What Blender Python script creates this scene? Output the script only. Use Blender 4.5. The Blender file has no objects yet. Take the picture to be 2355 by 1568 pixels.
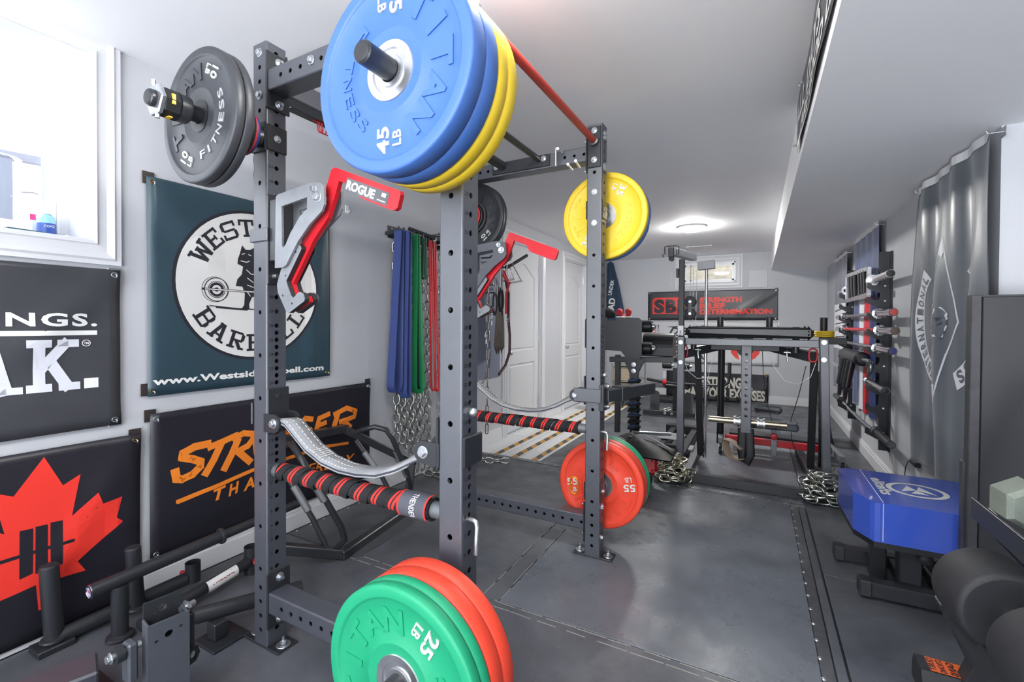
import bpy, bmesh, math, random
from math import sin, cos, pi, radians, sqrt, atan2
from mathutils import Vector, Matrix
random.seed(7)
SC = bpy.context.scene
COL = SC.collection
V = Vector

# ------------------------------------------------------------------ camera
cd = bpy.data.cameras.new('camera'); cam = bpy.data.objects.new('camera', cd); COL.objects.link(cam)
_y, _p, _r = radians(28.1782), radians(-0.7472), radians(0.3051)
_fw = V((-sin(_y)*cos(_p), cos(_y)*cos(_p), sin(_p))); _rt = V((cos(_y), sin(_y), 0)); _up = _rt.cross(_fw)
_rt2 = _rt*cos(_r)+_up*sin(_r); _up2 = -_rt*sin(_r)+_up*cos(_r)
_m = Matrix((_rt2, _up2, -_fw)).transposed().to_4x4(); _m.translation = V((0, 0, 1.1567)); cam.matrix_world = _m
cd.sensor_width = 36.0; cd.sensor_fit = 'HORIZONTAL'; cd.lens = 36.0*1051.86/2355
cd.shift_y = -25.65/2355; cd.clip_start = 0.03; cd.clip_end = 200
SC.camera = cam

# ------------------------------------------------------------------ light and exposure
SC.view_settings.view_transform = 'Standard'; SC.view_settings.look = 'None'
SC.view_settings.gamma = 1.0; SC.view_settings.use_curve_mapping = False
SC.view_settings.exposure = 1.12
SC.cycles.use_denoising = True
SC.cycles.max_bounces = 8; SC.cycles.diffuse_bounces = 7; SC.cycles.glossy_bounces = 3
SC.cycles.transparent_max_bounces = 8; SC.cycles.sample_clamp_indirect = 6.0
SC.cycles.caustics_reflective = False; SC.cycles.caustics_refractive = False
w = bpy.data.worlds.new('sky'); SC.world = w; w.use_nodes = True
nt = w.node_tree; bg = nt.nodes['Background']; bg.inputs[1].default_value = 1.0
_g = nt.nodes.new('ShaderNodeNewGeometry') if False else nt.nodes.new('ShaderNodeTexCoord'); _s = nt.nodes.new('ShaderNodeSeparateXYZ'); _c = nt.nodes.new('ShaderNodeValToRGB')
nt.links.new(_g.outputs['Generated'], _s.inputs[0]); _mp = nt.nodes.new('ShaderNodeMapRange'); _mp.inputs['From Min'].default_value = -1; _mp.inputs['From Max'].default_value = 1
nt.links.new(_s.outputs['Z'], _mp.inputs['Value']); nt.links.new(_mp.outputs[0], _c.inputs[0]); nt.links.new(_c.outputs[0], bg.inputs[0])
# lower half made extra bright to light ceiling and soffit, soft overcast sky above
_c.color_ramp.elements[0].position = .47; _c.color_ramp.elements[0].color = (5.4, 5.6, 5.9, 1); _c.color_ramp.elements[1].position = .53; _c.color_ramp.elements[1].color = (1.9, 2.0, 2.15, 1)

def lamp(name, loc, power, size, rot=(0, 0, 0), color=(1, 1, 1), shape='DISK', sy=None):
    l = bpy.data.lights.new(name, 'AREA'); l.energy = power; l.shape = shape; l.size = size
    if sy: l.size_y = sy
    l.color = color
    o = bpy.data.objects.new(name, l); o.location = loc; o.rotation_euler = rot; COL.objects.link(o)
    return o
# ceiling fixtures, last two unseen and added for fill (the discs themselves are built further down)
FIX = [(-0.62, 1.02), (-0.65, 5.40), (-0.30, -1.00), (0.45, -1.95)]
def aim(o, t): o.rotation_euler = (V(t)-o.location).to_track_quat('-Z', 'Y').to_euler()
aim(lamp('window_daylight', (-3.25, 0.20, 2.75), 12, 1.2, color=(.93, .97, 1), shape='RECTANGLE', sy=.7), (-2.2, .3, 1.5))
aim(lamp('window_daylight', (-0.67, 8.35, 2.75), 5, 1.0, color=(.93, .97, 1), shape='RECTANGLE', sy=.5), (-.67, 7.6, 1.8))

# ------------------------------------------------------------------ materials
def lin(c):
    if isinstance(c, str):
        c = c.lstrip('#'); c = [int(c[i:i+2], 16)/255 for i in (0, 2, 4)]
    return tuple(x/12.92 if x <= 0.04045 else ((x+0.055)/1.055)**2.4 for x in c)
MATS = {}
def mat(name, col, rough=0.5, metal=0.0, var=0.0, vscale=8.0, bump=0.0, bscale=60.0, spec=0.5, coat=0.0, emit=None, sheen=0.0):
    if name in MATS: return MATS[name]
    m = bpy.data.materials.new(name); m.use_nodes = True; nt = m.node_tree; b = nt.nodes['Principled BSDF']
    c = lin(col); b.inputs['Base Color'].default_value = (*c, 1); b.inputs['Roughness'].default_value = rough
    b.inputs['Metallic'].default_value = metal; b.inputs['Specular IOR Level'].default_value = spec
    b.inputs['Coat Weight'].default_value = coat; b.inputs['Sheen Weight'].default_value = sheen
    tc = nt.nodes.new('ShaderNodeTexCoord')
    if var > 0:
        n = nt.nodes.new('ShaderNodeTexNoise'); n.inputs['Scale'].default_value = vscale; n.inputs['Detail'].default_value = 6; n.inputs['Roughness'].default_value = 0.65
        nt.links.new(tc.outputs['Object'], n.inputs['Vector'])
        r = nt.nodes.new('ShaderNodeValToRGB'); r.color_ramp.elements[0].position = 0.3; r.color_ramp.elements[1].position = 0.72
        r.color_ramp.elements[0].color = (*[max(0, x*(1-var)) for x in c], 1); r.color_ramp.elements[1].color = (*[min(1, x*(1+var)) for x in c], 1)
        nt.links.new(n.outputs['Fac'], r.inputs['Fac']); nt.links.new(r.outputs['Color'], b.inputs['Base Color'])
    if bump > 0:
        n2 = nt.nodes.new('ShaderNodeTexNoise'); n2.inputs['Scale'].default_value = bscale; n2.inputs['Detail'].default_value = 3
        nt.links.new(tc.outputs['Object'], n2.inputs['Vector'])
        bp = nt.nodes.new('ShaderNodeBump'); bp.inputs['Strength'].default_value = bump; bp.inputs['Distance'].default_value = 0.002
        nt.links.new(n2.outputs['Fac'], bp.inputs['Height']); nt.links.new(bp.outputs['Normal'], b.inputs['Normal'])
    if emit:
        b.inputs['Emission Color'].default_value = (*lin(col), 1); b.inputs['Emission Strength'].default_value = emit
    MATS[name] = m; return m

M_wall = mat('wall_paint', '#bfc1c6', 0.55, var=0.03, vscale=2.5, bump=0.05, bscale=220)
M_ceil = mat('ceiling_paint', '#f6f6f8', 0.75, var=0.015, vscale=2)
M_trim = mat('trim_paint', '#dadbde', 0.30)
M_door = mat('door_paint', '#d3d4d7', 0.28)
M_blk = mat('powder_coat_black', '#43464e', 0.40, bump=0.10, bscale=900, var=0.10, vscale=14, spec=1.0)
M_blk2 = mat('satin_black_steel', '#2b2d31', 0.33, bump=0.08, bscale=700)
M_dark = mat('dark_steel', '#17181b', 0.45)
M_zinc = mat('zinc_steel', '#c6cace', 0.28, 0.9, var=0.1, vscale=60)
M_chrome = mat('chrome', '#d4d5d8', 0.14, 1.0)
M_brush = mat('brushed_steel', '#dedfe2', 0.32, 1.0, var=0.12, vscale=18)
M_rawst = mat('coated_plate_steel', '#84878c', 0.45, 0.35, var=0.12, vscale=12)
M_brass = mat('brass', '#b08d57', 0.3, 1.0)
M_red = mat('red_gloss_paint', '#c3212b', 0.30, var=0.05)
M_redbar = mat('red_bar_paint', '#b23a34', 0.40, var=0.1, vscale=20)
M_rub = mat('black_rubber', '#26272b', 0.6, bump=0.3, bscale=500, var=0.15, vscale=30)
M_rubsm = mat('smooth_black_rubber', '#1c1d20', 0.42)
M_vinyl = mat('black_vinyl', '#1f2023', 0.36, bump=0.2, bscale=420, var=0.1)
M_white = mat('white_print', '#e6e6e4', 0.5)
M_pltxt = mat('pale_grey_print', '#c9ccc9', 0.5)
M_chain = mat('galvanised_chain', '#b9bbb6', 0.27, 1.0, var=0.2, vscale=50)
M_plas = mat('white_plastic', '#ececec', 0.35)

# ------------------------------------------------------------------ mesh builder
class MB:
    def __init__(s): s.v = []; s.f = []; s.mi = []; s.sm = []; s.mats = []; s.T = Matrix.Identity(4)
    def mat(s, m):
        if m not in s.mats: s.mats.append(m)
        return s.mats.index(m)
    def add(s, vs, fs, m, smooth=False):
        b = len(s.v); T = s.T
        s.v += [tuple(T @ V(p)) for p in vs]; i = s.mat(m)
        for f in fs: s.f.append(tuple(b+k for k in f)); s.mi.append(i); s.sm.append(smooth)
    def box(s, lo, hi, m, c=0.0):
        x0, y0, z0 = lo; x1, y1, z1 = hi
        if c <= 0:
            vs = [(x, y, z) for z in (z0, z1) for y in (y0, y1) for x in (x0, x1)]
            s.add(vs, [(0, 2, 3, 1), (4, 5, 7, 6), (0, 1, 5, 4), (1, 3, 7, 5), (3, 2, 6, 7), (2, 0, 4, 6)], m); return
        c = min(c, (x1-x0)*.49, (y1-y0)*.49, (z1-z0)*.49)
        vs = []; idx = {}
        for a, xs in enumerate((x0, x1)):
            for b, ys in enumerate((y0, y1)):
                for d, zs in enumerate((z0, z1)):
                    sx, sy, sz = (1, -1)[a], (1, -1)[b], (1, -1)[d]
                    idx[a, b, d, 0] = len(vs); vs.append((xs, ys+sy*c, zs+sz*c))
                    idx[a, b, d, 1] = len(vs); vs.append((xs+sx*c, ys, zs+sz*c))
                    idx[a, b, d, 2] = len(vs); vs.append((xs+sx*c, ys+sy*c, zs))
        I = lambda a, b, d, k: idx[a, b, d, k]
        fs = []
        for a in (0, 1):
            q = [I(a, 0, 0, 0), I(a, 1, 0, 0), I(a, 1, 1, 0), I(a, 0, 1, 0)]; fs.append(q if a else q[::-1])
            q = [I(0, a, 0, 1), I(0, a, 1, 1), I(1, a, 1, 1), I(1, a, 0, 1)]; fs.append(q if a else q[::-1])
            q = [I(0, 0, a, 2), I(1, 0, a, 2), I(1, 1, a, 2), I(0, 1, a, 2)]; fs.append(q if a else q[::-1])
        for a in (0, 1):
            for b in (0, 1):
                fs.append([I(a, b, 0, 0), I(a, b, 1, 0), I(a, b, 1, 1), I(a, b, 0, 1)][::(1 if a == b else -1)])
                fs.append([I(a, 0, b, 0), I(a, 0, b, 2), I(a, 1, b, 2), I(a, 1, b, 0)][::(1 if a == b else -1)])
                fs.append([I(0, a, b, 1), I(1, a, b, 1), I(1, a, b, 2), I(0, a, b, 2)][::(1 if a == b else -1)])
                for d in (0, 1):
                    fs.append([I(a, b, d, 0), I(a, b, d, 1), I(a, b, d, 2)][::(1 if (a+b+d) % 2 else -1)])
        s.add(vs, fs, m)
    def frame(s, p0, p1, up=(0, 0, 1), roll=0.0):
        p0 = V(p0); p1 = V(p1); z = (p1-p0).normalized(); u = V(up)
        if abs(z.dot(u)) > 0.98: u = V((0, 1, 0)) if abs(z.y) < .9 else V((1, 0, 0))
        x = u.cross(z).normalized(); y = z.cross(x)
        M = Matrix((x, y, z)).transposed().to_4x4(); M.translation = p0
        return M @ Matrix.Rotation(roll, 4, 'Z'), (p1-p0).length
    def bar(s, p0, p1, wx, wy, m, c=0.003, up=(0, 0, 1), roll=0.0):
        """square section bar from p0 to p1; wy is the size along up"""
        F, L = s.frame(p0, p1, up, roll); T = s.T; s.T = T @ F
        s.box((-wx/2, -wy/2, 0), (wx/2, wy/2, L), m, c); s.T = T
    def cyl(s, p0, p1, r0, m, r1=None, n=24, caps=True, ch=0.0, smooth=True):
        r1 = r0 if r1 is None else r1
        F, L = s.frame(p0, p1); T = s.T; s.T = T @ F
        prof = [(r0, 0), (r1, L)] if ch <= 0 else [(r0-ch, 0), (r0, ch), (r1, L-ch), (r1-ch, L)]
        s.rev(prof, m, n, caps, smooth); s.T = T
    def rev(s, prof, m, n=32, caps=True, smooth=True, sharp=True):
        """revolve (r,z) profile about local Z; every profile segment has its own verts when sharp"""
        cs = [(cos(2*pi*i/n), sin(2*pi*i/n)) for i in range(n)]
        segs = [[a, b] for a, b in zip(prof, prof[1:])] if sharp else [list(prof)]
        for seg in segs:
            vs = [(r*c_, r*s_, z) for r, z in seg for c_, s_ in cs]
            fs = [(k*n+i, k*n+(i+1) % n, (k+1)*n+(i+1) % n, (k+1)*n+i) for k in range(len(seg)-1) for i in range(n)]
            s.add(vs, fs, m, smooth)
        if caps:
            for (r, z), fl in ((prof[0], True), (prof[-1], False)):
                if r > 1e-6:
                    vs = [(r*c_, r*s_, z) for c_, s_ in cs]; f = tuple(range(n)); s.add(vs, [f[::-1] if fl else f], m)
    def axis(s, p0, d, prof, m, n=32, caps=True, smooth=True, sharp=True):
        F, L = s.frame(p0, V(p0)+V(d)); T = s.T; s.T = T @ F; s.rev(prof, m, n, caps, smooth, sharp); s.T = T
    def tube(s, path, r, m, n=12, closed=False, caps=True, flat=None):
        """round tube along a path; flat=(a,b) gives an elliptical section"""
        P = [V(p) for p in path]; N = len(P)
        def tan(i):
            a = P[(i-1) % N] if closed or i > 0 else P[i]; b = P[(i+1) % N] if closed or i < N-1 else P[i]
            return (b-a).normalized()
        t = tan(0); u = V((0, 0, 1)) if abs(t.z) < .9 else V((1, 0, 0)); x = u.cross(t).normalized()
        vs = []
        for i in range(N):
            t = tan(i); x = (x - t*x.dot(t)); x = x.normalized() if x.length > 1e-6 else V((1, 0, 0)); y = t.cross(x)
            ra, rb = flat if flat else (r, r)
            if callable(r): ra = rb = r(i/(N-1))
            for k in range(n):
                a = 2*pi*k/n; vs.append(tuple(P[i]+x*cos(a)*ra+y*sin(a)*rb))
        fs = []
        for i in range(N if closed else N-1):
            j = (i+1) % N
            for k in range(n): fs.append((i*n+k, i*n+(k+1) % n, j*n+(k+1) % n, j*n+k))
        s.add(vs, fs, m, True)
        if caps and not closed:
            s.add(vs[:n], [tuple(range(n))[::-1]], m); s.add(vs[-n:], [tuple(range(n))], m)
    def prism(s, poly, axis, a0, a1, m, hole=None, bev=0.0):
        """extrude a 2D polygon; axis 'y' maps (u,v)->(u,a,v), 'x'->(a,u,v), 'z'->(u,v,a). hole = one inner polygon"""
        mp = {'y': lambda u, v, a: (u, a, v), 'x': lambda u, v, a: (a, u, v), 'z': lambda u, v, a: (u, v, a)}[axis]
        bm = bmesh.new()
        def loop(pl): return [bm.verts.new(mp(u, v, a0)) for u, v in pl]
        L = loop(poly); es = [bm.edges.new((L[i], L[(i+1) % len(L)])) for i in range(len(L))]
        hs = hole if hole else []
        if hs and not isinstance(hs[0][0], (tuple, list)): hs = [hs]
        for h in hs:
            H = loop(h); es += [bm.edges.new((H[i], H[(i+1) % len(H)])) for i in range(len(H))]
        bmesh.ops.triangle_fill(bm, use_beauty=True, use_dissolve=False, edges=es)
        bm.verts.index_update()
        vs0 = [tuple(v.co) for v in bm.verts]; fs0 = [tuple(v.index for v in f.verts) for f in bm.faces]; bm.free()
        k = {'x': 0, 'y': 1, 'z': 2}[axis]; n = len(vs0)
        vs1 = [tuple(a1 if i == k else c_ for i, c_ in enumerate(p)) for p in vs0]
        s.add(vs0, fs0, m); s.add(vs1, [f[::-1] for f in fs0], m)
        for pl in [poly]+hs:
            q = [mp(u, v, a0) for u, v in pl]+[mp(u, v, a1) for u, v in pl]; N = len(pl)
            s.add(q, [(i, (i+1) % N, N+(i+1) % N, N+i) for i in range(N)], m)
    def bolt(s, p, d, r=0.011, m=None, wash=True, h=None):
        m = m or M_zinc; d = V(d).normalized(); p = V(p); h = h or r*0.75
        if wash: s.axis(p, d, [(r*1.45, 0), (r*1.45, 0.0015), (r*1.35, 0.0022), (0.0001, 0.0022)], m, 20, caps=False, smooth=False)
        F, L = s.frame(p+d*0.002, p+d*(0.002+h)); T = s.T; s.T = T @ F
        s.rev([(r, 0), (r, h*0.85), (r*0.85, h)], m, 6, True, False); s.T = T
    def build(s, name, parent=None, loc=(0, 0, 0), rot=(0, 0, 0), bev=0.0, **props):
        me = bpy.data.meshes.new(name); me.from_pydata(s.v, [], s.f)
        for m in s.mats: me.materials.append(m)
        me.polygons.foreach_set('material_index', s.mi); me.polygons.foreach_set('use_smooth', s.sm); me.update()
        bm = bmesh.new(); bm.from_mesh(me); bmesh.ops.recalc_face_normals(bm, faces=bm.faces) if s.fixn else None
        if s.fixn: bm.to_mesh(me)
        bm.free()
        o = bpy.data.objects.new(name, me); o.location = loc; o.rotation_euler = rot; COL.objects.link(o)
        if parent is not None: o.parent = parent
        if bev > 0:
            b = o.modifiers.new('bevel', 'BEVEL'); b.width = bev; b.segments = 2; b.limit_method = 'ANGLE'; b.angle_limit = radians(40)
        for k, v in props.items(): o[k] = v
        return o
    fixn = False

def root(name, label, cat, loc=(0, 0, 0), rz=0.0, group=None):
    o = bpy.data.objects.new(name, None); COL.objects.link(o); o.location = loc; o.rotation_euler = (0, 0, rz)
    o.empty_display_size = 0.05
    return tag(o, label, cat, group)
def tag(o, label, cat, group=None, kind=None):
    o['label'] = label; o['category'] = cat
    if group: o['group'] = group
    if kind: o['kind'] = kind
    return o
def struct(o): o['kind'] = 'structure'; return o
def copy_tree(o, parent=None, loc=None, rot=None, label=None):
    c = o.copy(); COL.objects.link(c)
    if parent is not None: c.parent = parent
    if loc is not None: c.location = loc
    if rot is not None: c.rotation_euler = rot
    if label: c['label'] = label
    for ch in [x for x in bpy.data.objects if x.parent == o]: copy_tree(ch, c)
    return c

# ------------------------------------------------------------------ lettering
_TX = {}
def glyphs(txt, bold=0.0, shear=0.0, sp=1.0):
    """triangles of a text line, cap height 1, baseline at 0, starts at x=0 -> (verts2d, faces, width)"""
    k = (txt, bold, shear, sp)
    if k in _TX: return _TX[k]
    cu = bpy.data.curves.new('t', 'FONT'); cu.body = txt; cu.size = 1.0; cu.offset = bold; cu.shear = shear; cu.space_character = sp
    cu.fill_mode = 'FRONT'; cu.resolution_u = 3
    ob = bpy.data.objects.new('t', cu); me = bpy.data.meshes.new_from_object(ob)
    s = 1/0.729
    vs = [(v.co.x*s, v.co.y*s) for v in me.vertices]; fs = [tuple(p.vertices) for p in me.polygons]
    bpy.data.objects.remove(ob); bpy.data.curves.remove(cu); bpy.data.meshes.remove(me)
    if vs:
        x0 = min(v[0] for v in vs); vs = [(x-x0, y) for x, y in vs]; wd = max(v[0] for v in vs)
    else: wd = 0.4
    _TX[k] = (vs, fs, wd); return _TX[k]
def put_text(mb, txt, m, F, h, wid=None, depth=0.0, bold=0.0, shear=0.0, center=True, sp=1.0):
    """F: 4x4 frame, text in its XY plane, +Z out. wid: total width to fit"""
    vs, fs, wd = glyphs(txt, bold, shear, sp)
    sx = (wid/wd) if wid else h
    ox = -wd*sx/2 if center else 0.0
    T = mb.T; mb.T = T @ F
    top = [(x*sx+ox, y*h, depth) for x, y in vs]; mb.add(top, fs, m)
    if depth > 0:
        cnt = {}
        for f in fs:
            for a, b in zip(f, f[1:]+f[:1]): cnt[(a, b)] = cnt.get((a, b), 0)+1
        ed = [e for e in cnt if (e[1], e[0]) not in cnt]
        n = len(vs); allv = [(x*sx+ox, y*h, 0) for x, y in vs]+top
        mb.add(allv, [(a, b, n+b, n+a) for a, b in ed], m)
    mb.T = T
def text_frame(p, xdir, ydir):
    x = V(xdir).normalized(); y = V(ydir).normalized(); z = x.cross(y)
    M = Matrix((x, y, z)).transposed().to_4x4(); M.translation = V(p); return M

# rack frame: local x,y,z -> world (the rack stands half a degree off the walls)
RR = radians(-0.506)
def RK(x, y, z=0.0): return (-0.76+cos(RR)*x-sin(RR)*y, 1.0+sin(RR)*x+cos(RR)*y, z)
WL, WR, HC, HS, XS, YF = -2.281, 0.859, 2.243, 1.9645, 0.176, 7.716
# ================================================================== ROOM
def rect_wall(mb, m, axis, a, u0, u1, z0, z1, holes, th, sgn):
    """wall slab in plane axis=a, thickness th going to sgn side; rectangular holes (u0,u1,z0,z1)"""
    us = sorted({u0, u1, *[h[0] for h in holes], *[h[1] for h in holes]}); zs = sorted({z0, z1, *[h[2] for h in holes], *[h[3] for h in holes]})
    for ua, ub in zip(us, us[1:]):
        for za, zb in zip(zs, zs[1:]):
            cu, cz = (ua+ub)/2, (za+zb)/2
            if any(h[0] < cu < h[1] and h[2] < cz < h[3] for h in holes): continue
            if axis == 'x': mb.box((min(a, a+sgn*th), ua, za), (max(a, a+sgn*th), ub, zb), m)
            else: mb.box((ua, min(a, a+sgn*th), za), (ub, max(a, a+sgn*th), zb), m)
Y0 = -2.6
W1 = (-0.45, 0.796, 1.471, 2.188)      # left window opening: y0,y1,z0,z1
D1 = (4.135, 4.995, 0.0, 2.035); D2 = (5.725, 6.56, 0.0, 2.035)
mb = MB(); rect_wall(mb, M_wall, 'x', WL, Y0, YF+.12, 0, HC, [W1, D1, D2], 0.30, -1); struct(mb.build('wall_left'))
mb = MB(); rect_wall(mb, M_wall, 'y', YF, WL, WR+.2, 0, HC, [(-1.072, -0.29, 1.814, 2.14)], 0.22, 1); struct(mb.build('wall_back'))
mb = MB(); mb.box((WR, 2.681, 0), (WR+.2, YF, HS+.02), M_wall); mb.box((WR, 2.56, 0), (WR+1.0, 2.68, HS+.02), M_wall)
struct(mb.build('wall_right'))
mb = MB(); mb.box((WR+.95, Y0, 0), (WR+1.1, 2.68, HS+.02), M_wall); struct(mb.build('wall_front_right'))
mb = MB(); mb.box((WL-.3, Y0, HC), (WR+1.1, YF+.2, HC+.12), M_ceil); struct(mb.build('ceiling'))
mb = MB(); mb.box((XS, Y0, HS), (WR+1.1, YF, HC+.01), M_ceil); struct(mb.build('ceiling_soffit'))
M_conc = mat('concrete', '#6d6f73', 0.8, var=0.15, vscale=5)
mb = MB(); mb.box((WL-.3, Y0, -0.12), (WR+1.1, YF+.2, -0.012), M_conc); struct(mb.build('floor'))

def floor_mat(name, c0, c1, rough):
    m = bpy.data.materials.new(name); m.use_nodes = True; nt = m.node_tree; b = nt.nodes['Principled BSDF']
    tc = nt.nodes.new('ShaderNodeTexCoord')
    def noise(sc, det=6, ro=.6, dist=0, vec=None):
        n = nt.nodes.new('ShaderNodeTexNoise'); n.inputs['Scale'].default_value = sc; n.inputs['Detail'].default_value = det
        n.inputs['Roughness'].default_value = ro; n.inputs['Distortion'].default_value = dist
        nt.links.new(vec or tc.outputs['Object'], n.inputs['Vector']); return n
    def ramp(n, p0, c_0, p1, c_1):
        r = nt.nodes.new('ShaderNodeValToRGB'); e = r.color_ramp.elements; e[0].position = p0; e[1].position = p1
        e[0].color = (*c_0, 1); e[1].color = (*c_1, 1); nt.links.new(n.outputs[0], r.inputs['Fac']); return r
    base = ramp(noise(1.6, 8, .7, .4), .32, lin(c0), .70, lin(c1))
    mp = nt.nodes.new('ShaderNodeMapping'); mp.inputs['Scale'].default_value = (3, 14, 1); mp.inputs['Rotation'].default_value = (0, 0, .5)
    nt.links.new(tc.outputs['Object'], mp.inputs['Vector'])
    sc = ramp(noise(7.0, 9, .75, .3, mp.outputs['Vector']), .56, (0, 0, 0), .80, (1, 1, 1))     # chalky drag marks
    sp = ramp(noise(55, 2, .5), .74, (0, 0, 0), .80, (1, 1, 1))                               # specks
    mx = nt.nodes.new('ShaderNodeMix'); mx.data_type = 'RGBA'; mx.inputs['B'].default_value = (*lin('#85888c'), 1)
    ml = nt.nodes.new('ShaderNodeMath'); ml.operation = 'MULTIPLY'; ml.inputs[1].default_value = .28
    nt.links.new(sc.outputs[0], ml.inputs[0]); nt.links.new(ml.outputs[0], mx.inputs['Factor']); nt.links.new(base.outputs[0], mx.inputs['A'])
    mx2 = nt.nodes.new('ShaderNodeMix'); mx2.data_type = 'RGBA'; mx2.inputs['B'].default_value = (*lin('#a5a6a8'), 1)
    ml2 = nt.nodes.new('ShaderNodeMath'); ml2.operation = 'MULTIPLY'; ml2.inputs[1].default_value = .5
    nt.links.new(sp.outputs[0], ml2.inputs[0]); nt.links.new(ml2.outputs[0], mx2.inputs['Factor']); nt.links.new(mx.outputs['Result'], mx2.inputs['A'])
    nt.links.new(mx2.outputs['Result'], b.inputs['Base Color'])
    rr = ramp(noise(5, 6), .35, (rough-.12,)*3, .65, (rough+.12,)*3); nt.links.new(rr.outputs[0], b.inputs['Roughness'])
    bp = nt.nodes.new('ShaderNodeBump'); bp.inputs['Strength'].default_value = .35; bp.inputs['Distance'].default_value = .002
    nt.links.new(noise(160, 3).outputs[0], bp.inputs['Height']); nt.links.new(bp.outputs['Normal'], b.inputs['Normal'])
    MATS[name] = m; return m
M_mat = floor_mat('rubber_floor_mat', '#3f4147', '#62656b', 0.40)
M_mat2 = floor_mat('rubber_floor_mat_painted_sheen', '#50545b', '#6e737b', 0.33)  # lighter copy of the mat, reflected sheen put into the colour
M_alu = mat('aluminium_strip', '#77797d', 0.4, 0.8, var=.2, vscale=30)
def rmat(x0, y0, x1, y1, z, m, label):
    b = MB(); b.box((x0, y0, -0.012), (x1, y1, z), m, 0.002); o = b.build('rubber_mat'); o.location.z = 0
    tag(o, label, 'mat', 'rubber mats covering the floor'); return o
rmat(-2.26, Y0, 0.20, 1.645, 0.0, M_mat, 'black rubber mat nearest the camera under the near posts of the rack')
rmat(-2.26, 1.650, -1.022, 3.44, 0.0, M_mat, 'black rubber mat inside the power rack, reaching the hanging chains')
rmat(-1.018, 1.650, -0.942, 3.44, -.0005, M_mat, 'narrow rubber filler strip between the rack mat and the walkway mat')
rmat(-0.938, 1.650, 0.20, 3.44, 0.0, M_mat2, 'scuffed rubber mat of the walkway between rack and blue bench, lighter from painted-in sheen, riveted edge')
rmat(0.285, Y0, WR+.94, 2.55, 0.0, M_mat, 'black rubber mat under the dumbbell rack on the right')
rmat(0.285, 2.553, WR-.02, 4.40, 0.0, M_mat, 'black rubber mat under the blue padded bench')
rmat(-1.60, 3.50, -0.615, YF-.02, 0.0, M_mat, 'black rubber mat beside the striped tile path, under the sit-up machine')
rmat(-0.612, 3.50, 0.282, 5.30, 0.0, M_mat2, 'rubber mat, lighter from painted-in sheen, inside the frame of the reverse hyper machine')
rmat(-0.612, 5.303, WR-.02, YF-.02, 0.0, M_mat, 'black rubber mat along the back wall under the quote banner')
rmat(0.285, 4.403, WR-.02, 5.30, 0.0, M_mat, 'black rubber mat by the right wall below the bar holder')
# riveted joint strips
b = MB()
b.box((-2.26, 3.443, -0.01), (0.205, 3.497, 0.002), M_alu)
for i in range(26): b.axis((-2.2+i*.095, 3.452, 0.002), (0, 0, 1), [(0.008, 0), (0.005, 0.003), (0.0001, 0.004)], M_zinc, 8, False)
tag(b.build('joint_strip'), 'long riveted joint strip crossing the floor at the far end of the walkway mat', 'strip', 'joint strips')
b = MB(); b.box((0.201, 1.60, -0.01), (0.240, 3.44, 0.0015), M_alu)
b.box((0.240, Y0, -0.01), (0.284, 3.44, -0.006), M_dark); b.box((0.246, Y0, -0.008), (0.276, 3.44, -0.0008), M_mat)
for i in range(24): b.axis((0.206, 0.95+i*.105, 0.0015), (0, 0, 1), [(0.009, 0), (0.006, 0.003), (0.0001, 0.004)], M_zinc, 8, False)
tag(b.build('joint_strip'), 'riveted joint strip with a dark gap along the right edge of the walkway mat', 'strip', 'joint strips')
b = MB(); b.box((-0.57, 3.56, 0.0), (-0.49, 5.28, 0.0022), mat('grey_tape', '#6f7276', .5, var=.1))
tag(b.build('joint_strip'), 'pale flat joint strip on the floor inside the reverse hyper machine', 'strip', 'joint strips')
b = MB()
for x0, y0, x1, y1 in ((-1.95, 1.640, .15, 1.640), (-1.95, 1.600, .1, 1.612), (-1.020, 1.66, -1.020, 3.4), (-0.940, 1.66, -0.940, 3.4)):
    dx, dy = x1-x0, y1-y0; L = sqrt(dx*dx+dy*dy); k = int(L/.12)
    for i in range(k):
        t0, t1 = i/k, (i+random.uniform(.6, 1.0))/k; j = random.uniform(-.003, .003)
        b.bar((x0+dx*t0+j, y0+dy*t0+j, .0004), (x0+dx*t1+j, y0+dy*t1-j, .0004), .004, .0012, mat('chalk_line', '#8f8f8a', .9), 0)
tag(b.build('tape_marking'), 'thin worn pale marking lines on the mat inside the power rack', 'marking', kind='stuff')

# tiled path
tm = bpy.data.materials.new('white_floor_tile'); tm.use_nodes = True; nt = tm.node_tree; bs = nt.nodes['Principled BSDF']
tc = nt.nodes.new('ShaderNodeTexCoord'); mp = nt.nodes.new('ShaderNodeMapping'); mp.inputs['Rotation'].default_value = (0, 0, pi/2)
br = nt.nodes.new('ShaderNodeTexBrick'); br.inputs['Scale'].default_value = 1; br.inputs['Brick Width'].default_value = .6; br.inputs['Row Height'].default_value = .15
br.inputs['Mortar Size'].default_value = .0025; br.inputs['Color1'].default_value = (*lin('#dcdcdc'), 1); br.inputs['Color2'].default_value = (*lin('#d2d3d5'), 1); br.inputs['Mortar'].default_value = (*lin('#8a8a8a'), 1)
nt.links.new(tc.outputs['Object'], mp.inputs[0]); nt.links.new(mp.outputs[0], br.inputs['Vector']); nt.links.new(br.outputs['Color'], bs.inputs['Base Color']); bs.inputs['Roughness'].default_value = .3
b = MB(); b.box((WL, 3.50, -0.012), (-1.603, YF, -0.001), tm); struct(b.build('floor'))
hm = bpy.data.materials.new('striped_tape'); hm.use_nodes = True; nt = hm.node_tree; bs = nt.nodes['Principled BSDF']
tc = nt.nodes.new('ShaderNodeTexCoord'); wv = nt.nodes.new('ShaderNodeTexWave'); wv.bands_direction = 'DIAGONAL'; wv.inputs['Scale'].default_value = 3.2
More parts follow.
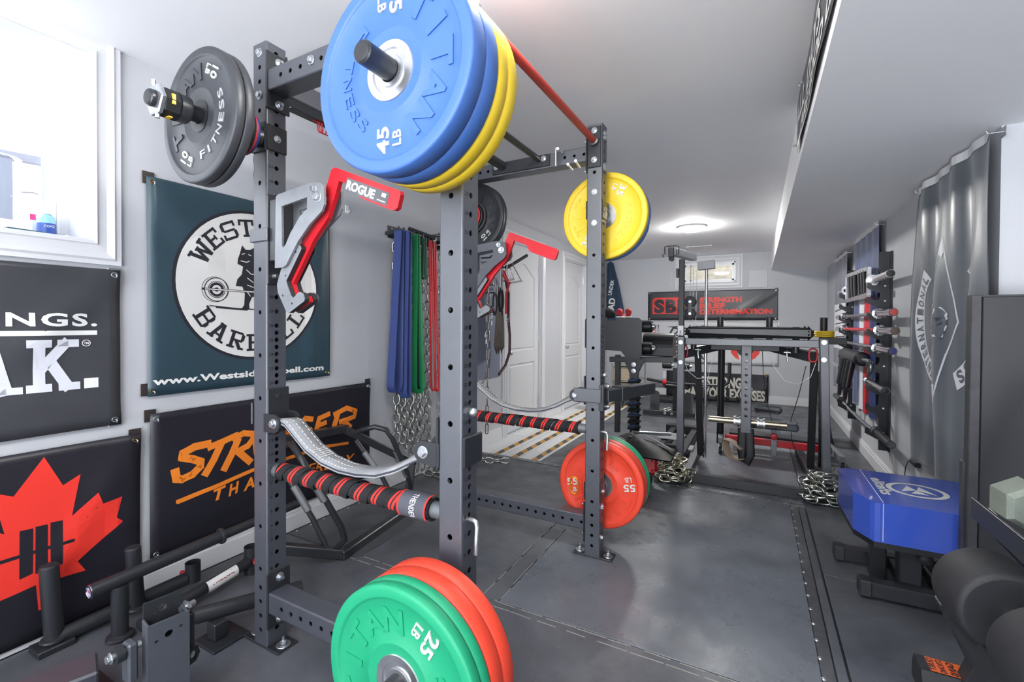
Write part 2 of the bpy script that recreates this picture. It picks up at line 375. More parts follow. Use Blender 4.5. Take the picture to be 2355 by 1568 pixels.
rp_ = nt.nodes.new('ShaderNodeValToRGB'); rp_.color_ramp.interpolation = 'CONSTANT'; rp_.color_ramp.elements[0].color = (*lin('#4d463a'), 1); rp_.color_ramp.elements[1].color = (*lin('#b98a2c'), 1); rp_.color_ramp.elements[1].position = .5
nt.links.new(tc.outputs['Object'], wv.inputs[0]); nt.links.new(wv.outputs['Fac'], rp_.inputs[0]); nt.links.new(rp_.outputs[0], bs.inputs['Base Color'])
for i, (x, lb) in enumerate(((-2.03, 'nearest the doors'), (-1.85, 'in the middle'), (-1.66, 'next to the black mat'))):
    b = MB(); b.box((x-.027, 3.51, -.001), (x+.027, 7.3, .0005), hm)
    tag(b.build('warning_tape'), 'black and yellow striped tape on the white tiles, the one '+lb, 'tape', 'striped tapes on the tile path')

# baseboards
def baseboard(name, p0, p1, nrm):
    b = MB(); p0 = V(p0); p1 = V(p1); n = V(nrm)
    for t, z0, z1 in ((.014, 0, .085), (.010, .085, .105), (.006, .105, .118)):
        a = p0; c = p1+n*t
        b.box((min(a.x, c.x), min(a.y, c.y), z0), (max(a.x, c.x), max(a.y, c.y), z1), M_trim, .001)
    return struct(b.build(name))
baseboard('baseboard_left', (WL, Y0, 0), (WL, 4.03, 0), (1, 0, 0))
baseboard('baseboard_left', (WL, 5.10, 0), (WL, 5.62, 0), (1, 0, 0))
baseboard('baseboard_left', (WL, 6.66, 0), (WL, YF, 0), (1, 0, 0))
baseboard('baseboard_back', (WL, YF, 0), (WR, YF, 0), (0, -1, 0))
baseboard('baseboard_right', (WR, 2.56, 0), (WR, YF, 0), (-1, 0, 0))

# casings and windows
def casing(b, fr, u0, u1, z0, z1, wd, closed=True):
    """mitred moulding; fr(u,z,d)->point, d = stand-off"""
    prof = [(0, .018), (.012, .022), (.016, .014), (.045, .012), (.055, .018), (.066, .024), (.074, .016), (.090, .016)]
    prof = [(p*wd/.09, d) for p, d in prof]+[(wd, 0)]
    prof = [(0, 0)]+prof
    def corner(t):
        return [(u0-t, z0-t), (u0-t, z1+t), (u1+t, z1+t), (u1+t, z0-t)]
    vs = []
    for t, d in prof: vs += [fr(u, z, d) for u, z in corner(t)]
    fs = []
    for k in range(len(prof)-1):
        for i in range(4 if closed else 3):
            j = (i+1) % 4; fs.append((k*4+i, k*4+j, (k+1)*4+j, (k+1)*4+i))
    b.add(vs, fs, M_trim)
M_glass = bpy.data.materials.new('window_glass'); M_glass.use_nodes = True; nt = M_glass.node_tree; nt.nodes.clear()
o_ = nt.nodes.new('ShaderNodeOutputMaterial'); tr = nt.nodes.new('ShaderNodeBsdfTransparent'); gl = nt.nodes.new('ShaderNodeBsdfGlossy'); gl.inputs['Roughness'].default_value = .02
mx = nt.nodes.new('ShaderNodeMixShader'); mx.inputs[0].default_value = .06; nt.links.new(tr.outputs[0], mx.inputs[1]); nt.links.new(gl.outputs[0], mx.inputs[2]); nt.links.new(mx.outputs[0], o_.inputs[0])

w1 = root('window_1', 'white cased basement window at upper left with a deep sill', 'window'); struct(w1)
b = MB(); casing(b, lambda u, z, d: (WL+d, u, z), W1[0], W1[1], W1[2], W1[3], .09)
b.build('window_casing', w1)
b = MB()
xo = WL-.235
b.box((xo, W1[0], W1[2]), (WL+.006, W1[1], W1[2]+.006), M_trim); b.box((xo, W1[0], W1[3]-.006), (WL+.006, W1[1], W1[3]), M_trim)
b.box((xo, W1[1]-.006, W1[2]+.006), (WL+.006, W1[1], W1[3]-.006), M_trim); b.box((xo, W1[0], W1[2]+.006), (WL+.006, W1[0]+.006, W1[3]-.006), M_trim)
b.build('window_jamb', w1)
b = MB()
def sash(b, x0, x1, y0, y1, z0, z1, w):
    b.box((x0, y0, z0), (x1, y1, z0+w), M_plas, .003); b.box((x0, y0, z1-w), (x1, y1, z1), M_plas, .003)
    b.box((x0, y0, z0+w), (x1, y0+w, z1-w), M_plas, .003); b.box((x0, y1-w, z0+w), (x1, y1, z1-w), M_plas, .003)
sash(b, xo, xo+.045, W1[0], W1[1], W1[2], W1[3], .035); sash(b, xo+.0, xo+.028, W1[0]+.035, W1[1]-.035, W1[2]+.035, W1[3]-.035, .035)
b.box((xo+.03, .715, 1.62), (xo+.036, .724, 1.95), mat('grey_gasket', '#b9c0cc', .5))
wf1 = b.build('window_frame', w1)
b = MB(); b.box((xo+.010, W1[0]+.06, W1[2]+.06), (xo+.014, W1[1]-.06, W1[3]-.06), M_glass); b.build('glass_pane', wf1)

w2 = root('window_2', 'small white basement window high on the back wall', 'window'); struct(w2)
X0, X1, Z0, Z1 = -1.072, -0.29, 1.814, 2.14
b = MB(); casing(b, lambda u, z, d: (u, YF-d, z), X0, X1, Z0, Z1, .088); b.build('window_casing', w2)
b = MB(); b.box((X0, YF-.004, Z0), (X1, YF+.13, Z0+.006), M_trim); b.box((X0, YF-.004, Z1-.006), (X1, YF+.13, Z1), M_trim)
b.box((X0, YF-.004, Z0+.006), (X0+.006, YF+.13, Z1-.006), M_trim); b.box((X1-.006, YF-.004, Z0+.006), (X1, YF+.13, Z1-.006), M_trim); b.build('window_jamb', w2)
b = MB()
for y0, wd, in_ in ((YF+.08, .03, 0), (YF+.10, .03, .03)):
    x0, x1, z0, z1 = X0+in_, X1-in_, Z0+in_, Z1-in_
    b.box((x0, y0, z0), (x1, y0+.03, z0+wd), M_plas, .003); b.box((x0, y0, z1-wd), (x1, y0+.03, z1), M_plas, .003)
    b.box((x0, y0, z0), (x0+wd, y0+.03, z1), M_plas, .003); b.box((x1-wd, y0, z0), (x1, y0+.03, z1), M_plas, .003)
b.box((-0.95, YF+.10, Z0), (-0.935, YF+.13, Z1), mat('grey_gasket', '#8a93a8', .5))
wf2 = b.build('window_frame', w2)
b = MB(); b.box((X0+.06, YF+.11, Z0+.06), (X1-.06, YF+.114, Z1-.06), M_glass); b.build('glass_pane', wf2)

# outside: pale fence at the left window, dry grass bank behind the back window
b = MB(); b.box((-7.0, -5, 1.20), (WL-.30, 4.5, 1.33), mat('light_block_ground', '#a3a6ab', .9, var=.1)); struct(b.build('ground'))  # unseen ground slab added to block bright light from below the window
M_out = mat('sunlit_fence', '#777c88', .7)
b = MB()
for i in range(9): b.box((-3.9, -1.6+i*.42, 1.33), (-3.86, -1.53+i*.42, 2.12), M_out)
b.bar((-3.88, -2.0, 1.95), (-3.88, 2.2, 2.2), .04, .05, M_out); b.bar((-3.88, -2.0, 1.45), (-3.88, 2.2, 1.55), .04, .04, M_out)
tag(b.build('garden_fence'), 'pale blown-out fence outside the left window', 'fence')
b = MB(); b.box((-4.5, YF+.22, -.12), (3.5, 12, -.02), mat('outside_soil', '#9a9080', .9, var=.2)); struct(b.build('ground'))
gm = mat('dry_grass_bank', '#746d5d', .95, var=.45, vscale=9, bump=1, bscale=20)
b = MB(); nx, nz = 14, 8
vs = [(-2.4+i*.32, 8.6+(j-1 if j else 0)*.28+.05*sin(i*1.7+j), (1.35+(j-1)*.19+.04*cos(i*2.1+j*1.3)) if j else -.03) for j in range(nz) for i in range(nx)]
b.add(vs, [(j*nx+i, j*nx+i+1, (j+1)*nx+i+1, (j+1)*nx+i) for j in range(nz-1) for i in range(nx-1)], gm, True)
tag(b.build('grass_bank'), 'dry grass bank outside the small back window', 'grass', kind='stuff')

# doors
def arch_panel(u0, u1, z0, z1, rise):
    if rise <= 0: return [(u0, z0), (u1, z0), (u1, z1), (u0, z1)]
    pts = [(u0, z0), (u1, z0), (u1, z1)]
    for k in range(1, 20):
        t = k/20; u = u1+(u0-u1)*t; pts.append((u, z1+rise*(0.5-0.5*cos(2*pi*t))**0.8))
    pts.append((u0, z1)); return pts
def inset(pl, d):
    cx = sum(p[0] for p in pl)/len(pl); cz = (max(p[1] for p in pl)+min(p[1] for p in pl))/2
    hw = (max(p[0] for p in pl)-min(p[0] for p in pl))/2; hz = (max(p[1] for p in pl)-min(p[1] for p in pl))/2
    return [(cx+(u-cx)*(hw-d)/hw, cz+(z-cz)*(hz-d)/hz) for u, z in pl]
def door(name, D, knob_y, hinge_y, label):
    y0, y1, _, z1 = D; y0 += .012; y1 -= .012; z1 -= .012
    dr = root(name, label, 'door', (WL, (y0+y1)/2, 0)); struct(dr); oy = (y0+y1)/2
    xf = -.030
    panels = [arch_panel(y0+.11-oy, y1-.11-oy, .86, 1.70, .13), arch_panel(y0+.11-oy, y1-.11-oy, .14, .72, 0)]
    b = MB(); b.prism([(y0-oy, .008), (y1-oy, .008), (y1-oy, z1), (y0-oy, z1)], 'x', xf-.035, xf, M_door, hole=panels)
    for pl in panels:
        pr = [(0, 0), (.006, -.010), (.020, -.012), (.034, -.003)]
        loops = [[(xf+d, u, z) for u, z in inset(pl, t)] for t, d in pr]; n = len(pl)
        vs = [p for l in loops for p in l]
        b.add(vs, [(k*n+i, k*n+(i+1) % n, (k+1)*n+(i+1) % n, (k+1)*n+i) for k in range(3) for i in range(n)], M_door)
        b.prism(inset(pl, .034), 'x', xf-.02, xf-.003, M_door)
    dp = b.build('door_panel', dr)
    b = MB(); s = 1 if hinge_y > knob_y else -1
    casing(b, lambda u, z, d: (d, u-oy, z), D[0], D[1], -.09, D[3], .09)
    b.box((-.12, D[0]-oy, 0), (0, D[0]+.012-oy, D[3]), M_trim); b.box((-.12, D[1]-.012-oy, 0), (0, D[1]-oy, D[3]), M_trim); b.box((-.12, D[0]-oy, D[3]-.012), (0, D[1]-oy, D[3]), M_trim)
    b.build('door_casing', dr)
    b = MB(); b.axis((xf, knob_y-oy, .85), (1, 0, 0), [(.030, 0), (.030, .006), (.012, .010), (.010, .030), (.022, .036), (.027, .050), (.020, .062), (.0001, .064)], M_brush, 20, False, True, False)
    b.build('door_knob', dp)
    for z in (.25, 1.02, 1.80):
        b = MB(); b.cyl((xf+.006, hinge_y-oy, z-.045), (xf+.006, hinge_y-oy, z+.045), .007, M_brush, n=10); b.box((xf-.001, hinge_y-oy-.028, z-.045), (xf+.0015, hinge_y-oy, z+.045), M_brush)
        b.build('hinge', dp)
    return dr
door('door_1', D1, 4.20, 4.985, 'white two-panel door with arched top panel beside the hanging cable handles')
door('door_2', D2, 5.82, 6.55, 'white two-panel arched door farther along, half hidden by the rack post')

# wall and ceiling bits
b = MB(); b.box((-.118, YF-.008, 1.718), (.129, YF, 1.974), mat('panel_paint', '#c9cbcf', .5), .003)
tag(b.build('access_panel'), 'square painted access panel on the back wall right of the window', 'panel')
M_slot = M_dark
vn = root('ceiling_vent', 'white slotted air vent in the far ceiling', 'vent', (-.72, 6.84, HC))
b = MB(); b.box((-.17, -.07, -.008), (.17, .07, 0), M_trim, .003); b.build('vent_frame', vn)
b = MB(); b.box((-.13, -.03, -.010), (.13, .03, -.007), M_slot)
b.build('vent_opening', vn)
b = MB()
for i in range(17): b.box((-.125+i*.0155, -.03, -.013), (-.118+i*.0155, .03, -.009), M_trim)
b.build('louvre', vn)
M_diff = mat('lit_diffuser', '#fffdf8', .5, emit=70)
M_diff2 = mat('lit_diffuser_bright', '#fffdf8', .5, emit=130)
for (x, y), lb in zip([FIX[1], FIX[0]]+FIX[2:], ('round flush ceiling light in the far half of the room', 'round flush ceiling light over the power rack', 'unseen round ceiling light added behind the camera for fill', 'unseen round ceiling light added at the near right end for fill')):
    ft = root('ceiling_light', lb, 'light', (x, y, HC), group='ceiling lights')
    b = MB(); b.axis((0, 0, 0), (0, 0, -1), [(.15, 0), (.155, .012), (.145, .02)], M_trim, 32, False); b.build('light_rim', ft)
    b = MB(); b.axis((0, 0, -.018), (0, 0, -1), [(.142, 0), (.125, .022), (.08, .036), (.0001, .042)], M_diff2 if y > 4 else M_diff, 32, False, True, False); b.build('diffuser', ft)
ot = root('wall_outlet', 'white wall outlet low on the back wall', 'outlet', (-1.305, YF, .341))
b = MB(); b.box((-.036, -.006, -.058), (.036, 0, .058), M_plas, .002); b.build('cover_plate', ot)
for z in (-.022, .022):
    b = MB(); b.box((-.016, -.008, z-.014), (.016, -.005, z+.014), M_plas, .001); b.box((-.007, -.0085, z-.004), (-.005, -.0075, z+.006), M_dark); b.box((.005, -.0085, z-.004), (.007, -.0075, z+.006), M_dark); b.build('socket', ot)
pg = root('plug_adapter', 'black plug adapter with a thin cord on the right wall above the bench', 'plug', (WR, 3.53, .335))
b = MB(); b.box((-.03, -.035, -.014), (-.002, .075, .014), M_blk2, .004); b.build('plug_body', pg)
b = MB(); b.tube([(-.02, .075, .0), (-.025, .11, -.01), (-.03, .15, -.06), (-.03, .17, -.14), (-.03, .18, -.30)], .003, M_blk2, 8); b.build('cord', pg)
b = MB(); b.box((WL, 2.035, 1.845), (WL+.006, 2.062, 1.895), M_plas, .002); b.tube([(WL+.006, 2.048, 1.862), (WL+.02, 2.048, 1.850), (WL+.026, 2.048, 1.862)], .003, M_plas, 8)
tag(b.build('adhesive_hook'), 'small white adhesive hook on the left wall near the red lever', 'hook')

# things on the window sill
bt = root('spray_bottle', 'small clear bottle with blue label and white pump on the window sill', 'bottle', (-2.40, .705, W1[2]))
b = MB(); b.axis((0, 0, 0), (0, 0, 1), [(.0001, 0), (.024, 0), (.026, .006), (.026, .07), (.022, .085), (.012, .094)], mat('blue_liquid', '#8fc3e6', .15), 20, False, True, False); b.build('bottle_body', bt)
b = MB(); b.axis((0, 0, .014), (0, 0, 1), [(.0267, 0), (.0267, .045)], mat('blue_label', '#2c4f9e', .4), 20, False)
put_text(b, 'EXPO', M_white, text_frame((.0272, -.0, .042), (0, 1, 0), (0, 0, 1)), .010, .028); b.build('bottle_label', bt)
b = MB(); b.axis((0, 0, .094), (0, 0, 1), [(.015, 0), (.013, .028), (.0001, .030)], M_plas, 16, False); b.build('bottle_cap', bt)
bt = root('pump_bottle', 'tall white pump bottle with pink label corners behind the small bottle', 'bottle', (-2.45, .70, W1[2]))
b = MB(); b.box((-.025, -.036, 0), (.025, .036, .10), mat('clear_white_plastic', '#dfe6ee', .2), .008); b.build('bottle_body', bt)
b = MB(); b.box((.0255, -.034, .07), (.0262, -.018, .092), mat('pink_label', '#d8447e', .4)); b.box((.0255, .018, .07), (.0262, .034, .092), MATS['pink_label']); b.build('bottle_label', bt)
b = MB(); b.cyl((0, 0, .10), (0, 0, .16), .012, M_plas, n=14); b.tube([(0, 0, .175), (0, -.02, .178), (0, -.05, .172)], .004, M_brush, 8); b.cyl((0, 0, .16), (0, 0, .18), .006, M_plas, n=10); b.build('pump_head', bt)
b = MB()
for k, (c_, r_) in enumerate((('#3a3f4a', .2), ('#d9dde2', -.1), ('#2f5560', .12))):
    T = b.T; b.T = Matrix.Translation((-2.35, .625, W1[2]+.002+k*.005)) @ Matrix.Rotation(r_, 4, 'Z'); b.box((-.03, -.05, 0), (.03, .05, .0045), mat('packet_%s' % c_[1:], c_, .35), .001); b.T = T
tag(b.build('leaflet_stack'), 'small stack of dark leaflets on the window sill', 'leaflets')
b = MB(); b.tube([(-2.36, .735, W1[2]+.004), (-2.36, .748, W1[2]+.018), (-2.36, .765, W1[2]+.014), (-2.36, .785, W1[2]+.004)], .004, mat('cream_cord', '#e3dfd2', .8), 8)
tag(b.build('cord_loop'), 'short cream cord loop at the end of the window sill', 'cord')
# ================================================================== POWER RACK
T3 = .0762
YH = [.059, .110, .161, .211]+[.278+.1524*k for k in range(11)][:10]+[1.802, 1.903, 1.954, 2.004, 2.054, 2.105]
def zn(n): return .282+.0508*(n-1) if n <= 8 else (.638+.0254*(n-8) if n <= 28 else 1.146+.0508*(n-28))
XH = [zn(n) for n in range(1, 42)]+[.059, .110, .161, .211]
XH = sorted(XH)+[1.857, 1.908, 1.959, 2.009, 2.060, 2.108]
def perf_face(b, F, w, L, hs, r, m, n=12, deep=.004):
    """face in local XY (x across, y along), +Z out, holes centred at x=0"""
    T = b.T; b.T = T @ F; hs = sorted(hs); cur = 0.0
    for i, h in enumerate(hs):
        lo = h-r*1.25 if i == 0 or h-hs[i-1] > 2.6*r else (h+hs[i-1])/2
        hi = h+r*1.25 if i == len(hs)-1 or hs[i+1]-h > 2.6*r else (h+hs[i+1])/2
        lo = max(lo, cur)
        if lo > cur+1e-6: b.add([(-w/2, cur, 0), (w/2, cur, 0), (w/2, lo, 0), (-w/2, lo, 0)], [(0, 1, 2, 3)], m)
        ring = []; rect = []
        for k in range(n):
            a = 2*pi*(k+.5)/n; ca, sa = cos(a), sin(a); ring.append((r*ca, h+r*sa, 0))
            t = min((w/2)/abs(ca) if abs(ca) > 1e-9 else 9, ((hi-h) if sa > 0 else (h-lo))/abs(sa) if abs(sa) > 1e-9 else 9)
            rect.append((ca*t, h+sa*t, 0))
        fs = [(k, (k+1) % n, n+(k+1) % n, n+k) for k in range(n)]
        b.add(ring+rect, [f[::-1] for f in fs], m)
        # corners of the cell
        for cx, cy in ((w/2, hi), (-w/2, hi), (-w/2, lo), (w/2, lo)):
            best = sorted(range(n), key=lambda k: 0)
            for k in range(n):
                p, q = rect[k], rect[(k+1) % n]
                onx = lambda P, c=cx: abs(P[0]-c) < 1e-6
                ony = lambda P, c=cy: abs(P[1]-c) < 1e-6
                if (onx(p) and ony(q) and not ony(p)) or (ony(p) and onx(q) and not onx(p)): b.add([p, (cx, cy, 0), q], [(0, 1, 2)], m)
        b.add(ring+[(x, y, -deep) for x, y, _ in ring], [(k, (k+1) % n, n+(k+1) % n, n+k) for k in range(n)], M_zdark)
        cur = hi
    if cur < L-1e-6: b.add([(-w/2, cur, 0), (w/2, cur, 0), (w/2, L, 0), (-w/2, L, 0)], [(0, 1, 2, 3)], m)
    b.T = T
M_zdark = mat('hole_edge', '#55575c', .4, .6)
def perf_tube(b, p0, p1, w, m, sides, r=.0082, up=(0, 0, 1), c=.005):
    """sides: hole lists for faces -y,+x,+y,-x in the bar frame (y along up)"""
    F, L = b.frame(p0, p1, up); T = b.T; b.T = T @ F
    for k, hs in enumerate(sides):
        R = Matrix.Rotation(-pi/2+k*pi/2, 4, 'Z')            # face normal dir
        f = Matrix(((0, 0, 1, w/2), (1, 0, 0, 0), (0, 1, 0, 0), (0, 0, 0, 1)))
        perf_face(b, R @ f, w-2*c, L, hs or [], r, m)
    for k in range(4):
        a0 = -pi/4*1.0+k*pi/2
        cx, cy = (w/2-c)*(1 if k in (0, 3) else -1), (w/2-c)*(1 if k in (0, 1) else -1)
        ang = {0: 0, 1: pi/2, 2: pi, 3: 3*pi/2}[k]; vs = []
        for j in range(4):
            a = ang+j*pi/6; vs += [(cx+c*cos(a), cy+c*sin(a), 0), (cx+c*cos(a), cy+c*sin(a), L)]
        b.add(vs, [(2*j, 2*j+2, 2*j+3, 2*j+1) for j in range(3)], m, True)
    b.box((-w/2+.003, -w/2+.003, -.0005), (w/2-.003, w/2-.003, .0015), m); b.box((-w/2+.003, -w/2+.003, L-.0015), (w/2-.003, w/2-.003, L+.0008), m)
    b.T = T

rack = root('power_rack', 'tall black perforated steel power rack with four uprights and pull-up bars', 'power rack', RK(0, 0), RR)
HT = 2.138; A0 = -.831; C0 = 1.177
M_num = mat('stamped_number', '#101114', .7)
ups = {'B': (0, 0), 'A': (A0, 0), 'C': (0, C0), 'D': (A0, C0)}
for k, (x, y) in ups.items():
    b = MB(); b.T = Matrix.Translation((x+T3/2, y+T3/2, .006))
    # frame(p0,p1,up=(0,1,0)) : local y = +Y, local x = -X  -> sides order: -y(-Y), +x(-X), +y(+Y), -x(+X)
    dz = lambda L: [z-.006 for z in L]
    perf_tube(b, (0, 0, 0), (0, 0, HT-.006), T3, M_blk, [dz(YH), dz(XH), dz(YH), dz(XH)], up=(0, 1, 0))
    b.T = Matrix.Translation((x, y, 0))
    for n in list(range(1, 9))+list(range(8, 29, 2))+list(range(28, 41)):
        put_text(b, str(n), M_num, text_frame((T3+.0004, .017, zn(n)-.005), (0, 1, 0), (0, 0, 1)), .0105, .016 if n > 9 else .008, bold=.01)
    up_ = b.build('upright', rack)
    b = MB(); b.T = Matrix.Translation((x, y, 0))
    b.box((-.062, -.002, 0), (T3+.062, T3+.002, .008), M_blk2, .002)
    for dx in (-.035, T3+.035): b.axis((dx, T3/2, .008), (0, 0, 1), [(.024, 0), (.023, .002), (.0001, .002)], M_zinc, 24, False); b.bolt((dx, T3/2, .010), (0, 0, 1), .010, wash=False, h=.012); b.cyl((dx, T3/2, .02), (dx, T3/2, .038), .005, M_zinc, n=10)
    b.build('foot_plate', up_)
def crossm(z, y, name='side_crossmember'):
    """side member between A and B (or D and C), along X"""
    b = MB(); cy = y+T3/2
    n = int((-A0-T3-.02)/.0508); hs = [.0508*k+.069 for k in range(0, 14)]
    perf_tube(b, (A0+T3+.008, cy, z), (-.008, cy, z), T3*.97, M_blk, [None, hs, None, hs])
    g0, g1 = z-.096, z+.103
    for xs, s in ((A0+T3, 1), (0, -1)):
        lo, hi = sorted((xs, xs+s*.007)); b.box((lo, y-.004, g0), (hi, y+T3+.010, g1), M_blk2, .002)
        for dz_ in (-.073, .076): b.bolt((xs+s*.007, cy+.006, z+dz_), (s, 0, 0), .0105); b.cyl((xs+s*.010, cy+.006, z+dz_), (xs+s*.026, cy+.006, z+dz_), .006, M_zinc, n=10)
        for dz_ in (-.073, .076): b.bolt((xs-s*T3, cy, z+dz_), (-s, 0, 0), .0105)
    b.build(name, rack)
for y in (0, C0):
    crossm(2.001, y); crossm(.1655, y)
# rear (A-D) name-plate crossmember
b = MB(); b.T = Matrix.Translation((A0+T3/2, 0, 0))
perf_tube(b, (0, T3+.008, 2.02), (0, C0-.008, 2.02), T3*.97, M_blk, [None, None, None, None])
b.box((.0, .10, 1.945), (.040, C0-.10, 1.949), M_blk2, .001)
for ys, s in ((T3, 1), (C0, -1)):
    lo, hi = sorted((ys, ys+s*.007)); b.box((-T3/2, lo, 1.92), (T3/2, hi, 2.12), M_blk2, .002)
    for dz_ in (-.073, .076):
        b.bolt((0, ys-s*T3, 2.03+dz_), (0, -s, 0), .0105); b.bolt((0, ys+s*.007, 2.03+dz_), (0, s, 0), .0105)
        b.cyl((0, ys+s*.010, 2.03+dz_), (0, ys+s*.03, 2.03+dz_), .006, M_zinc, n=10)
b.build('rear_crossmember', rack)
# pull-up bars
b = MB(); b.cyl((.038, T3, 2.052), (.038, C0, 2.052), .016, M_redbar, n=24)
put_text(b, 'ROGUE', M_dark, text_frame((.038-.0115, .62, 2.052+.0118), (0, -1, 0), (.7, 0, .7)), .012, .07, bold=.02)
b.build('pull_up_bar', rack, label='red pull-up bar between the two right-hand uprights')
for ys, s in ((T3, 1), (C0, -1)):
    b = MB(); lo, hi = sorted((ys, ys+s*.007)); b.box((.004, lo, 1.925), (T3-.004, hi, 2.125), M_blk2, .004)
    b.axis((.038, ys+s*.006, 2.052), (0, s, 0), [(.026, 0), (.026, .022), (.017, .024)], M_blk2, 24)
    for z in (1.962, 2.104): b.bolt((.038, ys+s*.007, z), (0, s, 0), .0105); b.cyl((.038, ys+s*.010, z), (.038, ys+s*.026, z), .006, M_zinc, n=10); b.bolt((.038, ys-s*T3, z), (0, -s, 0), .0105)
    b.build('bar_bracket', rack)
for x, r in ((-.262, .0155), (-.477, .024)):
    b = MB(); b.cyl((x, T3+.004, 2.013), (x, C0-.004, 2.013), r, M_blk2, n=24); b.build('pull_up_bar', rack)
for ys, s in ((T3, 1), (C0, -1)):
    b = MB(); lo, hi = sorted((ys, ys+s*.007)); b.box((-.545, lo, 1.985-.012), (-.20, hi, 2.035), M_blk2, .003)
    for x in (-.235, -.520): b.bolt((x, ys+s*.007, 2.013), (0, s, 0), .0105); b.bolt((x, ys-s*T3, 2.006), (0, -s, 0), .0105)
    b.build('bar_bracket', rack)
# loose front bolts on uprights A and C
b = MB()
for x in (0,):
    for z in (1.807, 1.655): b.bolt((x+T3/2, C0, z), (0, -1, 0), .0105)
for z in (.249, .092):
    b.bolt((T3, C0+T3/2, z), (1, 0, 0), .0105); b.bolt((T3, C0+T3/2, z+1.85), (1, 0, 0), .0105)
b.build('bolt', rack)
# silver band pegs on the far top member
b = MB()
for p0, p1 in (((-.155, C0-.03, 1.955), (-.155, C0-.03, 2.045)), ((-.130, C0-.01, 2.025), (-.115, C0-.10, 2.012)), ((-.09, C0+.03, 1.945), (-.07, C0-.08, 1.935)), ((-.05, C0+.03, 1.950), (-.03, C0-.08, 1.945))):
    b.cyl(p0, p1, .0065, M_zinc, n=12)
b.build('band_peg', rack)
# plate horns
HORN = {'B1': (0, 0, -1, 1.718, .31), 'B2': (0, 0, -1, .322, .27), 'A1': (A0, 0, -1, 1.807, .335), 'C1': (0, C0, 1, 1.722, .31), 'C2': (0, C0, 1, .325, .31), 'D1': (A0, C0, 1, 1.807, .31)}
for k, (x, y, s, z, L) in HORN.items():
    b = MB(); ys = y if s < 0 else y+T3; cx = x+T3/2
    lo, hi = sorted((ys, ys+s*.007)); b.box((x, lo, z-.05), (x+T3, hi, z+.05), M_blk2, .002)
    for xs, sx in ((x, -1), (x+T3, 1)):
        l2, h2 = sorted((xs, xs+sx*.005)); b.box((l2, min(ys, ys-s*T3), z-.045), (h2, max(ys, ys-s*T3), z+.045), M_blk2, .002)
    b.bolt((x+T3+.005, y+T3/2, z), (1, 0, 0), .009)
    b.cyl((cx, ys, z), (cx, ys+s*L, z), .0245, M_blk2, n=32, ch=.003)
    b.axis((cx, ys+s*.007, z), (0, s, 0), [(.036, 0), (.030, .02), (.0245, .03)], M_blk2, 28, False)
    hn = b.build('plate_horn', rack)
    b = MB(); b.axis((cx, ys+s*(L-.004), z), (0, s, 0), [(.0215, 0), (.0215, .005), (.018, .007), (.0001, .008)], M_rub, 28, False); b.build('end_cap', hn)

# ================================================================== BUMPER PLATES
def arc_text(b, txt, m, R, ang_mid, y, h, depth, out=True, step=None, bold=.02, shear=0.0, wd=None):
    """letters around the plate axis on the -Y face. angles: 0 = +X, 90 = +Z, seen from -Y"""
    n = len(txt); step = step or 26
    for i, ch in enumerate(txt):
        if ch == ' ': continue
        k = i-(n-1)/2
        a = radians(ang_mid-k*step if out else ang_mid+k*step)
        rd = V((cos(a), 0, sin(a))); tn = V((sin(a), 0, -cos(a)))
        if not out: rd2, tn2 = -rd, -tn
        else: rd2, tn2 = rd, tn
        base = rd*(R if out else R+h)
        p = V((0, y, 0))+base
        put_text(b, ch, m, text_frame(p, tn2, rd2), h, (wd*(.28 if ch == 'I' else 1)) if wd else None, depth, bold, shear)
def bumper(name, label, color, lb, r, t, rot, big, letters='pale', cat='weight plate', group=None, hubr=.066):
    """plate with its axis along Y, its -Y face at y=0, centre at the origin"""
    rt = root(name, label, cat, group=group)
    cm = mat('bumper_'+color.strip('#'), color, .46, bump=.16, bscale=700, spec=.45)
    b = MB(); k = r/.225
    prof = [(hubr, .006), (.082*k, .006), (.090*k, .0035), (.094*k, .0035), (.098*k, .007), (.191*k, .007), (.194*k, .0045), (.197*k, .0005), (.200*k, 0), (r-.008, 0), (r-.003, .0015), (r, .005)]
    full = prof+[(rr_, t-yy) for rr_, yy in prof[::-1]]
    F, L = b.frame((0, 0, 0), (0, 1, 0)); T = b.T; b.T = T @ F
    b.rev(full, cm, 96, False, True, False); b.T = T
    arc_text(b, 'TITAN', cm, .118*k, 90+rot, .0073, .056*k, .0035, True, 27, .03, 0, .060*k)
    arc_text(b, 'FITNESS', cm if letters == 'pale' else mat('mid_grey_print', '#9a9c9f', .45), .118*k, 270+rot, .0073, .028*k, .003, False, 17, .015, 0, .030*k)
    disc = b.build('rubber_disc', rt)
    # steel hub
    b = MB(); b.T = b.frame((0, 0, 0), (0, 1, 0))[0]
    hp = [(.0258, .004), (.034, .004), (.036, .009), (.048, .009), (.050, .004), (hubr, .0035), (hubr+.0015, .0065)]
    b.rev(hp+[(rr_, t-yy) for rr_, yy in hp[::-1]]+[hp[0]], M_brush if letters == 'pale' else M_rubsm, 48, False, True, True); b.build('steel_hub', rt)
    for a in (0, 180):
        b = MB(); tx = M_pltxt
        A = radians(rot+a); rd = V((cos(A), 0, sin(A))); O = radians(rot+a+180); xd = V((cos(O), 0, sin(O))); yd = V((-sin(O), 0, cos(O)))
        pc = V((0, .0068, 0))+rd*.152*k
        put_text(b, big, tx, text_frame(pc+yd*(.002*k), xd, yd), .035*k, (.040 if '1' in big else .060)*k, .0035, .02)
        put_text(b, 'LB', tx, text_frame(pc-yd*(.034*k), xd, yd), .025*k, .034*k, .0035, .01)
        b.build('weight_marking', disc)
    return rt
def hang(o, key, gap):
    x, y, s, z, L = HORN[key]; cx = x+T3/2
    return cx, (y+s*gap) if s < 0 else (y+T3+gap), z
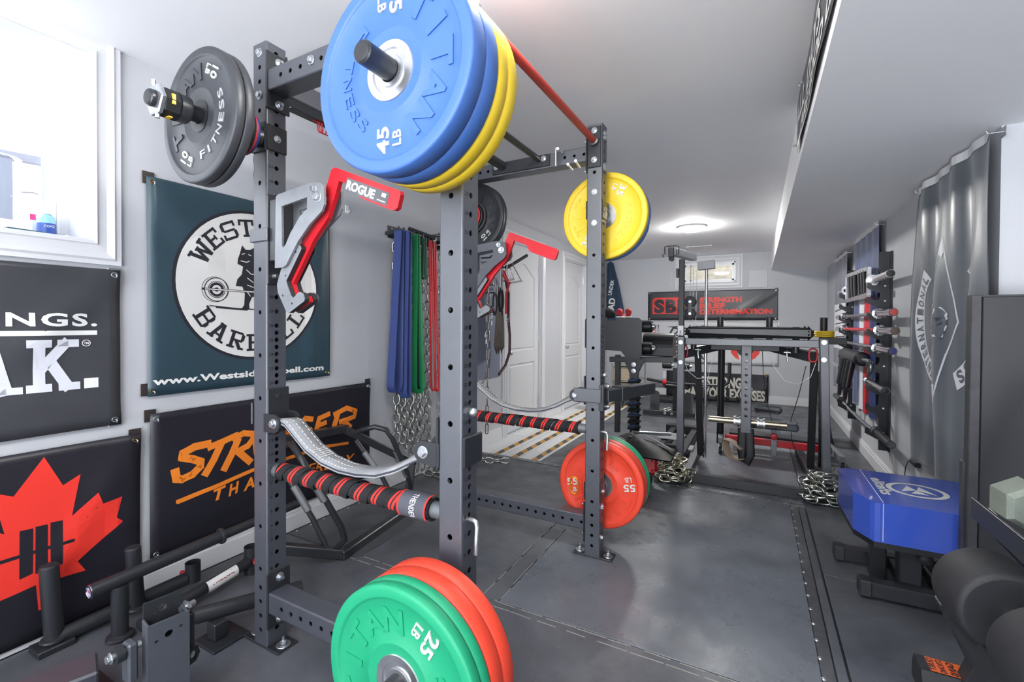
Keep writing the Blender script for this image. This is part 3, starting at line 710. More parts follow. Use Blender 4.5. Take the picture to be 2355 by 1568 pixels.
PG = 'bumper plates stored on the power rack'
BLUE, YEL, GRN, RED, BLK = '#4269ad', '#dfbf2e', '#1f9c70', '#e0452f', '#34363b'
def place(o, x, y, z): o.location = RK(x, y, z); o.rotation_euler = (0, 0, RR)
dz = -.013
def stack(key, items, start):
    x, y, s, z, L = HORN[key]; cx = x+T3/2; cur = start
    for (color, lb, t, rot, r, lab) in items:
        o = bumper('bumper_plate', lab, color, lb, r, t, rot, lb, group=PG)
        yy = (y-cur-t) if s < 0 else (y+T3+cur)
        place(o, cx, yy, z-.0015); cur += t+.0005
    return cur
stack('B1', [(YEL, '35', .042, -80, .225, 'yellow rubber bumper plate high on the nearest post, touching the post'),
             (YEL, '35', .042, -95, .225, 'yellow rubber bumper plate high on the nearest post, against the blue plates'),
             (BLUE, '45', .051, -70, .225, 'blue bumper plate high on the nearest post, between yellow plates and outermost plate'),
             (BLUE, '45', .051, -90, .225, 'large blue bumper plate reading 45 LB, outermost on the nearest post at top')], .047)
stack('B2', [(RED, '55', .047, 40, .225, 'orange-red bumper plate low on the nearest post, right next to the post'),
             (RED, '55', .047, 80, .225, 'orange-red bumper plate low on the nearest post, against the green ones'),
             (GRN, '25', .0305, 10, .225, 'green bumper plate low on the nearest post, sandwiched behind the outermost green plate'),
             (GRN, '25', .0305, 60, .225, 'green bumper plate reading 25 LB, outermost low on the nearest post')], .047)
stack('C1', [(YEL, '35', .044, 60, .225, 'yellow bumper plate reading 35 LB high behind the far right post'),
             (BLUE, '45', .05, 20, .225, 'blue bumper plate hidden mostly behind the yellow one on the far right post')], .072)
stack('C2', [(RED, '55', .048, 190, .225, 'red bumper plate reading 55 LB low behind the far right post'),
             (RED, '55', .048, 150, .225, 'red bumper plate low behind the far right post, second from the post'),
             (GRN, '25', .03, 10, .225, 'green bumper plate low behind the far right post, behind the red ones'),
             (GRN, '25', .03, 70, .225, 'green bumper plate farthest from the post, low behind the far right post')], .047)
def small_plate(label, r, t, m, key, start, name='change_plate'):
    x, y, s, z, L = HORN[key]; cx = x+T3/2; rt = root(name, label, 'weight plate', group='small plates on the upper rear pegs')
    b = MB(); b.T = b.frame((0, 0, 0), (0, 1, 0))[0]
    p = [(.0258, .002), (.040, .002), (.042, .004), (r-.014, .004), (r-.010, .0), (r-.003, .0), (r, .003)]
    b.rev(p+[(a, t-c_) for a, c_ in p[::-1]]+[p[0]], m, 48, False, True, False); b.build('plate_body', rt)
    yy = (y-start-t) if s < 0 else (y+T3+start); place(rt, cx, yy, z-.0015); return rt
M_cast = mat('cast_iron_hammertone', '#4a4c50', .5, .4, bump=.9, bscale=260)
M_redr = mat('red_change_plate', '#c8323a', .5); M_blur = mat('blue_change_plate', '#2f3f86', .5)
for key, w_ in (('A1', 'upper left'), ('D1', 'upper far left')):
    base = .040
    small_plate('thin blue change plate next to the post on the %s peg' % w_, .072, .012, M_blur, key, base)
    small_plate('thin red change plate between the blue and black ones on the %s peg' % w_, .080, .012, M_redr, key, base+.0125)
    small_plate('small black plate beside the red one on the %s peg' % w_, .090, .018, M_rubsm, key, base+.025)
    small_plate('small grey cast plate in the middle of the %s peg' % w_, .100, .022, M_cast, key, base+.0435)
    if key == 'A1': small_plate('larger grey cast plate behind the two ten pound plates, %s peg' % w_, .116, .024, M_cast, key, base+.066)
    n = .104 if key == 'A1' else .067
    for i in range(2):
        lab = ['black ten pound plate, inner one of the pair on the %s peg' % w_, 'black plate reading 10 LB, outer one of the pair on the %s peg' % w_][i]
        o = bumper('bumper_plate', lab, BLK, '10', .21, .029, 60 if key == 'A1' else (-52 if i == 0 else 30), '10', letters='metal', group=PG, hubr=.030)
        x, y, s, z, L = HORN[key]; st = base+n+i*.0295
        place(o, x+T3/2, (y-st-.029) if s < 0 else (y+T3+st), z-.0015)
# barbell collar on peg A
cl = root('barbell_collar', 'silver and black locking collar with yellow tab on the upper left peg', 'collar'); place(cl, A0+T3/2, -.232, 1.807)
b = MB(); b.T = b.frame((0, 0, 0), (0, -1, 0))[0]
b.rev([(.0255, 0), (.040, 0), (.041, .004), (.041, .030), (.0255, .032)], M_blk2, 32, False); b.build('inner_ring', cl)
b = MB(); b.T = b.frame((0, .0, 0), (0, -1, 0))[0] @ Matrix.Translation((0, 0, .032))
b.rev([(.0255, 0), (.043, 0), (.045, .004), (.045, .040), (.043, .044), (.0255, .044)], M_rubsm, 8, False, False); b.build('body', cl)
b = MB(); b.box((.034, -.060, -.012), (.0445, -.050, .018), mat('yellow_tab', '#e9b51c', .4), .001); b.box((-.002, -.060, -.0452), (.022, -.049, -.0425), MATS['yellow_tab']); b.build('tab', cl)
b = MB(); b.T = b.frame((0, -.076, 0), (0, -1, 0))[0]
b.rev([(.0255, 0), (.048, 0), (.048, .009), (.044, .012), (.0255, .012)], M_zinc, 6, False, False); b.build('end_plate', cl)
b = MB(); b.cyl((-.012, -.083, .040), (-.012, -.083, .060), .006, M_zinc, n=12); b.cyl((.010, -.083, -.04), (.010, -.083, -.056), .006, M_zinc, n=12); b.build('pin', cl)
# orange carabiner hooked at post C
def carabiner(b, c, L, W, r, m, ux=(1, 0, 0), uy=(0, 0, 1)):
    c = V(c); ux = V(ux); uy = V(uy); P = []
    for k in range(32):
        a = 2*pi*k/32; x = cos(a); y = sin(a)
        P.append(c+ux*W*(abs(x)**.6*(1 if x > 0 else -1))+uy*L*(abs(y)**.75*(1 if y > 0 else -1)))
    b.tube(P, r, m, 8, closed=True)
cb = MB(); carabiner(cb, (0, 0, 0), .042, .020, .0045, mat('orange_anodised', '#e98a14', .3, .6))
o = cb.build('carabiner'); place(o, -.055, C0-.004, .345); tag(o, 'orange carabiner hooked beside the far right post above the red plate', 'carabiner')
for (x, y, z, rz, lb) in ((0, 0, .625, 0, 'bent silver locking pin low in the nearest post'), (0, C0, .622, 0, 'bent silver locking pin low in the far right post')):
    b = MB(); b.tube([(-.03, 0, 0), (.010, 0, 0), (.022, -.002, -.003), (.028, -.006, -.014), (.028, -.010, -.06), (.028, -.011, -.085)], .0065, M_zinc, 12)
    o = b.build('locking_pin'); place(o, T3+x, y+T3/2, z); tag(o, lb, 'pin', 'bent locking pins')
for (y, lb) in ((0, 'round steel pin head in the nearest post above the black side plate'), (C0, 'round steel pin head in the far right post above the strap bracket')):
    b = MB(); b.axis((0, 0, 0), (1, 0, 0), [(.008, -.03), (.008, 0), (.0115, .002), (.0125, .012), (.008, .020), (.0001, .022)], M_zinc, 20, False, True, False)
    o = b.build('pull_pin'); place(o, T3, y+T3/2, zn(19)-.0 if y == 0 else 0.905); tag(o, lb, 'pin', 'round pin heads')
b = MB(); b.tube([(0, 0, 0), (.004, .03, -.012), (.006, .06, -.01)], .003, M_red, 8)
for k in range(3): carabiner(b, (.01, .05+.012*k, -.028), .022, .012+.004*k, .0022, M_red, (0, 1, 0), (0, 0, 1))
o = b.build('red_cable_loop'); place(o, A0+T3-.02, .18, 1.955); tag(o, 'thin red cable looped under the rear top crossmember of the rack', 'cable')
b = MB()
for k in range(2): carabiner(b, (0, 0, -.02-.055*k), .018, .014, .0012, M_zinc, (0, 1, 0), (0, 0, 1))
o = b.build('key_ring'); place(o, A0-.008, .02, 1.76); tag(o, 'small wire rings hanging at the back of the left post', 'ring')

# ================================================================== LEVER ARMS (one pair)
def monolift(label, lab_text, brm):
    rt = root('lever_arm_hook', label, 'lever arm', group='red lever arm hooks on the rack')
    # origin at the upright's +X / -Y corner (x=A0+T3 -> 0), z is world height minus 1.35
    Z = 1.35
    P = lambda L: [(x+.755, z-Z) for x, z in L]
    outer = P([(-.703, 1.590), (-.69, 1.596), (-.520, 1.612), (-.475, 1.604), (-.461, 1.592), (-.458, 1.535), (-.470, 1.514), (-.528, 1.478), (-.587, 1.427), (-.627, 1.379), (-.648, 1.352), (-.665, 1.345), (-.709, 1.345)])
    inner = P([(-.672, 1.553), (-.541, 1.567), (-.541, 1.529), (-.576, 1.509), (-.625, 1.459), (-.652, 1.420), (-.664, 1.412), (-.670, 1.418)])
    for y0 in (.000, .068):
        b = MB(); b.prism(outer, 'y', y0, y0+.008, brm, hole=inner); b.build('bracket_plate', rt, bev=.001)
    b = MB(); b.box((.0, -.002, -.06), (.008, T3+.002, .255), M_blk2, .003); b.box((.008, .004, .02), (.050, .072, .235), M_blk2, .004)
    b.box((-T3-.006, -.007, .092), (.012, .0, .137), M_blk, .002); b.box((-T3-.006, T3, .092), (.012, T3+.007, .137), M_blk, .002); b.box((-T3-.012, -.007, .092), (-T3-.006+.004, T3+.007, .137), M_blk, .002)
    b.cyl((.010, .02, -.03), (.032, .02, -.03), .008, M_zinc, n=14)
    b.build('mounting_bracket', rt)
    b = MB()
    for x, z, r in ((-.507, 1.590, .009), (-.490, 1.561, .0125)):
        b.bolt((x+.755, 0, z-Z), (0, -1, 0), r, h=.010); b.bolt((x+.755, .076, z-Z), (0, 1, 0), r)
        b.cyl((x+.755, .008, z-Z), (x+.755, .068, z-Z), r*.7, M_zinc, n=12)
    b.build('pivot_bolt', rt)
    arm = P([(-.461, 1.653), (-.445, 1.658), (-.186, 1.553), (-.168, 1.545), (-.166, 1.535), (-.178, 1.497), (-.190, 1.491), (-.205, 1.494), (-.330, 1.545), (-.350, 1.581), (-.426, 1.612), (-.448, 1.560), (-.478, 1.500), (-.551, 1.430),
             (-.600, 1.362), (-.655, 1.290), (-.648, 1.272), (-.632, 1.243), (-.622, 1.240), (-.600, 1.250), (-.576, 1.247), (-.570, 1.228), (-.652, 1.197), (-.664, 1.204), (-.700, 1.262), (-.705, 1.290), (-.680, 1.330), (-.640, 1.390), (-.590, 1.452), (-.520, 1.530), (-.492, 1.590)])
    b = MB(); b.prism(arm, 'y', .030, .046, M_red); armo = b.build('arm', rt, bev=.0012)
    shoe = P([(-.598, 1.420), (-.585, 1.412), (-.584, 1.402), (-.662, 1.300), (-.655, 1.282), (-.636, 1.248), (-.624, 1.241), (-.600, 1.258), (-.590, 1.260), (-.572, 1.253), (-.566, 1.236), (-.570, 1.228), (-.648, 1.190), (-.662, 1.194), (-.708, 1.262), (-.712, 1.290), (-.690, 1.340)])
    for y0, y1 in ((.012, .028), (.048, .064)):
        b = MB(); b.prism(shoe, 'y', y0, y1, M_rub)
        b.prism([(x*.97+.002, z) for x, z in shoe] if False else shoe, 'y', y0-.002 if y0 < .03 else y1, y0 if y0 < .03 else y1+.002, M_rawst)
        if y0 < .03:
            for x, z in ((-.612, 1.395), (-.665, 1.318), (-.680, 1.250), (-.632, 1.222)): b.axis((x+.755, y0-.002, z-Z), (0, -1, 0), [(.0035, -.001), (.0035, .0006), (.0001, .0006)], M_dark, 10, False)
        b.build('hook_shoe', armo, bev=.001)
    if lab_text:
        b = MB(); d = V((.185-.445, 0, .1))
        x0, z0, x1, z1 = -.385+.755, 1.622-Z, -.205+.755, 1.549-Z
        ux = V((x1-x0, 0, z1-z0)).normalized(); uy = V((-ux.z, 0, ux.x))
        q = lambda a, c_, y: tuple(V((x0, y, z0))+ux*a+uy*c_)
        L = (V((x1, 0, z1))-V((x0, 0, z0))).length
        b.add([q(0, -.045, .0293), q(L, -.045, .0293), q(L, -.006, .0293), q(0, -.006, .0293)], [(0, 1, 2, 3)], mat('grey_sticker', '#5b5d62', .5))
        put_text(b, 'ROGUE', M_white, text_frame(q(.006, -.039, .0288), ux, uy), .027, .130, 0, .04, center=False)
        b.add([q(L-.030, -.024, .0288), q(L-.012, -.024, .0288), q(L-.012, -.012, .0288), q(L-.030, -.012, .0288)], [(0, 1, 2, 3)], M_white)
        b.add([q(L-.044, -.038, .0288), q(L-.008, -.038, .0288), q(L-.008, -.035, .0288), q(L-.044, -.035, .0288)], [(0, 1, 2, 3)], M_white)
        b.build('brand_sticker', armo)
    return rt
o = monolift('red and black lever arm hook with white lettering on the left post', True, M_rawst); place(o, A0+T3, 0, 1.35)
o = monolift('red lever arm hook without lettering on the far left post, before the doors', False, M_blk); place(o, A0+T3, C0, 1.35)  # bracket takes the darker material to paint in its shaded facing

# ================================================================== STRAP SAFETIES
M_web = mat('grey_webbing', '#94969a', .85, var=.25, vscale=14, bump=.8, bscale=500)
M_webe = mat('dark_webbing_edge', '#3b3d45', .85)
def strap(y0, label):
    rt = root('safety_strap', label, 'strap', group='sagging strap safeties of the rack')
    zs = [(-.700, .815, -.2), (-.66, .808, 0), (-.62, .780, 0), (-.555, .735, 0), (-.48, .705, 0), (-.40, .692, 0), (-.32, .692, 0), (-.24, .704, .15), (-.17, .733, .45), (-.11, .768, .8), (-.06, .792, 1.1)]
    # webbing: centre line with twist about X toward the right end
    def band(off, wid, th, m, b, a=0, z=len(zs), dy=0):
        vs = []
        P = []
        for i in range(len(zs)-1):
            for k in range(4):
                t = k/4; p, q = zs[i], zs[i+1]; P.append(tuple(p[j]+(q[j]-p[j])*t for j in range(3)))
        P.append(zs[-1]); P = P[a*4:z*4]
        for i, (x, zz, tw) in enumerate(P):
            cy = T3/2+dy; w_ = wid*(1-.25*max(0, tw))
            wy, wz = cos(tw*.9)*w_/2, sin(tw*.9)*w_/2
            for s in (-1, 1):
                vs += [(x, cy+s*wy, zz+off+s*wz*.6+th/2), (x, cy+s*wy, zz+off+s*wz*.6-th/2)]
        n = len(P); fs = []
        for i in range(n-1):
            o_ = i*4; q = o_+4
            fs += [(o_, q, q+2, o_+2), (o_+1, o_+3, q+3, q+1), (o_, o_+1, q+1, q), (o_+2, q+2, q+3, o_+3)]
        fs += [(0, 2, 3, 1), (n*4-4, n*4-3, n*4-1, n*4-2)]
        b.add(vs, fs, m, True)
    b = MB(); band(.004, .072, .004, M_web, b); band(-.001, .071, .004, M_webe, b); band(-.006, .072, .004, M_web, b, 0, 9)
    wb = b.build('webbing', rt)
    b = MB()
    for yy in (.012, .038, .064): 
        for i in range(22):
            x = -.68+i*.015; 
            zc = None
            for p, q in zip(zs, zs[1:]):
                if p[0] <= x <= q[0]: zc = p[1]+(q[1]-p[1])*(x-p[0])/(q[0]-p[0]); sl = (q[1]-p[1])/(q[0]-p[0])
            if i < 21: b.bar((x, yy, zc+.0072), (x+.009, yy, zc+.0072+sl*.009), .0016, .0012, M_white, 0)
    for i in range(5):
        b.bar((-.535+i*.011, .010, .7335-.0035*i), (-.535+i*.011, .066, .7335-.0035*i), .0014, .0012, M_white, 0)
    b.build('stitching', wb, kind='stuff')
    # end bracket on A
    def ear(b, x, z, s, r=.032):
        for y_ in (-.004, T3-.004):
            pl = [(x-s*.055, z+.030), (x-s*.055, z-.034)]+[(x+r*cos(radians(a))*s, z+r*sin(radians(a))) for a in range(-80, 81, 16)]
            b.prism(pl, 'y', y_, y_+.007, M_blk2)
        b.bolt((x, -.004, z), (0, -1, 0), .012, h=.010); b.bolt((x, T3+.003, z), (0, 1, 0), .012); b.cyl((x, .003, z), (x, T3-.004, z), .009, M_zinc, n=14)
    b = MB(); ear(b, -.712, .806, 1); b.box((A0+T3, -.002, .765), (A0+T3+.008, T3+.006, .925), M_blk2, .003)
    b.box((A0-.010, -.006, .79), (A0-.002, T3+.006, .87), M_blk2, .003); b.box((A0-.008, T3+.001, .79), (A0+T3+.004, T3+.008, .85), M_blk2, .002)
    b.axis((A0+T3+.008, T3/2, .895), (1, 0, 0), [(.010, 0), (.009, .004), (.0001, .005)], M_blk2, 16, False)
    b.build('end_bracket', rt)
    b = MB(); ear(b, -.052, .800, -1); b.box((-.009, -.004, .755), (-.001, T3+.004, .90), M_blk2, .003)
    b.box((T3+.002, -.004, .772), (T3+.010, T3+.012, .856), M_blk2, .006); b.box((-.004, T3+.001, .78), (T3+.006, T3+.008, .84), M_blk2, .002)
    if y0 > .5: b.box((-.06, -.009, .770), (T3+.006, -.001, .838), M_blk, .003)
    b.build('end_bracket', rt)
    return rt
o = strap(0, 'grey stitched safety strap sagging across the near side of the rack'); place(o, 0, 0, 0)
o = strap(C0, 'grey stitched safety strap sagging across the far side of the rack'); place(o, 0, C0, 0)

# ================================================================== WRAPPED SAFETY PIPES
M_wrap = mat('black_wrap_fabric', '#1b1b1e', .9, bump=.8, bscale=400, var=.2)
M_wred = mat('red_wrap_stripe', '#e2312b', .8)
def pipe(label, x0, x1, txt, turns, seed):
    rd = random.Random(seed)
    rt = root('wrapped_safety_bar', label, 'safety bar', group='safety bars wrapped in striped fabric')
    b = MB(); b.cyl((A0+T3-.001, 0, 0), (.001, 0, 0), .0235, mat('bare_grey_pipe', '#6d7175', .45, .4), n=28); b.build('pipe', rt)
    L = x1-x0; n = turns; pit = L/(n+.5); N = 28; cols_ = [0, .26, .27, .385, .395, .45, .46, .575, .585, .80, .97, 1.0]; K = len(cols_)
    vs = []; fr_ = []; fb_ = []; T_ = (n+2)*N
    for i in range(T_+1):
        th = 2*pi*i/N; ph = i/N-1
        for j, c_ in enumerate(cols_):
            x = min(x1, max(x0, x0+pit*(ph+c_+.10*sin(ph*1.7+.5*c_))))
            r_ = .0285+.0040*c_+.0012*sin(i*.9+c_*4)+.0015*sin(ph*2.1)-(.003 if j == K-1 else 0)
            vs.append((x, r_*cos(-th), r_*sin(-th)))
    for i in range(T_):
        for j in range(K-1):
            f = (i*K+j, i*K+j+1, (i+1)*K+j+1, (i+1)*K+j)
            (fr_ if j in (2, 6) else fb_).append(f)
    b = MB(); b.add(vs, fb_, M_wrap, True); b.add(vs, fr_, M_wred, True)
    for xx in (x0, x1): b.axis((xx, 0, 0), (1, 0, 0), [(.0236, 0), (.033, .0005)], M_wrap, 28, False)
    fw_ = b.build('fabric_wrap', rt)
    if txt:
        b = MB(); x2 = x1-.005; n2 = 18
        def strip(xa, xb, r, m, a0, a1):
            v2 = []
            for k in range(n2+1):
                a = radians(a0+(a1-a0)*k/n2); v2 += [(xa, r*cos(a), r*sin(a)), (xb, r*cos(a), r*sin(a))]
            b.add(v2, [(2*k, 2*k+1, 2*k+3, 2*k+2) for k in range(n2)], m, True)
        strip(x2-.10, x2, .0365, mat('grey_label', '#4d505a', .8), 60, 250); strip(x2-.105, x2-.098, .0368, M_wred, 60, 250); strip(x2-.006, x2, .0368, M_wred, 60, 250)
        for i, ch in enumerate('THENDER'):
            a = radians(110+i*17); rd_ = V((0, cos(a), sin(a))); tn = V((0, -sin(a), cos(a)))
            put_text(b, ch, M_white, text_frame(V((x2-.058, 0, 0))+rd_*.0370, tn, tn.cross(rd_)*-1 if False else rd_.cross(tn)), .020, .009, 0, .01)
        b.build('wrap_label', fw_)
    return rt
o = pipe('black and red wrapped safety bar across the near side of the rack', A0+T3+.035, -.045, 'T', 8, 3); place(o, 0, T3/2, .628)
o = pipe('black and red wrapped safety bar across the far side of the rack', A0+T3+.035, -.045, '', 9, 5); place(o, 0, C0+T3/2, .628)
# ================================================================== PRINTED BANNERS
class Art:
    def __init__(s): s.L = []          # (verts2d, faces, mat, layer)
    def poly(s, pts, m, layer=1, hole=None):
        bm = bmesh.new(); es = []
        for pl in [pts]+(hole or []):
            vs = [bm.verts.new((x, y, 0)) for x, y in pl]; es += [bm.edges.new((vs[i], vs[(i+1) % len(vs)])) for i in range(len(vs))]
        bmesh.ops.triangle_fill(bm, use_beauty=True, edges=es); bm.verts.index_update()
        s.L.append(([(v.co.x, v.co.y) for v in bm.verts], [tuple(v.index for v in f.verts) for f in bm.faces], m, layer)); bm.free()
    def rect(s, x0, y0, x1, y1, m, layer=1): s.L.append(([(x0, y0), (x1, y0), (x1, y1), (x0, y1)], [(0, 1, 2, 3)], m, layer))
    def line(s, pts, w, m, layer=1):
        for (xa, ya), (xb, yb) in zip(pts, pts[1:]):
            dx, dy = xb-xa, yb-ya; l = sqrt(dx*dx+dy*dy) or 1; nx, ny = -dy/l*w/2, dx/l*w/2; ex, ey = dx/l*w*.3, dy/l*w*.3
            s.L.append(([(xa-nx-ex, ya-ny-ey), (xb-nx+ex, yb-ny+ey), (xb+nx+ex, yb+ny+ey), (xa+nx-ex, ya+ny-ey)], [(0, 1, 2, 3)], m, layer))
    def disc(s, x, y, r, m, layer=1, r2=0, n=64):
        if r2: vs = [(x+q*cos(2*pi*i/n), y+q*sin(2*pi*i/n)) for q in (r2, r) for i in range(n)]; fs = [(i, n+i, n+(i+1) % n, (i+1) % n) for i in range(n)]
        else: vs = [(x+r*cos(2*pi*i/n), y+r*sin(2*pi*i/n)) for i in range(n)]; fs = [tuple(range(n))]
        s.L.append((vs, fs, m, layer))
    def text(s, txt, x, y, h, m, wid=None, layer=2, bold=.02, shear=0, rot=0, sp=1.0, center=False, slope=0):
        vs, fs, wd = glyphs(txt, bold, shear, sp); sx = wid/wd if wid else h; c_, n_ = cos(rot), sin(rot)
        o = -wd*sx/2 if center else 0
        P = [(a*sx+o, b*h) for a, b in vs]; s.L.append(([(x+a*c_-b*n_, y+a*n_+b*c_+slope*a) for a, b in P], fs, m, layer))
    def arc(s, txt, cx, cy, R, a_mid, h, m, w, up=True, slabf=True, step=None, layer=2):
        n = len(txt); step = step or 20
        for i, ch in enumerate(txt):
            k = i-(n-1)/2; a = radians(a_mid-k*step) if up else radians(a_mid+k*step)
            rot = a-pi/2 if up else a+pi/2; px, py = cx+R*cos(a), cy+R*sin(a)
            if not up: px, py = cx+(R)*cos(a), cy+(R)*sin(a)
            for pl in slab(ch):
                q = [((u-.5)*w, (v*h if up else v*h-h)) for u, v in pl]
                if up: q = [(u, v) for u, v in q]
                else: q = [(u, v+h*0) for u, v in q]
                s.L.append(([(px+u*cos(rot)-v*sin(rot), py+u*sin(rot)+v*cos(rot)) for u, v in q], [tuple(range(len(q)))], m, layer))
def _seg(a, b, t=.17):
    dx, dy = b[0]-a[0], b[1]-a[1]; l = sqrt(dx*dx+dy*dy); nx, ny = -dy/l*t/2, dx/l*t/2
    return [(a[0]-nx, a[1]-ny), (b[0]-nx, b[1]-ny), (b[0]+nx, b[1]+ny), (a[0]+nx, a[1]+ny)]
def _sb(x, y, w=.36, h=.13): 
    y0 = y if y < .5 else y-h
    return [(x-w/2, y0), (x+w/2, y0), (x+w/2, y0+h), (x-w/2, y0+h)]
def slab(ch):
    t = .19; S = []
    if ch == 'W': S = [_seg((.10, 1), (.30, 0), t), _seg((.30, .02), (.5, .8), t*.8), _seg((.5, .8), (.70, .02), t*.8), _seg((.70, 0), (.90, 1), t), _sb(.10, 1, .34), _sb(.90, 1, .34), _sb(.5, .85, .26, .1)]
    elif ch == 'E': S = [_seg((.24, 0), (.24, 1), t), [(.05, 0), (.9, 0), (.9, .13), (.05, .13)], [(.05, .87), (.9, .87), (.9, 1), (.05, 1)], [(.25, .44), (.65, .44), (.65, .56), (.25, .56)], [(.78, 0), (.9, 0), (.9, .32), (.78, .32)], [(.78, .68), (.9, .68), (.9, 1), (.78, 1)], [(.58, .36), (.68, .36), (.68, .64), (.58, .64)]]
    elif ch == 'S': S = [[(.1, .12), (.25, 0), (.8, 0), (.92, .14), (.1, .14)], [(.75, .1), (.92, .1), (.92, .45), (.75, .48)], [(.2, .44), (.8, .44), (.85, .56), (.15, .56)], [(.08, .52), (.25, .5), (.25, .9), (.08, .88)], [(.08, .86), (.92, .86), (.8, 1), (.22, 1)], [(.8, .68), (.92, .68), (.92, 1), (.8, 1)], [(.08, 0), (.2, 0), (.2, .32), (.08, .32)]]
    elif ch == 'T': S = [_seg((.5, 0), (.5, 1), t), [(.06, .87), (.94, .87), (.94, 1), (.06, 1)], [(.06, .66), (.18, .66), (.18, 1), (.06, 1)], [(.82, .66), (.94, .66), (.94, 1), (.82, 1)], _sb(.5, 0, .44)]
    elif ch == 'I': S = [_seg((.5, 0), (.5, 1), t), _sb(.5, 0, .5), _sb(.5, 1, .5)]
    elif ch == 'D': S = [_seg((.26, 0), (.26, 1), t), [(.05, 0), (.75, 0), (.85, .13), (.05, .13)], [(.05, .87), (.85, .87), (.75, 1), (.05, 1)], [(.75, .05), (.94, .2), (.94, .8), (.75, .95)]]
    elif ch == 'B': S = [_seg((.26, 0), (.26, 1), t), [(.05, 0), (.78, 0), (.88, .13), (.05, .13)], [(.05, .87), (.85, .87), (.75, 1), (.05, 1)], [(.25, .44), (.85, .44), (.85, .57), (.25, .57)], [(.74, .05), (.93, .15), (.93, .4), (.74, .5)], [(.72, .5), (.9, .6), (.9, .85), (.72, .95)]]
    elif ch == 'A': S = [_seg((.22, 0), (.46, 1), t), _seg((.78, 0), (.54, 1), t), [(.32, .26), (.7, .26), (.7, .38), (.32, .38)], _sb(.2, 0, .4), _sb(.8, 0, .4), [(.3, .88), (.6, .88), (.6, 1), (.3, 1)]]
    elif ch == 'R': S = [_seg((.26, 0), (.26, 1), t), [(.05, .87), (.85, .87), (.75, 1), (.05, 1)], [(.25, .42), (.85, .42), (.8, .55), (.25, .55)], [(.73, .42), (.92, .55), (.92, .85), (.73, .96)], _seg((.5, .46), (.82, 0), t), _sb(.26, 0, .42), _sb(.86, 0, .28)]
    elif ch == 'L': S = [_seg((.28, 0), (.28, 1), t), [(.05, 0), (.9, 0), (.9, .13), (.05, .13)], [(.78, 0), (.9, 0), (.9, .36), (.78, .36)], _sb(.28, 1, .46)]
    elif ch == 'K': S = [_seg((.24, 0), (.24, 1), .22), _seg((.26, .42), (.78, .98), .20), _seg((.42, .60), (.80, .02), .22), _sb(.24, 0, .46, .15), _sb(.24, 1, .46, .15), _sb(.80, 0, .42, .15), _sb(.78, 1, .42, .15)]
    return S
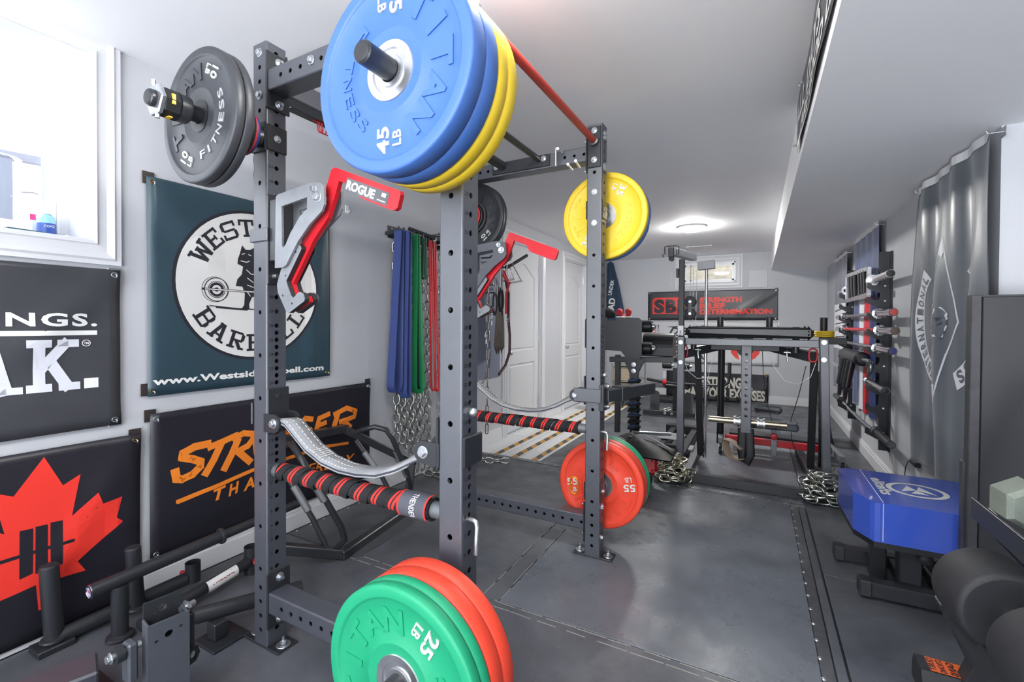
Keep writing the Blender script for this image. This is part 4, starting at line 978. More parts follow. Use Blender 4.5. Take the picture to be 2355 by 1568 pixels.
def banner(name, label, cat, F, w, h, base, art, fold, grid=.04, group=None, eyelets=(), clips=(), thick=.0012, eye=M_brass, parent=None, outline=None):
    """hanging print; F frame (u,v,n), fold(u,v)->offset along n"""
    o = MB(); rt = root(name, label, cat, (0, 0, 0), 0, group); rt.matrix_world = F
    bm = bmesh.new()
    mats = []
    def mi(m):
        if m not in mats: mats.append(m)
        return mats.index(m)
    def addp(vs, fs, m, layer):
        V_ = [bm.verts.new((x, y, .0011*layer)) for x, y in vs]; i = mi(m)
        for f in fs:
            try: q = bm.faces.new([V_[k] for k in f]); q.material_index = i; q.smooth = layer == 0
            except ValueError: pass
            else:
                q.normal_update()
                if q.normal.z < 0: q.normal_flip()
    ol = outline or [(0, 0), (w, 0), (w, h), (0, h)]
    def cut(bm, clip=False):
        if clip:
            for pc, pn in (((0, 0, 0), (-1, 0, 0)), ((w, 0, 0), (1, 0, 0))): bmesh.ops.bisect_plane(bm, geom=bm.verts[:]+bm.edges[:]+bm.faces[:], plane_co=pc, plane_no=pn, clear_outer=True)
        for k in range(1, int(w/grid)+1): bmesh.ops.bisect_plane(bm, geom=bm.verts[:]+bm.edges[:]+bm.faces[:], plane_co=(k*grid, 0, 0), plane_no=(1, 0, 0))
        for k in range(1, int(h/grid)+1): bmesh.ops.bisect_plane(bm, geom=bm.verts[:]+bm.edges[:]+bm.faces[:], plane_co=(0, k*grid, 0), plane_no=(0, 1, 0))
    def gf(x, y):
        i, j = math.floor(x/grid+1e-6), math.floor(y/grid+1e-6); a_, c_ = x/grid-i, y/grid-j; X0_, X1_, Y0_, Y1_ = i*grid, min(w, (i+1)*grid), j*grid, min(h, (j+1)*grid)
        a_ = (x-X0_)/max(1e-6, X1_-X0_) if X1_ > X0_ else 0; c_ = (y-Y0_)/max(1e-6, Y1_-Y0_) if Y1_ > Y0_ else 0
        return (fold(X0_, Y0_)*(1-a_)+fold(X1_, Y0_)*a_)*(1-c_)+(fold(X0_, Y1_)*(1-a_)+fold(X1_, Y1_)*a_)*c_
    addp(ol, [tuple(range(len(ol)))], base, 0); cut(bm)
    for v in bm.verts: v.co.z += gf(v.co.x, v.co.y)
    bmesh.ops.solidify(bm, geom=bm.faces[:], thickness=thick)
    me = bpy.data.meshes.new('cloth'); bm.to_mesh(me); bm.free(); bm = bmesh.new()
    for vs, fs, m, layer in art.L: addp(vs, fs, m, layer)
    if art.L:
        cut(bm, True)
        for v in bm.verts: v.co.z += gf(v.co.x, v.co.y)
        bm.from_mesh(me)
        bm.to_mesh(me)
    bm.free()
    for m in mats: me.materials.append(m)
    ob = bpy.data.objects.new('printed_cloth', me); COL.objects.link(ob); ob.parent = rt
    for (x, y) in eyelets:
        b = MB(); z = fold(x, y); b.axis((x, y, z+.0012), (0, 0, 1), [(.006, 0), (.011, 0), (.010, .0018), (.007, .0018), (.006, 0)], eye, 16, False)
        b.tube([(x, y, z-.004), (x, y+.002, z+.012), (x+.002, y-.006, z+.018), (x+.002, y-.012, z+.010)], .0022, M_zinc, 8); b.build('eyelet', ob)
    for (x, y, m) in clips:
        b = MB(); b.box((x-.022, y-.026, -.004), (x+.022, y+.026, -.0012), m, .0008); b.build('wall_clip', rt)
    return rt
def wallF(side, a, z, off=.012):
    if side == 'L': return Matrix(((0, 0, 1, WL+off), (1, 0, 0, a), (0, 1, 0, z), (0, 0, 0, 1)))
    if side == 'B': return Matrix(((1, 0, 0, a), (0, 0, -1, YF-off), (0, 1, 0, z), (0, 0, 0, 1)))
    if side == 'R': return Matrix(((0, 0, -1, WR-off), (-1, 0, 0, a), (0, 1, 0, z), (0, 0, 0, 1)))
def ridge(u, v, x0, y0, x1, y1, wd, amp):
    dx, dy = x1-x0, y1-y0; l2 = dx*dx+dy*dy; t = max(0, min(1, ((u-x0)*dx+(v-y0)*dy)/l2)); d2 = (u-x0-dx*t)**2+(v-y0-dy*t)**2
    return amp*math.exp(-d2/wd**2)
M_bdk = mat('banner_vinyl_charcoal', '#3d3e43', .38, var=.12, vscale=3, bump=.1, bscale=300)
M_bnv = mat('banner_vinyl_black', '#24232b', .36, var=.12, vscale=4)
M_teal = mat('banner_vinyl_teal', '#2f4550', .36, var=.10, vscale=2)
M_cream = mat('banner_cream', '#dcdbd8', .42, var=.03, vscale=3)
M_ink = mat('banner_ink', '#27262e', .45)
M_bred = mat('banner_red', '#e8392f', .42); M_bor = mat('banner_orange', '#f0862c', .42); M_bgrey = mat('banner_pale_grey', '#d3d5de', .45)
M_dclip = mat('dark_bronze_clip', '#5d5552', .35, .7)

# NGS / AK banner
y0, z0 = -.36, .745; a = Art()
a.text('NGS.', .605-y0, 1.141-z0, .047, M_white, .200, bold=.03, center=False, layer=2); a.text('N', .555-y0-.02, 1.141-z0, .047, M_white, .05, bold=.03)
a.L = [l for l in a.L if True][:1]
a.L = []; vs, fs, wd = glyphs('NGS.', .03, 0, 1.15); sx = .245/wd; a.L.append(([(x*sx+.560-y0, y*.047+1.141-z0) for x, y in vs], fs, M_white, 2))
a.rect(.10-y0, 1.1055-z0, .805-y0, 1.123-z0, M_white)
def slabtxt(A, ch, x0_, x1_, zb, zt, m, layer=2):
    for pl in slab(ch): A.L.append(([(x0_+(x1_-x0_)*u, zb+(zt-zb)*v) for u, v in pl], [tuple(range(len(pl)))], m, layer))
slabtxt(a, 'K', .606-y0, .752-y0, .902-z0, 1.090-z0, M_bgrey); slabtxt(a, 'A', .425-y0, .600-y0, .902-z0, 1.090-z0, M_bgrey)
a.rect(.765-y0, .902-z0, .808-y0, .940-z0, M_white); a.disc(.772-y0, 1.075-z0, .013, M_white, 2, .0105, 24); a.text('TM', .772-y0, 1.0705-z0, .009, M_white, .015, center=True)
fo = lambda u, v: .006+.004*sin(u*5+1)*sin(v*6)+ridge(u, v, 1.238, .618, .95, .30, .05, .010)+ridge(u, v, 1.238, .02, 1.0, .15, .05, .006)
banner('wall_banner', 'charcoal banner with white letters NGS and AK under the left window', 'banner', wallF('L', y0, z0), 1.238, .618, M_bdk, a, fo, eyelets=[(1.218, .598), (1.218, .022)], clips=[(1.225, .60, M_zinc), (1.225, .02, M_zinc)], eye=M_zinc)
# maple leaf banner
y0, z0 = .345, .022; a = Art(); c = .645
half = [(.654, .667), (.704, .549), (.754, .577), (.727, .427), (.804, .491), (.818, .443), (.881, .451), (.862, .372), (.884, .348), (.742, .25), (.766, .203), (.690, .211), (.652, .216), (.646, .121)]
pts = [(u-y0, v-z0) for u, v in half]+[(2*c-u-.010-y0, v-z0) for u, v in half[1:][::-1]]
a.poly(pts, M_bred, 1)
for u0, u1 in ((.588, .622), (.628, .660), (.667, .700)): a.poly([(u0-.002-y0, .256-z0), (u1-.002-y0, .262-z0), (u1+.001-y0, .421-z0), (u0+.001-y0, .424-z0)], M_bnv, 2)
a.rect(.50-y0, .330-z0, .732-y0, .342-z0, M_bnv, 2)
fo = lambda u, v: .006+.005*sin(u*7)*sin(v*5+1)+ridge(u, v, .599, .67, .35, .25, .05, .008)+ridge(u, v, .56, 0, .50, .5, .03, .006)
banner('wall_banner', 'black banner with a red maple leaf and barbell sign low on the left wall', 'banner', wallF('L', y0, z0), .599, .672, M_bnv, a, fo, eyelets=[(.579, .650), (.579, .02)], clips=[(.585, .665, M_dclip)])
# club banner with dog
y0, z0 = .972, .840; W_, H_ = .932, .932; a = Art(); cx, cz, r = 1.437-y0, 1.343-z0, .374
a.disc(cx, cz, r, M_ink, 1); a.disc(cx, cz, r-.014, M_cream, 2)
a.arc('WESTSIDE', cx, cz, .245, 90, .085, M_ink, .088, True, step=17.6, layer=3)
a.arc('BARBELL', cx, cz, .245, 270, .085, M_ink, .090, False, step=18.5, layer=3)
a.text('www.WestsideBarbell.com', .989-y0, .888-z0, .031, M_white, .868, bold=.035, layer=2, slope=-.010)
def P(pl): return [(u-y0, v-z0) for u, v in pl]
dog = [(1.352, 1.470), (1.362, 1.500), (1.372, 1.540), (1.390, 1.520), (1.412, 1.522), (1.436, 1.538), (1.438, 1.500), (1.448, 1.470), (1.475, 1.440), (1.500, 1.420), (1.530, 1.380), (1.530, 1.330), (1.505, 1.325), (1.495, 1.290), (1.505, 1.240), (1.525, 1.228), (1.475, 1.224), (1.468, 1.262), (1.445, 1.290), (1.425, 1.285), (1.410, 1.250), (1.412, 1.226), (1.372, 1.224), (1.385, 1.245), (1.388, 1.300), (1.375, 1.335), (1.342, 1.335), (1.350, 1.370), (1.372, 1.395), (1.378, 1.435), (1.350, 1.445)]
a.poly(P(dog), M_ink, 3)
for p in ([(1.372, 1.495), (1.385, 1.500)], [(1.405, 1.498), (1.418, 1.493)], [(1.366, 1.462), (1.395, 1.458), (1.410, 1.466)], [(1.395, 1.42), (1.42, 1.40), (1.45, 1.405)], [(1.40, 1.38), (1.43, 1.36)], [(1.40, 1.345), (1.43, 1.335), (1.46, 1.35)], [(1.47, 1.40), (1.49, 1.38)], [(1.40, 1.31), (1.415, 1.29)], [(1.475, 1.31), (1.48, 1.27)]): a.line(P(p), .004, M_cream, 4)
for s in (-1, 1):
    px = 1.437+s*.185
    a.disc(px-y0, 1.312-z0, .057, M_ink, 3, .053, 40); a.disc(px-y0, 1.312-z0, .040, M_ink, 3, .037, 32); a.disc(px-y0, 1.312-z0, .034, M_ink, 3, .022, 24); a.disc(px-y0, 1.312-z0, .010, M_ink, 3, n=16)
    a.disc(px+s*.008-y0, 1.312-z0, .060, M_ink, 3, .058, 40)
a.line(P([(1.19, 1.312), (1.69, 1.312)]), .010, M_ink, 3); a.line(P([(1.20, 1.312), (1.68, 1.312)]), .005, M_cream, 4)
a.line(P([(1.22, 1.235), (1.35, 1.225), (1.55, 1.222), (1.62, 1.230)]), .005, M_ink, 3); a.line(P([(1.25, 1.228), (1.40, 1.220)]), .008, M_ink, 3)
a.disc(1.452-y0, 1.352-z0, .011, M_bor, 4, n=16)
fo = lambda u, v: .007+.004*sin(u*6+2)*sin(v*5)+ridge(u, v, .88, .92, .80, .1, .035, .014)+ridge(u, v, 0.05, .85, .25, .62, .05, .006)
banner('wall_banner', 'teal banner with a round emblem of a dog lifting a barbell', 'banner', wallF('L', y0, z0), W_, H_, M_teal, a, fo, eyelets=[(.022, .91), (.912, .91), (.018, .022), (.912, .022)], clips=[(.010, .925, M_dclip), (.0, .03, M_dclip)])
# orange lettering banner
y0, z0 = .978, .138; W_, H_ = 1.248, .628; a = Art()
def pp(pl): return [(u-y0, v-z0) for u, v in pl]
import itertools
def brush(pl, w, m=M_bor):
    a.line(pp(pl), w, m, 1)
    for u, v in pl[1:-1]: a.disc(u-y0, v-z0, w/2*.98, m, 1, n=12)
brush([(1.072, .500), (1.078, .462), (1.10, .455), (1.14, .465), (1.172, .492), (1.175, .515), (1.14, .535), (1.100, .552), (1.103, .572), (1.15, .588), (1.215, .588)], .034)      # S
brush([(1.195, .452), (1.235, .510), (1.270, .575)], .034); brush([(1.215, .570), (1.27, .582), (1.345, .600)], .030)         # T
brush([(1.282, .450), (1.318, .510), (1.350, .575)], .034); brush([(1.330, .588), (1.38, .602), (1.425, .590), (1.430, .565), (1.40, .535), (1.345, .518)], .030); brush([(1.350, .518), (1.41, .452)], .034)   # R
brush([(1.500, .600), (1.465, .590), (1.440, .540), (1.445, .490), (1.48, .478), (1.520, .500), (1.54, .550), (1.53, .590), (1.500, .600)], .030)       # O
brush([(1.550, .480), (1.59, .600), (1.62, .490), (1.66, .615)], .034)   # N
brush([(1.78, .600), (1.735, .612), (1.69, .570), (1.675, .510), (1.71, .485), (1.755, .500), (1.77, .540), (1.73, .545)], .030)    # G
brush([(1.90, .610), (1.83, .595), (1.80, .500), (1.87, .518)], .030); brush([(1.82, .552), (1.875, .562)], .028)    # E
brush([(1.925, .505), (1.965, .600)], .034); brush([(1.94, .600), (2.03, .625), (2.10, .595), (2.09, .560), (1.98, .548)], .030); brush([(2.00, .548), (2.06, .500)], .034)   # R
a.poly(pp([(1.075, .368), (1.08, .352), (1.10, .350), (1.40, .392), (1.459, .400), (1.459, .418), (1.38, .408)]), M_bor, 1); a.disc(1.086-y0, .359-z0, .011, M_bor, 1, n=16)
a.poly(pp([(1.455, .400), (1.87, .412), (2.05, .392), (2.05, .408), (1.87, .430), (1.455, .418)]), M_bor, 1)
for i, (ch, u) in enumerate(zip('THAN', (1.235, 1.300, 1.375, 1.435))): a.text(ch, u-y0, .312-z0, .055, M_bor, .060, 1, .035, .3, .12)
a.text('EVERY', 1.60-y0, .345-z0, .050, M_bor, .20, 1, .01, .3, .06); a.text('DAY', 1.62-y0, .262-z0, .045, M_bor, .14, 1, .01, .3, .06)
a.L = a.L[:-2]; a.text('YESTERDAY', 1.52-y0, .30-z0, .060, M_bor, .58, 1, .01, .3, -.06)
fo = lambda u, v: .007+.004*sin(u*5)*sin(v*6)+ridge(u, v, 1.23, .61, .9, .25, .06, .008)+ridge(u, v, .02, .60, .3, .2, .06, .006)
banner('wall_banner', 'black banner with orange brush lettering STRONGER THAN behind the left post', 'banner', wallF('L', y0, z0), W_, H_, M_bnv, a, fo, eyelets=[(.022, .605), (1.225, .605), (.022, .022), (1.225, .022)], clips=[(.006, .62, M_dclip), (1.238, .625, M_dclip)], eye=M_zinc)
# back wall banners
x0, z0 = -1.583, 1.233; a = Art()
q = lambda pl: [(u-x0, v-z0) for u, v in pl]
fr = [(-1.514, 1.328), (-1.514, 1.545), (-1.50, 1.575), (-1.475, 1.594), (-1.02, 1.594), (-.96, 1.570), (-.925, 1.520), (-.915, 1.46), (-.93, 1.40), (-.965, 1.350), (-1.02, 1.328)]
def inn(pl, d, cx_=-1.21, cz_=1.46): return [(u+(d if u < cx_ else -d), v+(d if v < cz_ else -d)) for u, v in pl]
a.poly(q(fr), M_bred, 1); a.poly(q(inn(fr, .020)), M_bnv, 2)
a.poly(q([(-1.494, 1.35), (-1.475, 1.35), (-1.475, 1.39), (-1.494, 1.39)]), M_bred, 3)
a.text('SBD', -1.483-x0, 1.348-z0, .225, M_bnv, .535, 3, .05)
a.L = a.L[:-1]
for ch, u, wd_ in (('S', -1.487, .165), ('B', -1.305, .165), ('D', -1.125, .165)): a.text(ch, u-x0, 1.360-z0, .200, M_bnv, wd_, 4, .06)
a.L[1] = (a.L[1][0], a.L[1][1], M_bred, 2)
a.rect(-.852-x0, 1.325-z0, -.842-x0, 1.582-z0, M_bred, 1)
for t_, zb, wd_ in (('STRENGTH', 1.509, .590), ('BELIEF', 1.418, .362), ('DETERMINATION', 1.326, .990)): a.text(t_, -.795-x0, zb-z0, .074, M_bred, wd_, 1, .06)
a.text('TM', -.945-x0, 1.575-z0, .012, M_bred, .02, 1)
fo = lambda u, v: .008+.004*sin(u*6)+ridge(u, v, 1.84, .45, 1.35, .12, .05, .012)+ridge(u, v, .05, .42, .45, .2, .06, .008)+ridge(u, v, .9, .44, .6, .05, .05, .006)
M_vb = mat('banner_vinyl_slate', '#32333a', .34, var=.1, vscale=3)
banner('wall_banner', 'dark banner with red lettering strength belief determination on the back wall', 'banner', wallF('B', x0, z0), 1.846, .455, M_vb, a, fo, .04, eyelets=[(.025, .435), (.88, .435), (1.82, .435), (.025, .02), (.88, .02), (1.82, .02)], clips=[(1.83, .445, M_dclip), (.88, .455, M_plas)], eye=M_zinc)
x0, z0 = -1.55, .565; a = Art(); M_bw = mat('banner_vinyl_white', '#cfd0d3', .4)
q = lambda pl: [(u-x0, v-z0) for u, v in pl]
for zb in (1.000, .820, .662):
    a.text('DEFY', -1.262-x0, zb-z0, .115, M_ink, .52, 1, .03, .45, 0)
    a.poly(q([(-1.30, zb+.125), (-1.12, zb+.135), (-1.02, zb+.115), (-1.20, zb+.112)]), M_ink, 1); a.poly(q([(-.86, zb+.12), (-.72, zb+.15), (-.63, zb+.118), (-.78, zb+.108)]), M_ink, 1)
    a.poly(q([(-1.16, zb-.01), (-1.09, zb-.03), (-1.06, zb+.02)]), M_ink, 1); a.poly(q([(-.80, zb), (-.70, zb-.07), (-.76, zb+.03)]), M_ink, 1)
cx_ = -.155
a.disc(cx_-x0, .80-z0, .115, M_ink, 2, n=40)
for s in (-1, 1):
    a.poly(q([(cx_+s*.125, .90), (cx_+s*.115, .80), (cx_+s*.09, .70), (cx_+s*.075, .630), (cx_+s*.13, .660), (cx_+s*.19, .735), (cx_+s*.195, .80), (cx_+s*.175, .88), (cx_+s*.15, .94)]), M_bred, 1)
    a.poly(q([(cx_+s*.04, 1.02), (cx_+s*.13, 1.14), (cx_+s*.10, 1.04), (cx_+s*.09, .97)]), M_ink, 1)
a.poly(q([(cx_-.09, 1.0), (cx_+.09, 1.0), (cx_+.13, .90), (cx_+.06, .80), (cx_-.06, .80), (cx_-.13, .90)]), M_ink, 1)
a.text('US', -1.455-x0, 1.02-z0, .05, M_bred, .10, 1, .03, 0, pi/2); a.text('.COM', -1.405-x0, 1.02-z0, .03, M_ink, .13, 1, .01, 0, pi/2)
fo = lambda u, v: .008+.006*sin(u*4+1)*sin(v*5)+ridge(u, v, .6, 0, 1.8, .05, .08, .012)
banner('wall_banner', 'white banner with black scratched lettering and a red and black emblem', 'banner', wallF('B', x0, z0), 1.825, .635, M_bw, a, fo, .04, eyelets=[(.035, .60), (1.80, .60), (1.80, .05), (1.1, .61)], clips=[(1.81, .61, M_zinc), (1.1, .625, M_plas)], eye=M_zinc)
x0, z0 = -1.58, .018; a = Art(); M_cream2 = mat('banner_letter_cream', '#d9d6cd', .5)
a.text('BE STRONGER', -.845-x0, .205-z0, .155, M_cream2, .80, 1, .045)
a.text('THAN YOUR EXCUSES', -1.075-x0, .040-z0, .148, M_cream2, 1.19, 1, .045)
fo = lambda u, v: .010+.005*sin(u*5)+ridge(u, v, 1.72, .40, 1.25, .12, .07, .020)
banner('wall_banner', 'black banner reading be stronger than your excuses low on the back wall', 'banner', wallF('B', -1.28, .018, .022), 1.435, .405, M_bnv, (lambda A: (setattr(A, 'L', [([(x-.30, y) for x, y in v], f, m, l) for v, f, m, l in A.L]), A)[1])(a), fo, .04, eyelets=[(1.41, .385), (1.41, .02)], clips=[(1.415, .395, M_brass)])
# banner on the soffit face (lettering in white script), hung slightly askew
a = Art(); M_sof = mat('banner_vinyl_grey', '#55575b', .4); W_, H_ = 1.75, .225
for t_, zb, hh, u0, wd_ in (('ALL DAYS', .085, .085, .05, .95), ('ARE GOOD DAYS', .015, .055, .25, 1.2)): a.text(t_, u0, zb, hh, M_white, wd_, 2, .03, .35)
a.text('DAYS', 1.05, .12, .075, M_white, .55, 2, .03, .35)
a.L = a.L[:2]
fo = lambda u, v: .006+.003*sin(u*9)
F = Matrix(((0, 0, -1, XS-.006), (-1, 0, 0, 2.66), (0, 1, 0, 2.008), (0, 0, 0, 1)))
banner('wall_banner', 'long dark banner with white lettering hung along the ceiling soffit', 'banner', F, W_, H_, M_sof, a, fo, .05, eyelets=[(.02, .03), (.30, .205), (1.2, .02)], eye=M_zinc)

# ================================================================== FLAGS (satin cloth, deep folds)
def satin(name, c, rough=.34): return mat(name, c, rough, sheen=.3)
def flag(label, yR, yL, zt, zb, base, art, folds, bot=None, header=True):
    """yR = end nearest the camera, yL = far end; u runs toward the camera"""
    w, h = yL-yR, zt-zb
    ol = [(0, 0), (w, 0), (w, h), (0, h)]
    F = wallF('R', yL, zb, .026)
    if header: art.rect(0, h-.012, w, h+.028, mat('flag_header', '#e6e6e8', .6), 3)
    rt = banner('hanging_flag', label, 'flag', F, w, h, base, art, folds, .035, 'satin flags on the right wall', thick=.0008)
    for u in (.012, w-.012):
        b = MB(); b.box((u-.02, h-.02, -.018), (u+.02, h+.02, -.015), M_brush, .001); b.tube([(u, h, -.015), (u, h, .03), (u, h+.012, .036), (u, h+.018, .026)], .0022, M_zinc, 8); b.build('wall_hook', rt)
    return rt
M_fgrey = satin('flag_satin_slate', '#4a525c'); M_fwh = satin('flag_print_white', '#d4d7dc', .5)
a = Art(); w, h = .955, 1.53
cx, cz = .44, .80
# arched words left and right of a pointed emblem
def ringtext(txt, cx, cz, R, a0, step, hgt, wd, m):
    for i, ch in enumerate(txt):
        an = radians(a0-i*step); rot = an-pi/2; px, py = cx+R*cos(an), cz+R*sin(an); vs, fs, ww = glyphs(ch, .03); sx = wd/ww
        a.L.append(([(px+(x*sx-wd/2)*cos(rot)-y*hgt*sin(rot), py+(x*sx-wd/2)*sin(rot)+y*hgt*cos(rot)) for x, y in vs], fs, m, 3))
def band_(R0, R1, a0, a1, m, lay):
    n = 20; vs = []
    for k in range(n+1):
        an = radians(a0+(a1-a0)*k/n); vs += [(cx+R0*cos(an), cz+R0*sin(an)), (cx+R1*cos(an), cz+R1*sin(an))]
    a.L.append((vs, [(2*k, 2*k+1, 2*k+3, 2*k+2) for k in range(n)], m, lay))
band_(.30, .385, 240, 135, M_fwh, 1); ringtext('INTERNATIONAL', cx, cz, .312, 238, 8.1, .058, .034, M_fgrey)
band_(.30, .385, -60, 45, M_fwh, 1); ringtext('RELENTLESS', cx, cz, .312, 40, 10.2, .058, .040, M_fgrey)
a.line([(cx, cz+.40), (cx-.13, cz+.10), (cx-.17, cz-.02), (cx-.08, cz-.18), (cx, cz-.42), (cx+.08, cz-.18), (cx+.17, cz-.02), (cx+.13, cz+.10), (cx, cz+.40)], .012, M_fwh, 1)
a.poly([(cx-.03, cz+.33), (cx, cz+.40), (cx+.03, cz+.33), (cx+.01, cz+.30)], M_fwh, 2); a.poly([(cx-.02, cz-.33), (cx+.02, cz-.33), (cx, cz-.42)], M_fwh, 2)
for k in range(9):
    q = random.Random(k); a.poly([(cx+.02+.07*cos(t)*q.uniform(.5, 1), cz+.02-.02*k+.05*k*.2+.06*sin(t)*q.uniform(.4, 1)) for t in [j*pi/5 for j in range(10)]], M_fwh if k % 2 == 0 else M_fgrey, 2+k % 2)
a.disc(cx-.07, cz+.06, .030, M_fwh, 2, .018, n=20)
for k in range(7): a.line([(cx-.11+k*.02, cz-.02), (cx-.10+k*.02, cz+.05)], .006, M_fgrey, 3)
for k in range(4): a.line([(cx-.10, cz-.08-k*.015), (cx-.02, cz-.06-k*.02)], .006, M_fwh, 3)
fo = lambda u, v: (.012+.020*sin(u*15+1.2*sin(v*2.2))*(.35+.65*min(1, (1.53-v)/.5))+.008*sin(u*31+v*2)+.012*(1.53-v)/1.53+.010*ridge(u, v, .1, 1.4, .6, .3, .15, 1))
flag('large slate grey satin flag with white emblem lettering on the right wall', 2.50, 3.455, 1.925, .395, M_fgrey, a, fo)
M_fbl = satin('flag_satin_blue', '#35497c'); a = Art()
for u0, u1, c in ((.30, .46, '#d7dbe2'), (.46, .52, '#7f93b5'), (.52, .70, '#c9333a'), (.70, .95, '#2b3a6e')): a.rect(u0, 0, u1, 1.05, mat('flag_'+c[1:], c, .38), 1)
fo = lambda u, v: .018+.010*sin(u*26+sin(v*3))*(.4+.6*(1-v/1.6))
flag('blue red and white satin flag behind the wall of hanging barbells', 4.44, 5.39, 1.937, .42, M_fbl, a, fo)
M_fgr = satin('flag_satin_grey', '#6d7180'); a = Art()
a.rect(.05, .45, .80, .95, M_fwh, 1)
for k in range(6): a.line([(.10, .50+k*.075), (.75, .52+k*.075)], .012, M_ink, 2)
fo = lambda u, v: .018+.012*sin(u*24+sin(v*3))*(.4+.6*(1-v/1.6))
flag('grey satin flag with white print, farthest of the flags on the right wall', 5.78, 6.64, 1.909, .45, M_fgr, a, fo)
# towel-like pennant in the far left corner
a = Art(); M_nvy = mat('navy_cloth', '#2c3f57', .8, bump=.3, bscale=300)
a.text('DAD', .10, .20, .10, M_white, .30, 2, .03, 0, 1.45); a.text('UNDER', .07, .55, .06, M_white, .26, 2, .02, 0, 1.40)
fo = lambda u, v: .03+.02*sin(u*30+v*3)
banner('hanging_towel', 'navy towel with white lettering hanging in the far left corner', 'towel', wallF('B', -2.26, 1.10, .03), .33, 1.13, M_nvy, a, fo, .05, thick=.002,
       outline=[(0, 0), (.32, 0), (.28, .35), (.20, .75), (.10, 1.10), (.04, 1.13), (0, 1.10)])
# ================================================================== CHAINS
def link_mesh(b, c, t, s, r=.0062, L=.084, W=.056, m=None, n=7):
    """one oval link: centre c, long axis t, side axis s"""
    c = V(c); t = V(t).normalized(); s = V(s); s = (s-t*s.dot(t)).normalized()
    R = (W-2*r)/2; h = L/2-r-R; P = []
    for k in range(7): a = -pi/2+pi*k/6; P.append(c+t*(h+R*cos(a))+s*(R*sin(a)))
    for k in range(7): a = pi/2+pi*k/6; P.append(c+t*(-h+R*cos(a))+s*(R*sin(a)))
    b.tube(P, r, m or M_chain, n, closed=True)
def chain_path(b, pts, pitch=.0665, r=.0062, L=.084, W=.056, rnd=None, m=None, jit=0.0):
    P = [V(p) for p in pts]; seg = [(q-p).length for p, q in zip(P, P[1:])]; tot = sum(seg); n = int(tot/pitch)
    def at(d):
        for p, q, l in zip(P, P[1:], seg):
            if d <= l: return p+(q-p)*(d/max(l, 1e-9)), (q-p).normalized()
            d -= l
        return P[-1], (P[-1]-P[-2]).normalized()
    rnd = rnd or random.Random(1)
    for k in range(n):
        c, t = at((k+.5)*pitch); u = V((0, 0, 1)) if abs(t.z) < .8 else V((0, 1, 0))
        s = u.cross(t).normalized()
        ang = (pi/4 if k % 2 else -pi/4)+.25+rnd.uniform(-jit, jit); s = Matrix.Rotation(ang, 3, t) @ s
        link_mesh(b, c, t, s, r, L, W, m)
CH = 'steel chains hanging on the left wall'
rnd = random.Random(11)
hw = [(2.44, .215, 'nearest the camera, beside the blue band'), (2.53, .20, 'second in the row'), (2.61, .05, 'third in the row'), (2.70, .05, 'fourth in the row'), (2.78, .04, 'fifth, behind the red bands'), (2.94, .04, 'sixth, next to the front post')]
for i, (y, zb, lb) in enumerate(hw):
    b = MB(); x = -2.225; zt = 1.72
    pts = [(x, y-.012+.006*i, zt), (x, y, 1.2), (x, y+.004, zb+.2), (x+.01, y+.004, zb)]
    chain_path(b, pts, rnd=random.Random(i), jit=.15)
    if i < 3: chain_path(b, [(x+.02, y+.045, zt-.02), (x+.015, y+.045, .9), (x+.015, y+.048, zb+.06)], rnd=random.Random(i+20), jit=.15)
    if i in (3, 4, 5):
        zq = .02; chain_path(b, [(x+.02, y, zb), (x+.09, y-.04, zq+.04), (x+.16, y+.05, zq), (x+.10, y+.11, zq+.01), (x+.18, y+.12, zq+.035), (x+.24, y+.02, zq)], rnd=random.Random(i+40), jit=.7)
    tag(b.build('steel_chain'), 'long galvanised chain hanging from the wall rack, '+lb, 'chain', CH)
b = MB(); chain_path(b, [(-2.19, 3.18, 1.70), (-2.17, 3.19, .55), (-2.15, 3.2, .12), (-2.08, 3.22, .03), (-1.95, 3.26, .018), (-1.85, 3.31, .02), (-1.76, 3.35, .018)], rnd=random.Random(5), jit=.25)
tag(b.build('steel_chain'), 'galvanised chain hanging behind the front post with its end lying on the floor', 'chain', CH)

# wall rack with pegs
wr = root('wall_peg_rack', 'black wall-mounted peg rack holding bands and chains', 'wall rack', (WL, 2.42, 1.80))
b = MB(); b.box((0, -.012, -.045), (.006, .86, .040), M_blk2, .002)
for y in (.02, .16, .36, .6, .8):
    for z in (-.02, .02): b.bolt((.006, y, z), (1, 0, 0), .006, wash=False)
b.build('back_plate', wr)
for y in (-.03, .02, .125, .228, .29, .34, .45, .60, .72, .80):
    b = MB(); b.bar((.0, y, -.02), (.125, y, -.015), .014, .026, M_blk2, .003); b.bar((.119, y, -.02), (.122, y, .018), .014, .008, M_blk2, .002); b.build('peg', wr)
b = MB(); b.cyl((.03, .17, .05), (.16, .32, -.01), .014, M_blk2, n=16); b.cyl((.03, .30, .0), (.19, .36, .02), .012, M_blk2, n=14)
tag(b.build('handle_bar', None, (WL, 2.42, 1.80)), 'short black handle bars lying on top of the wall peg rack', 'handle')
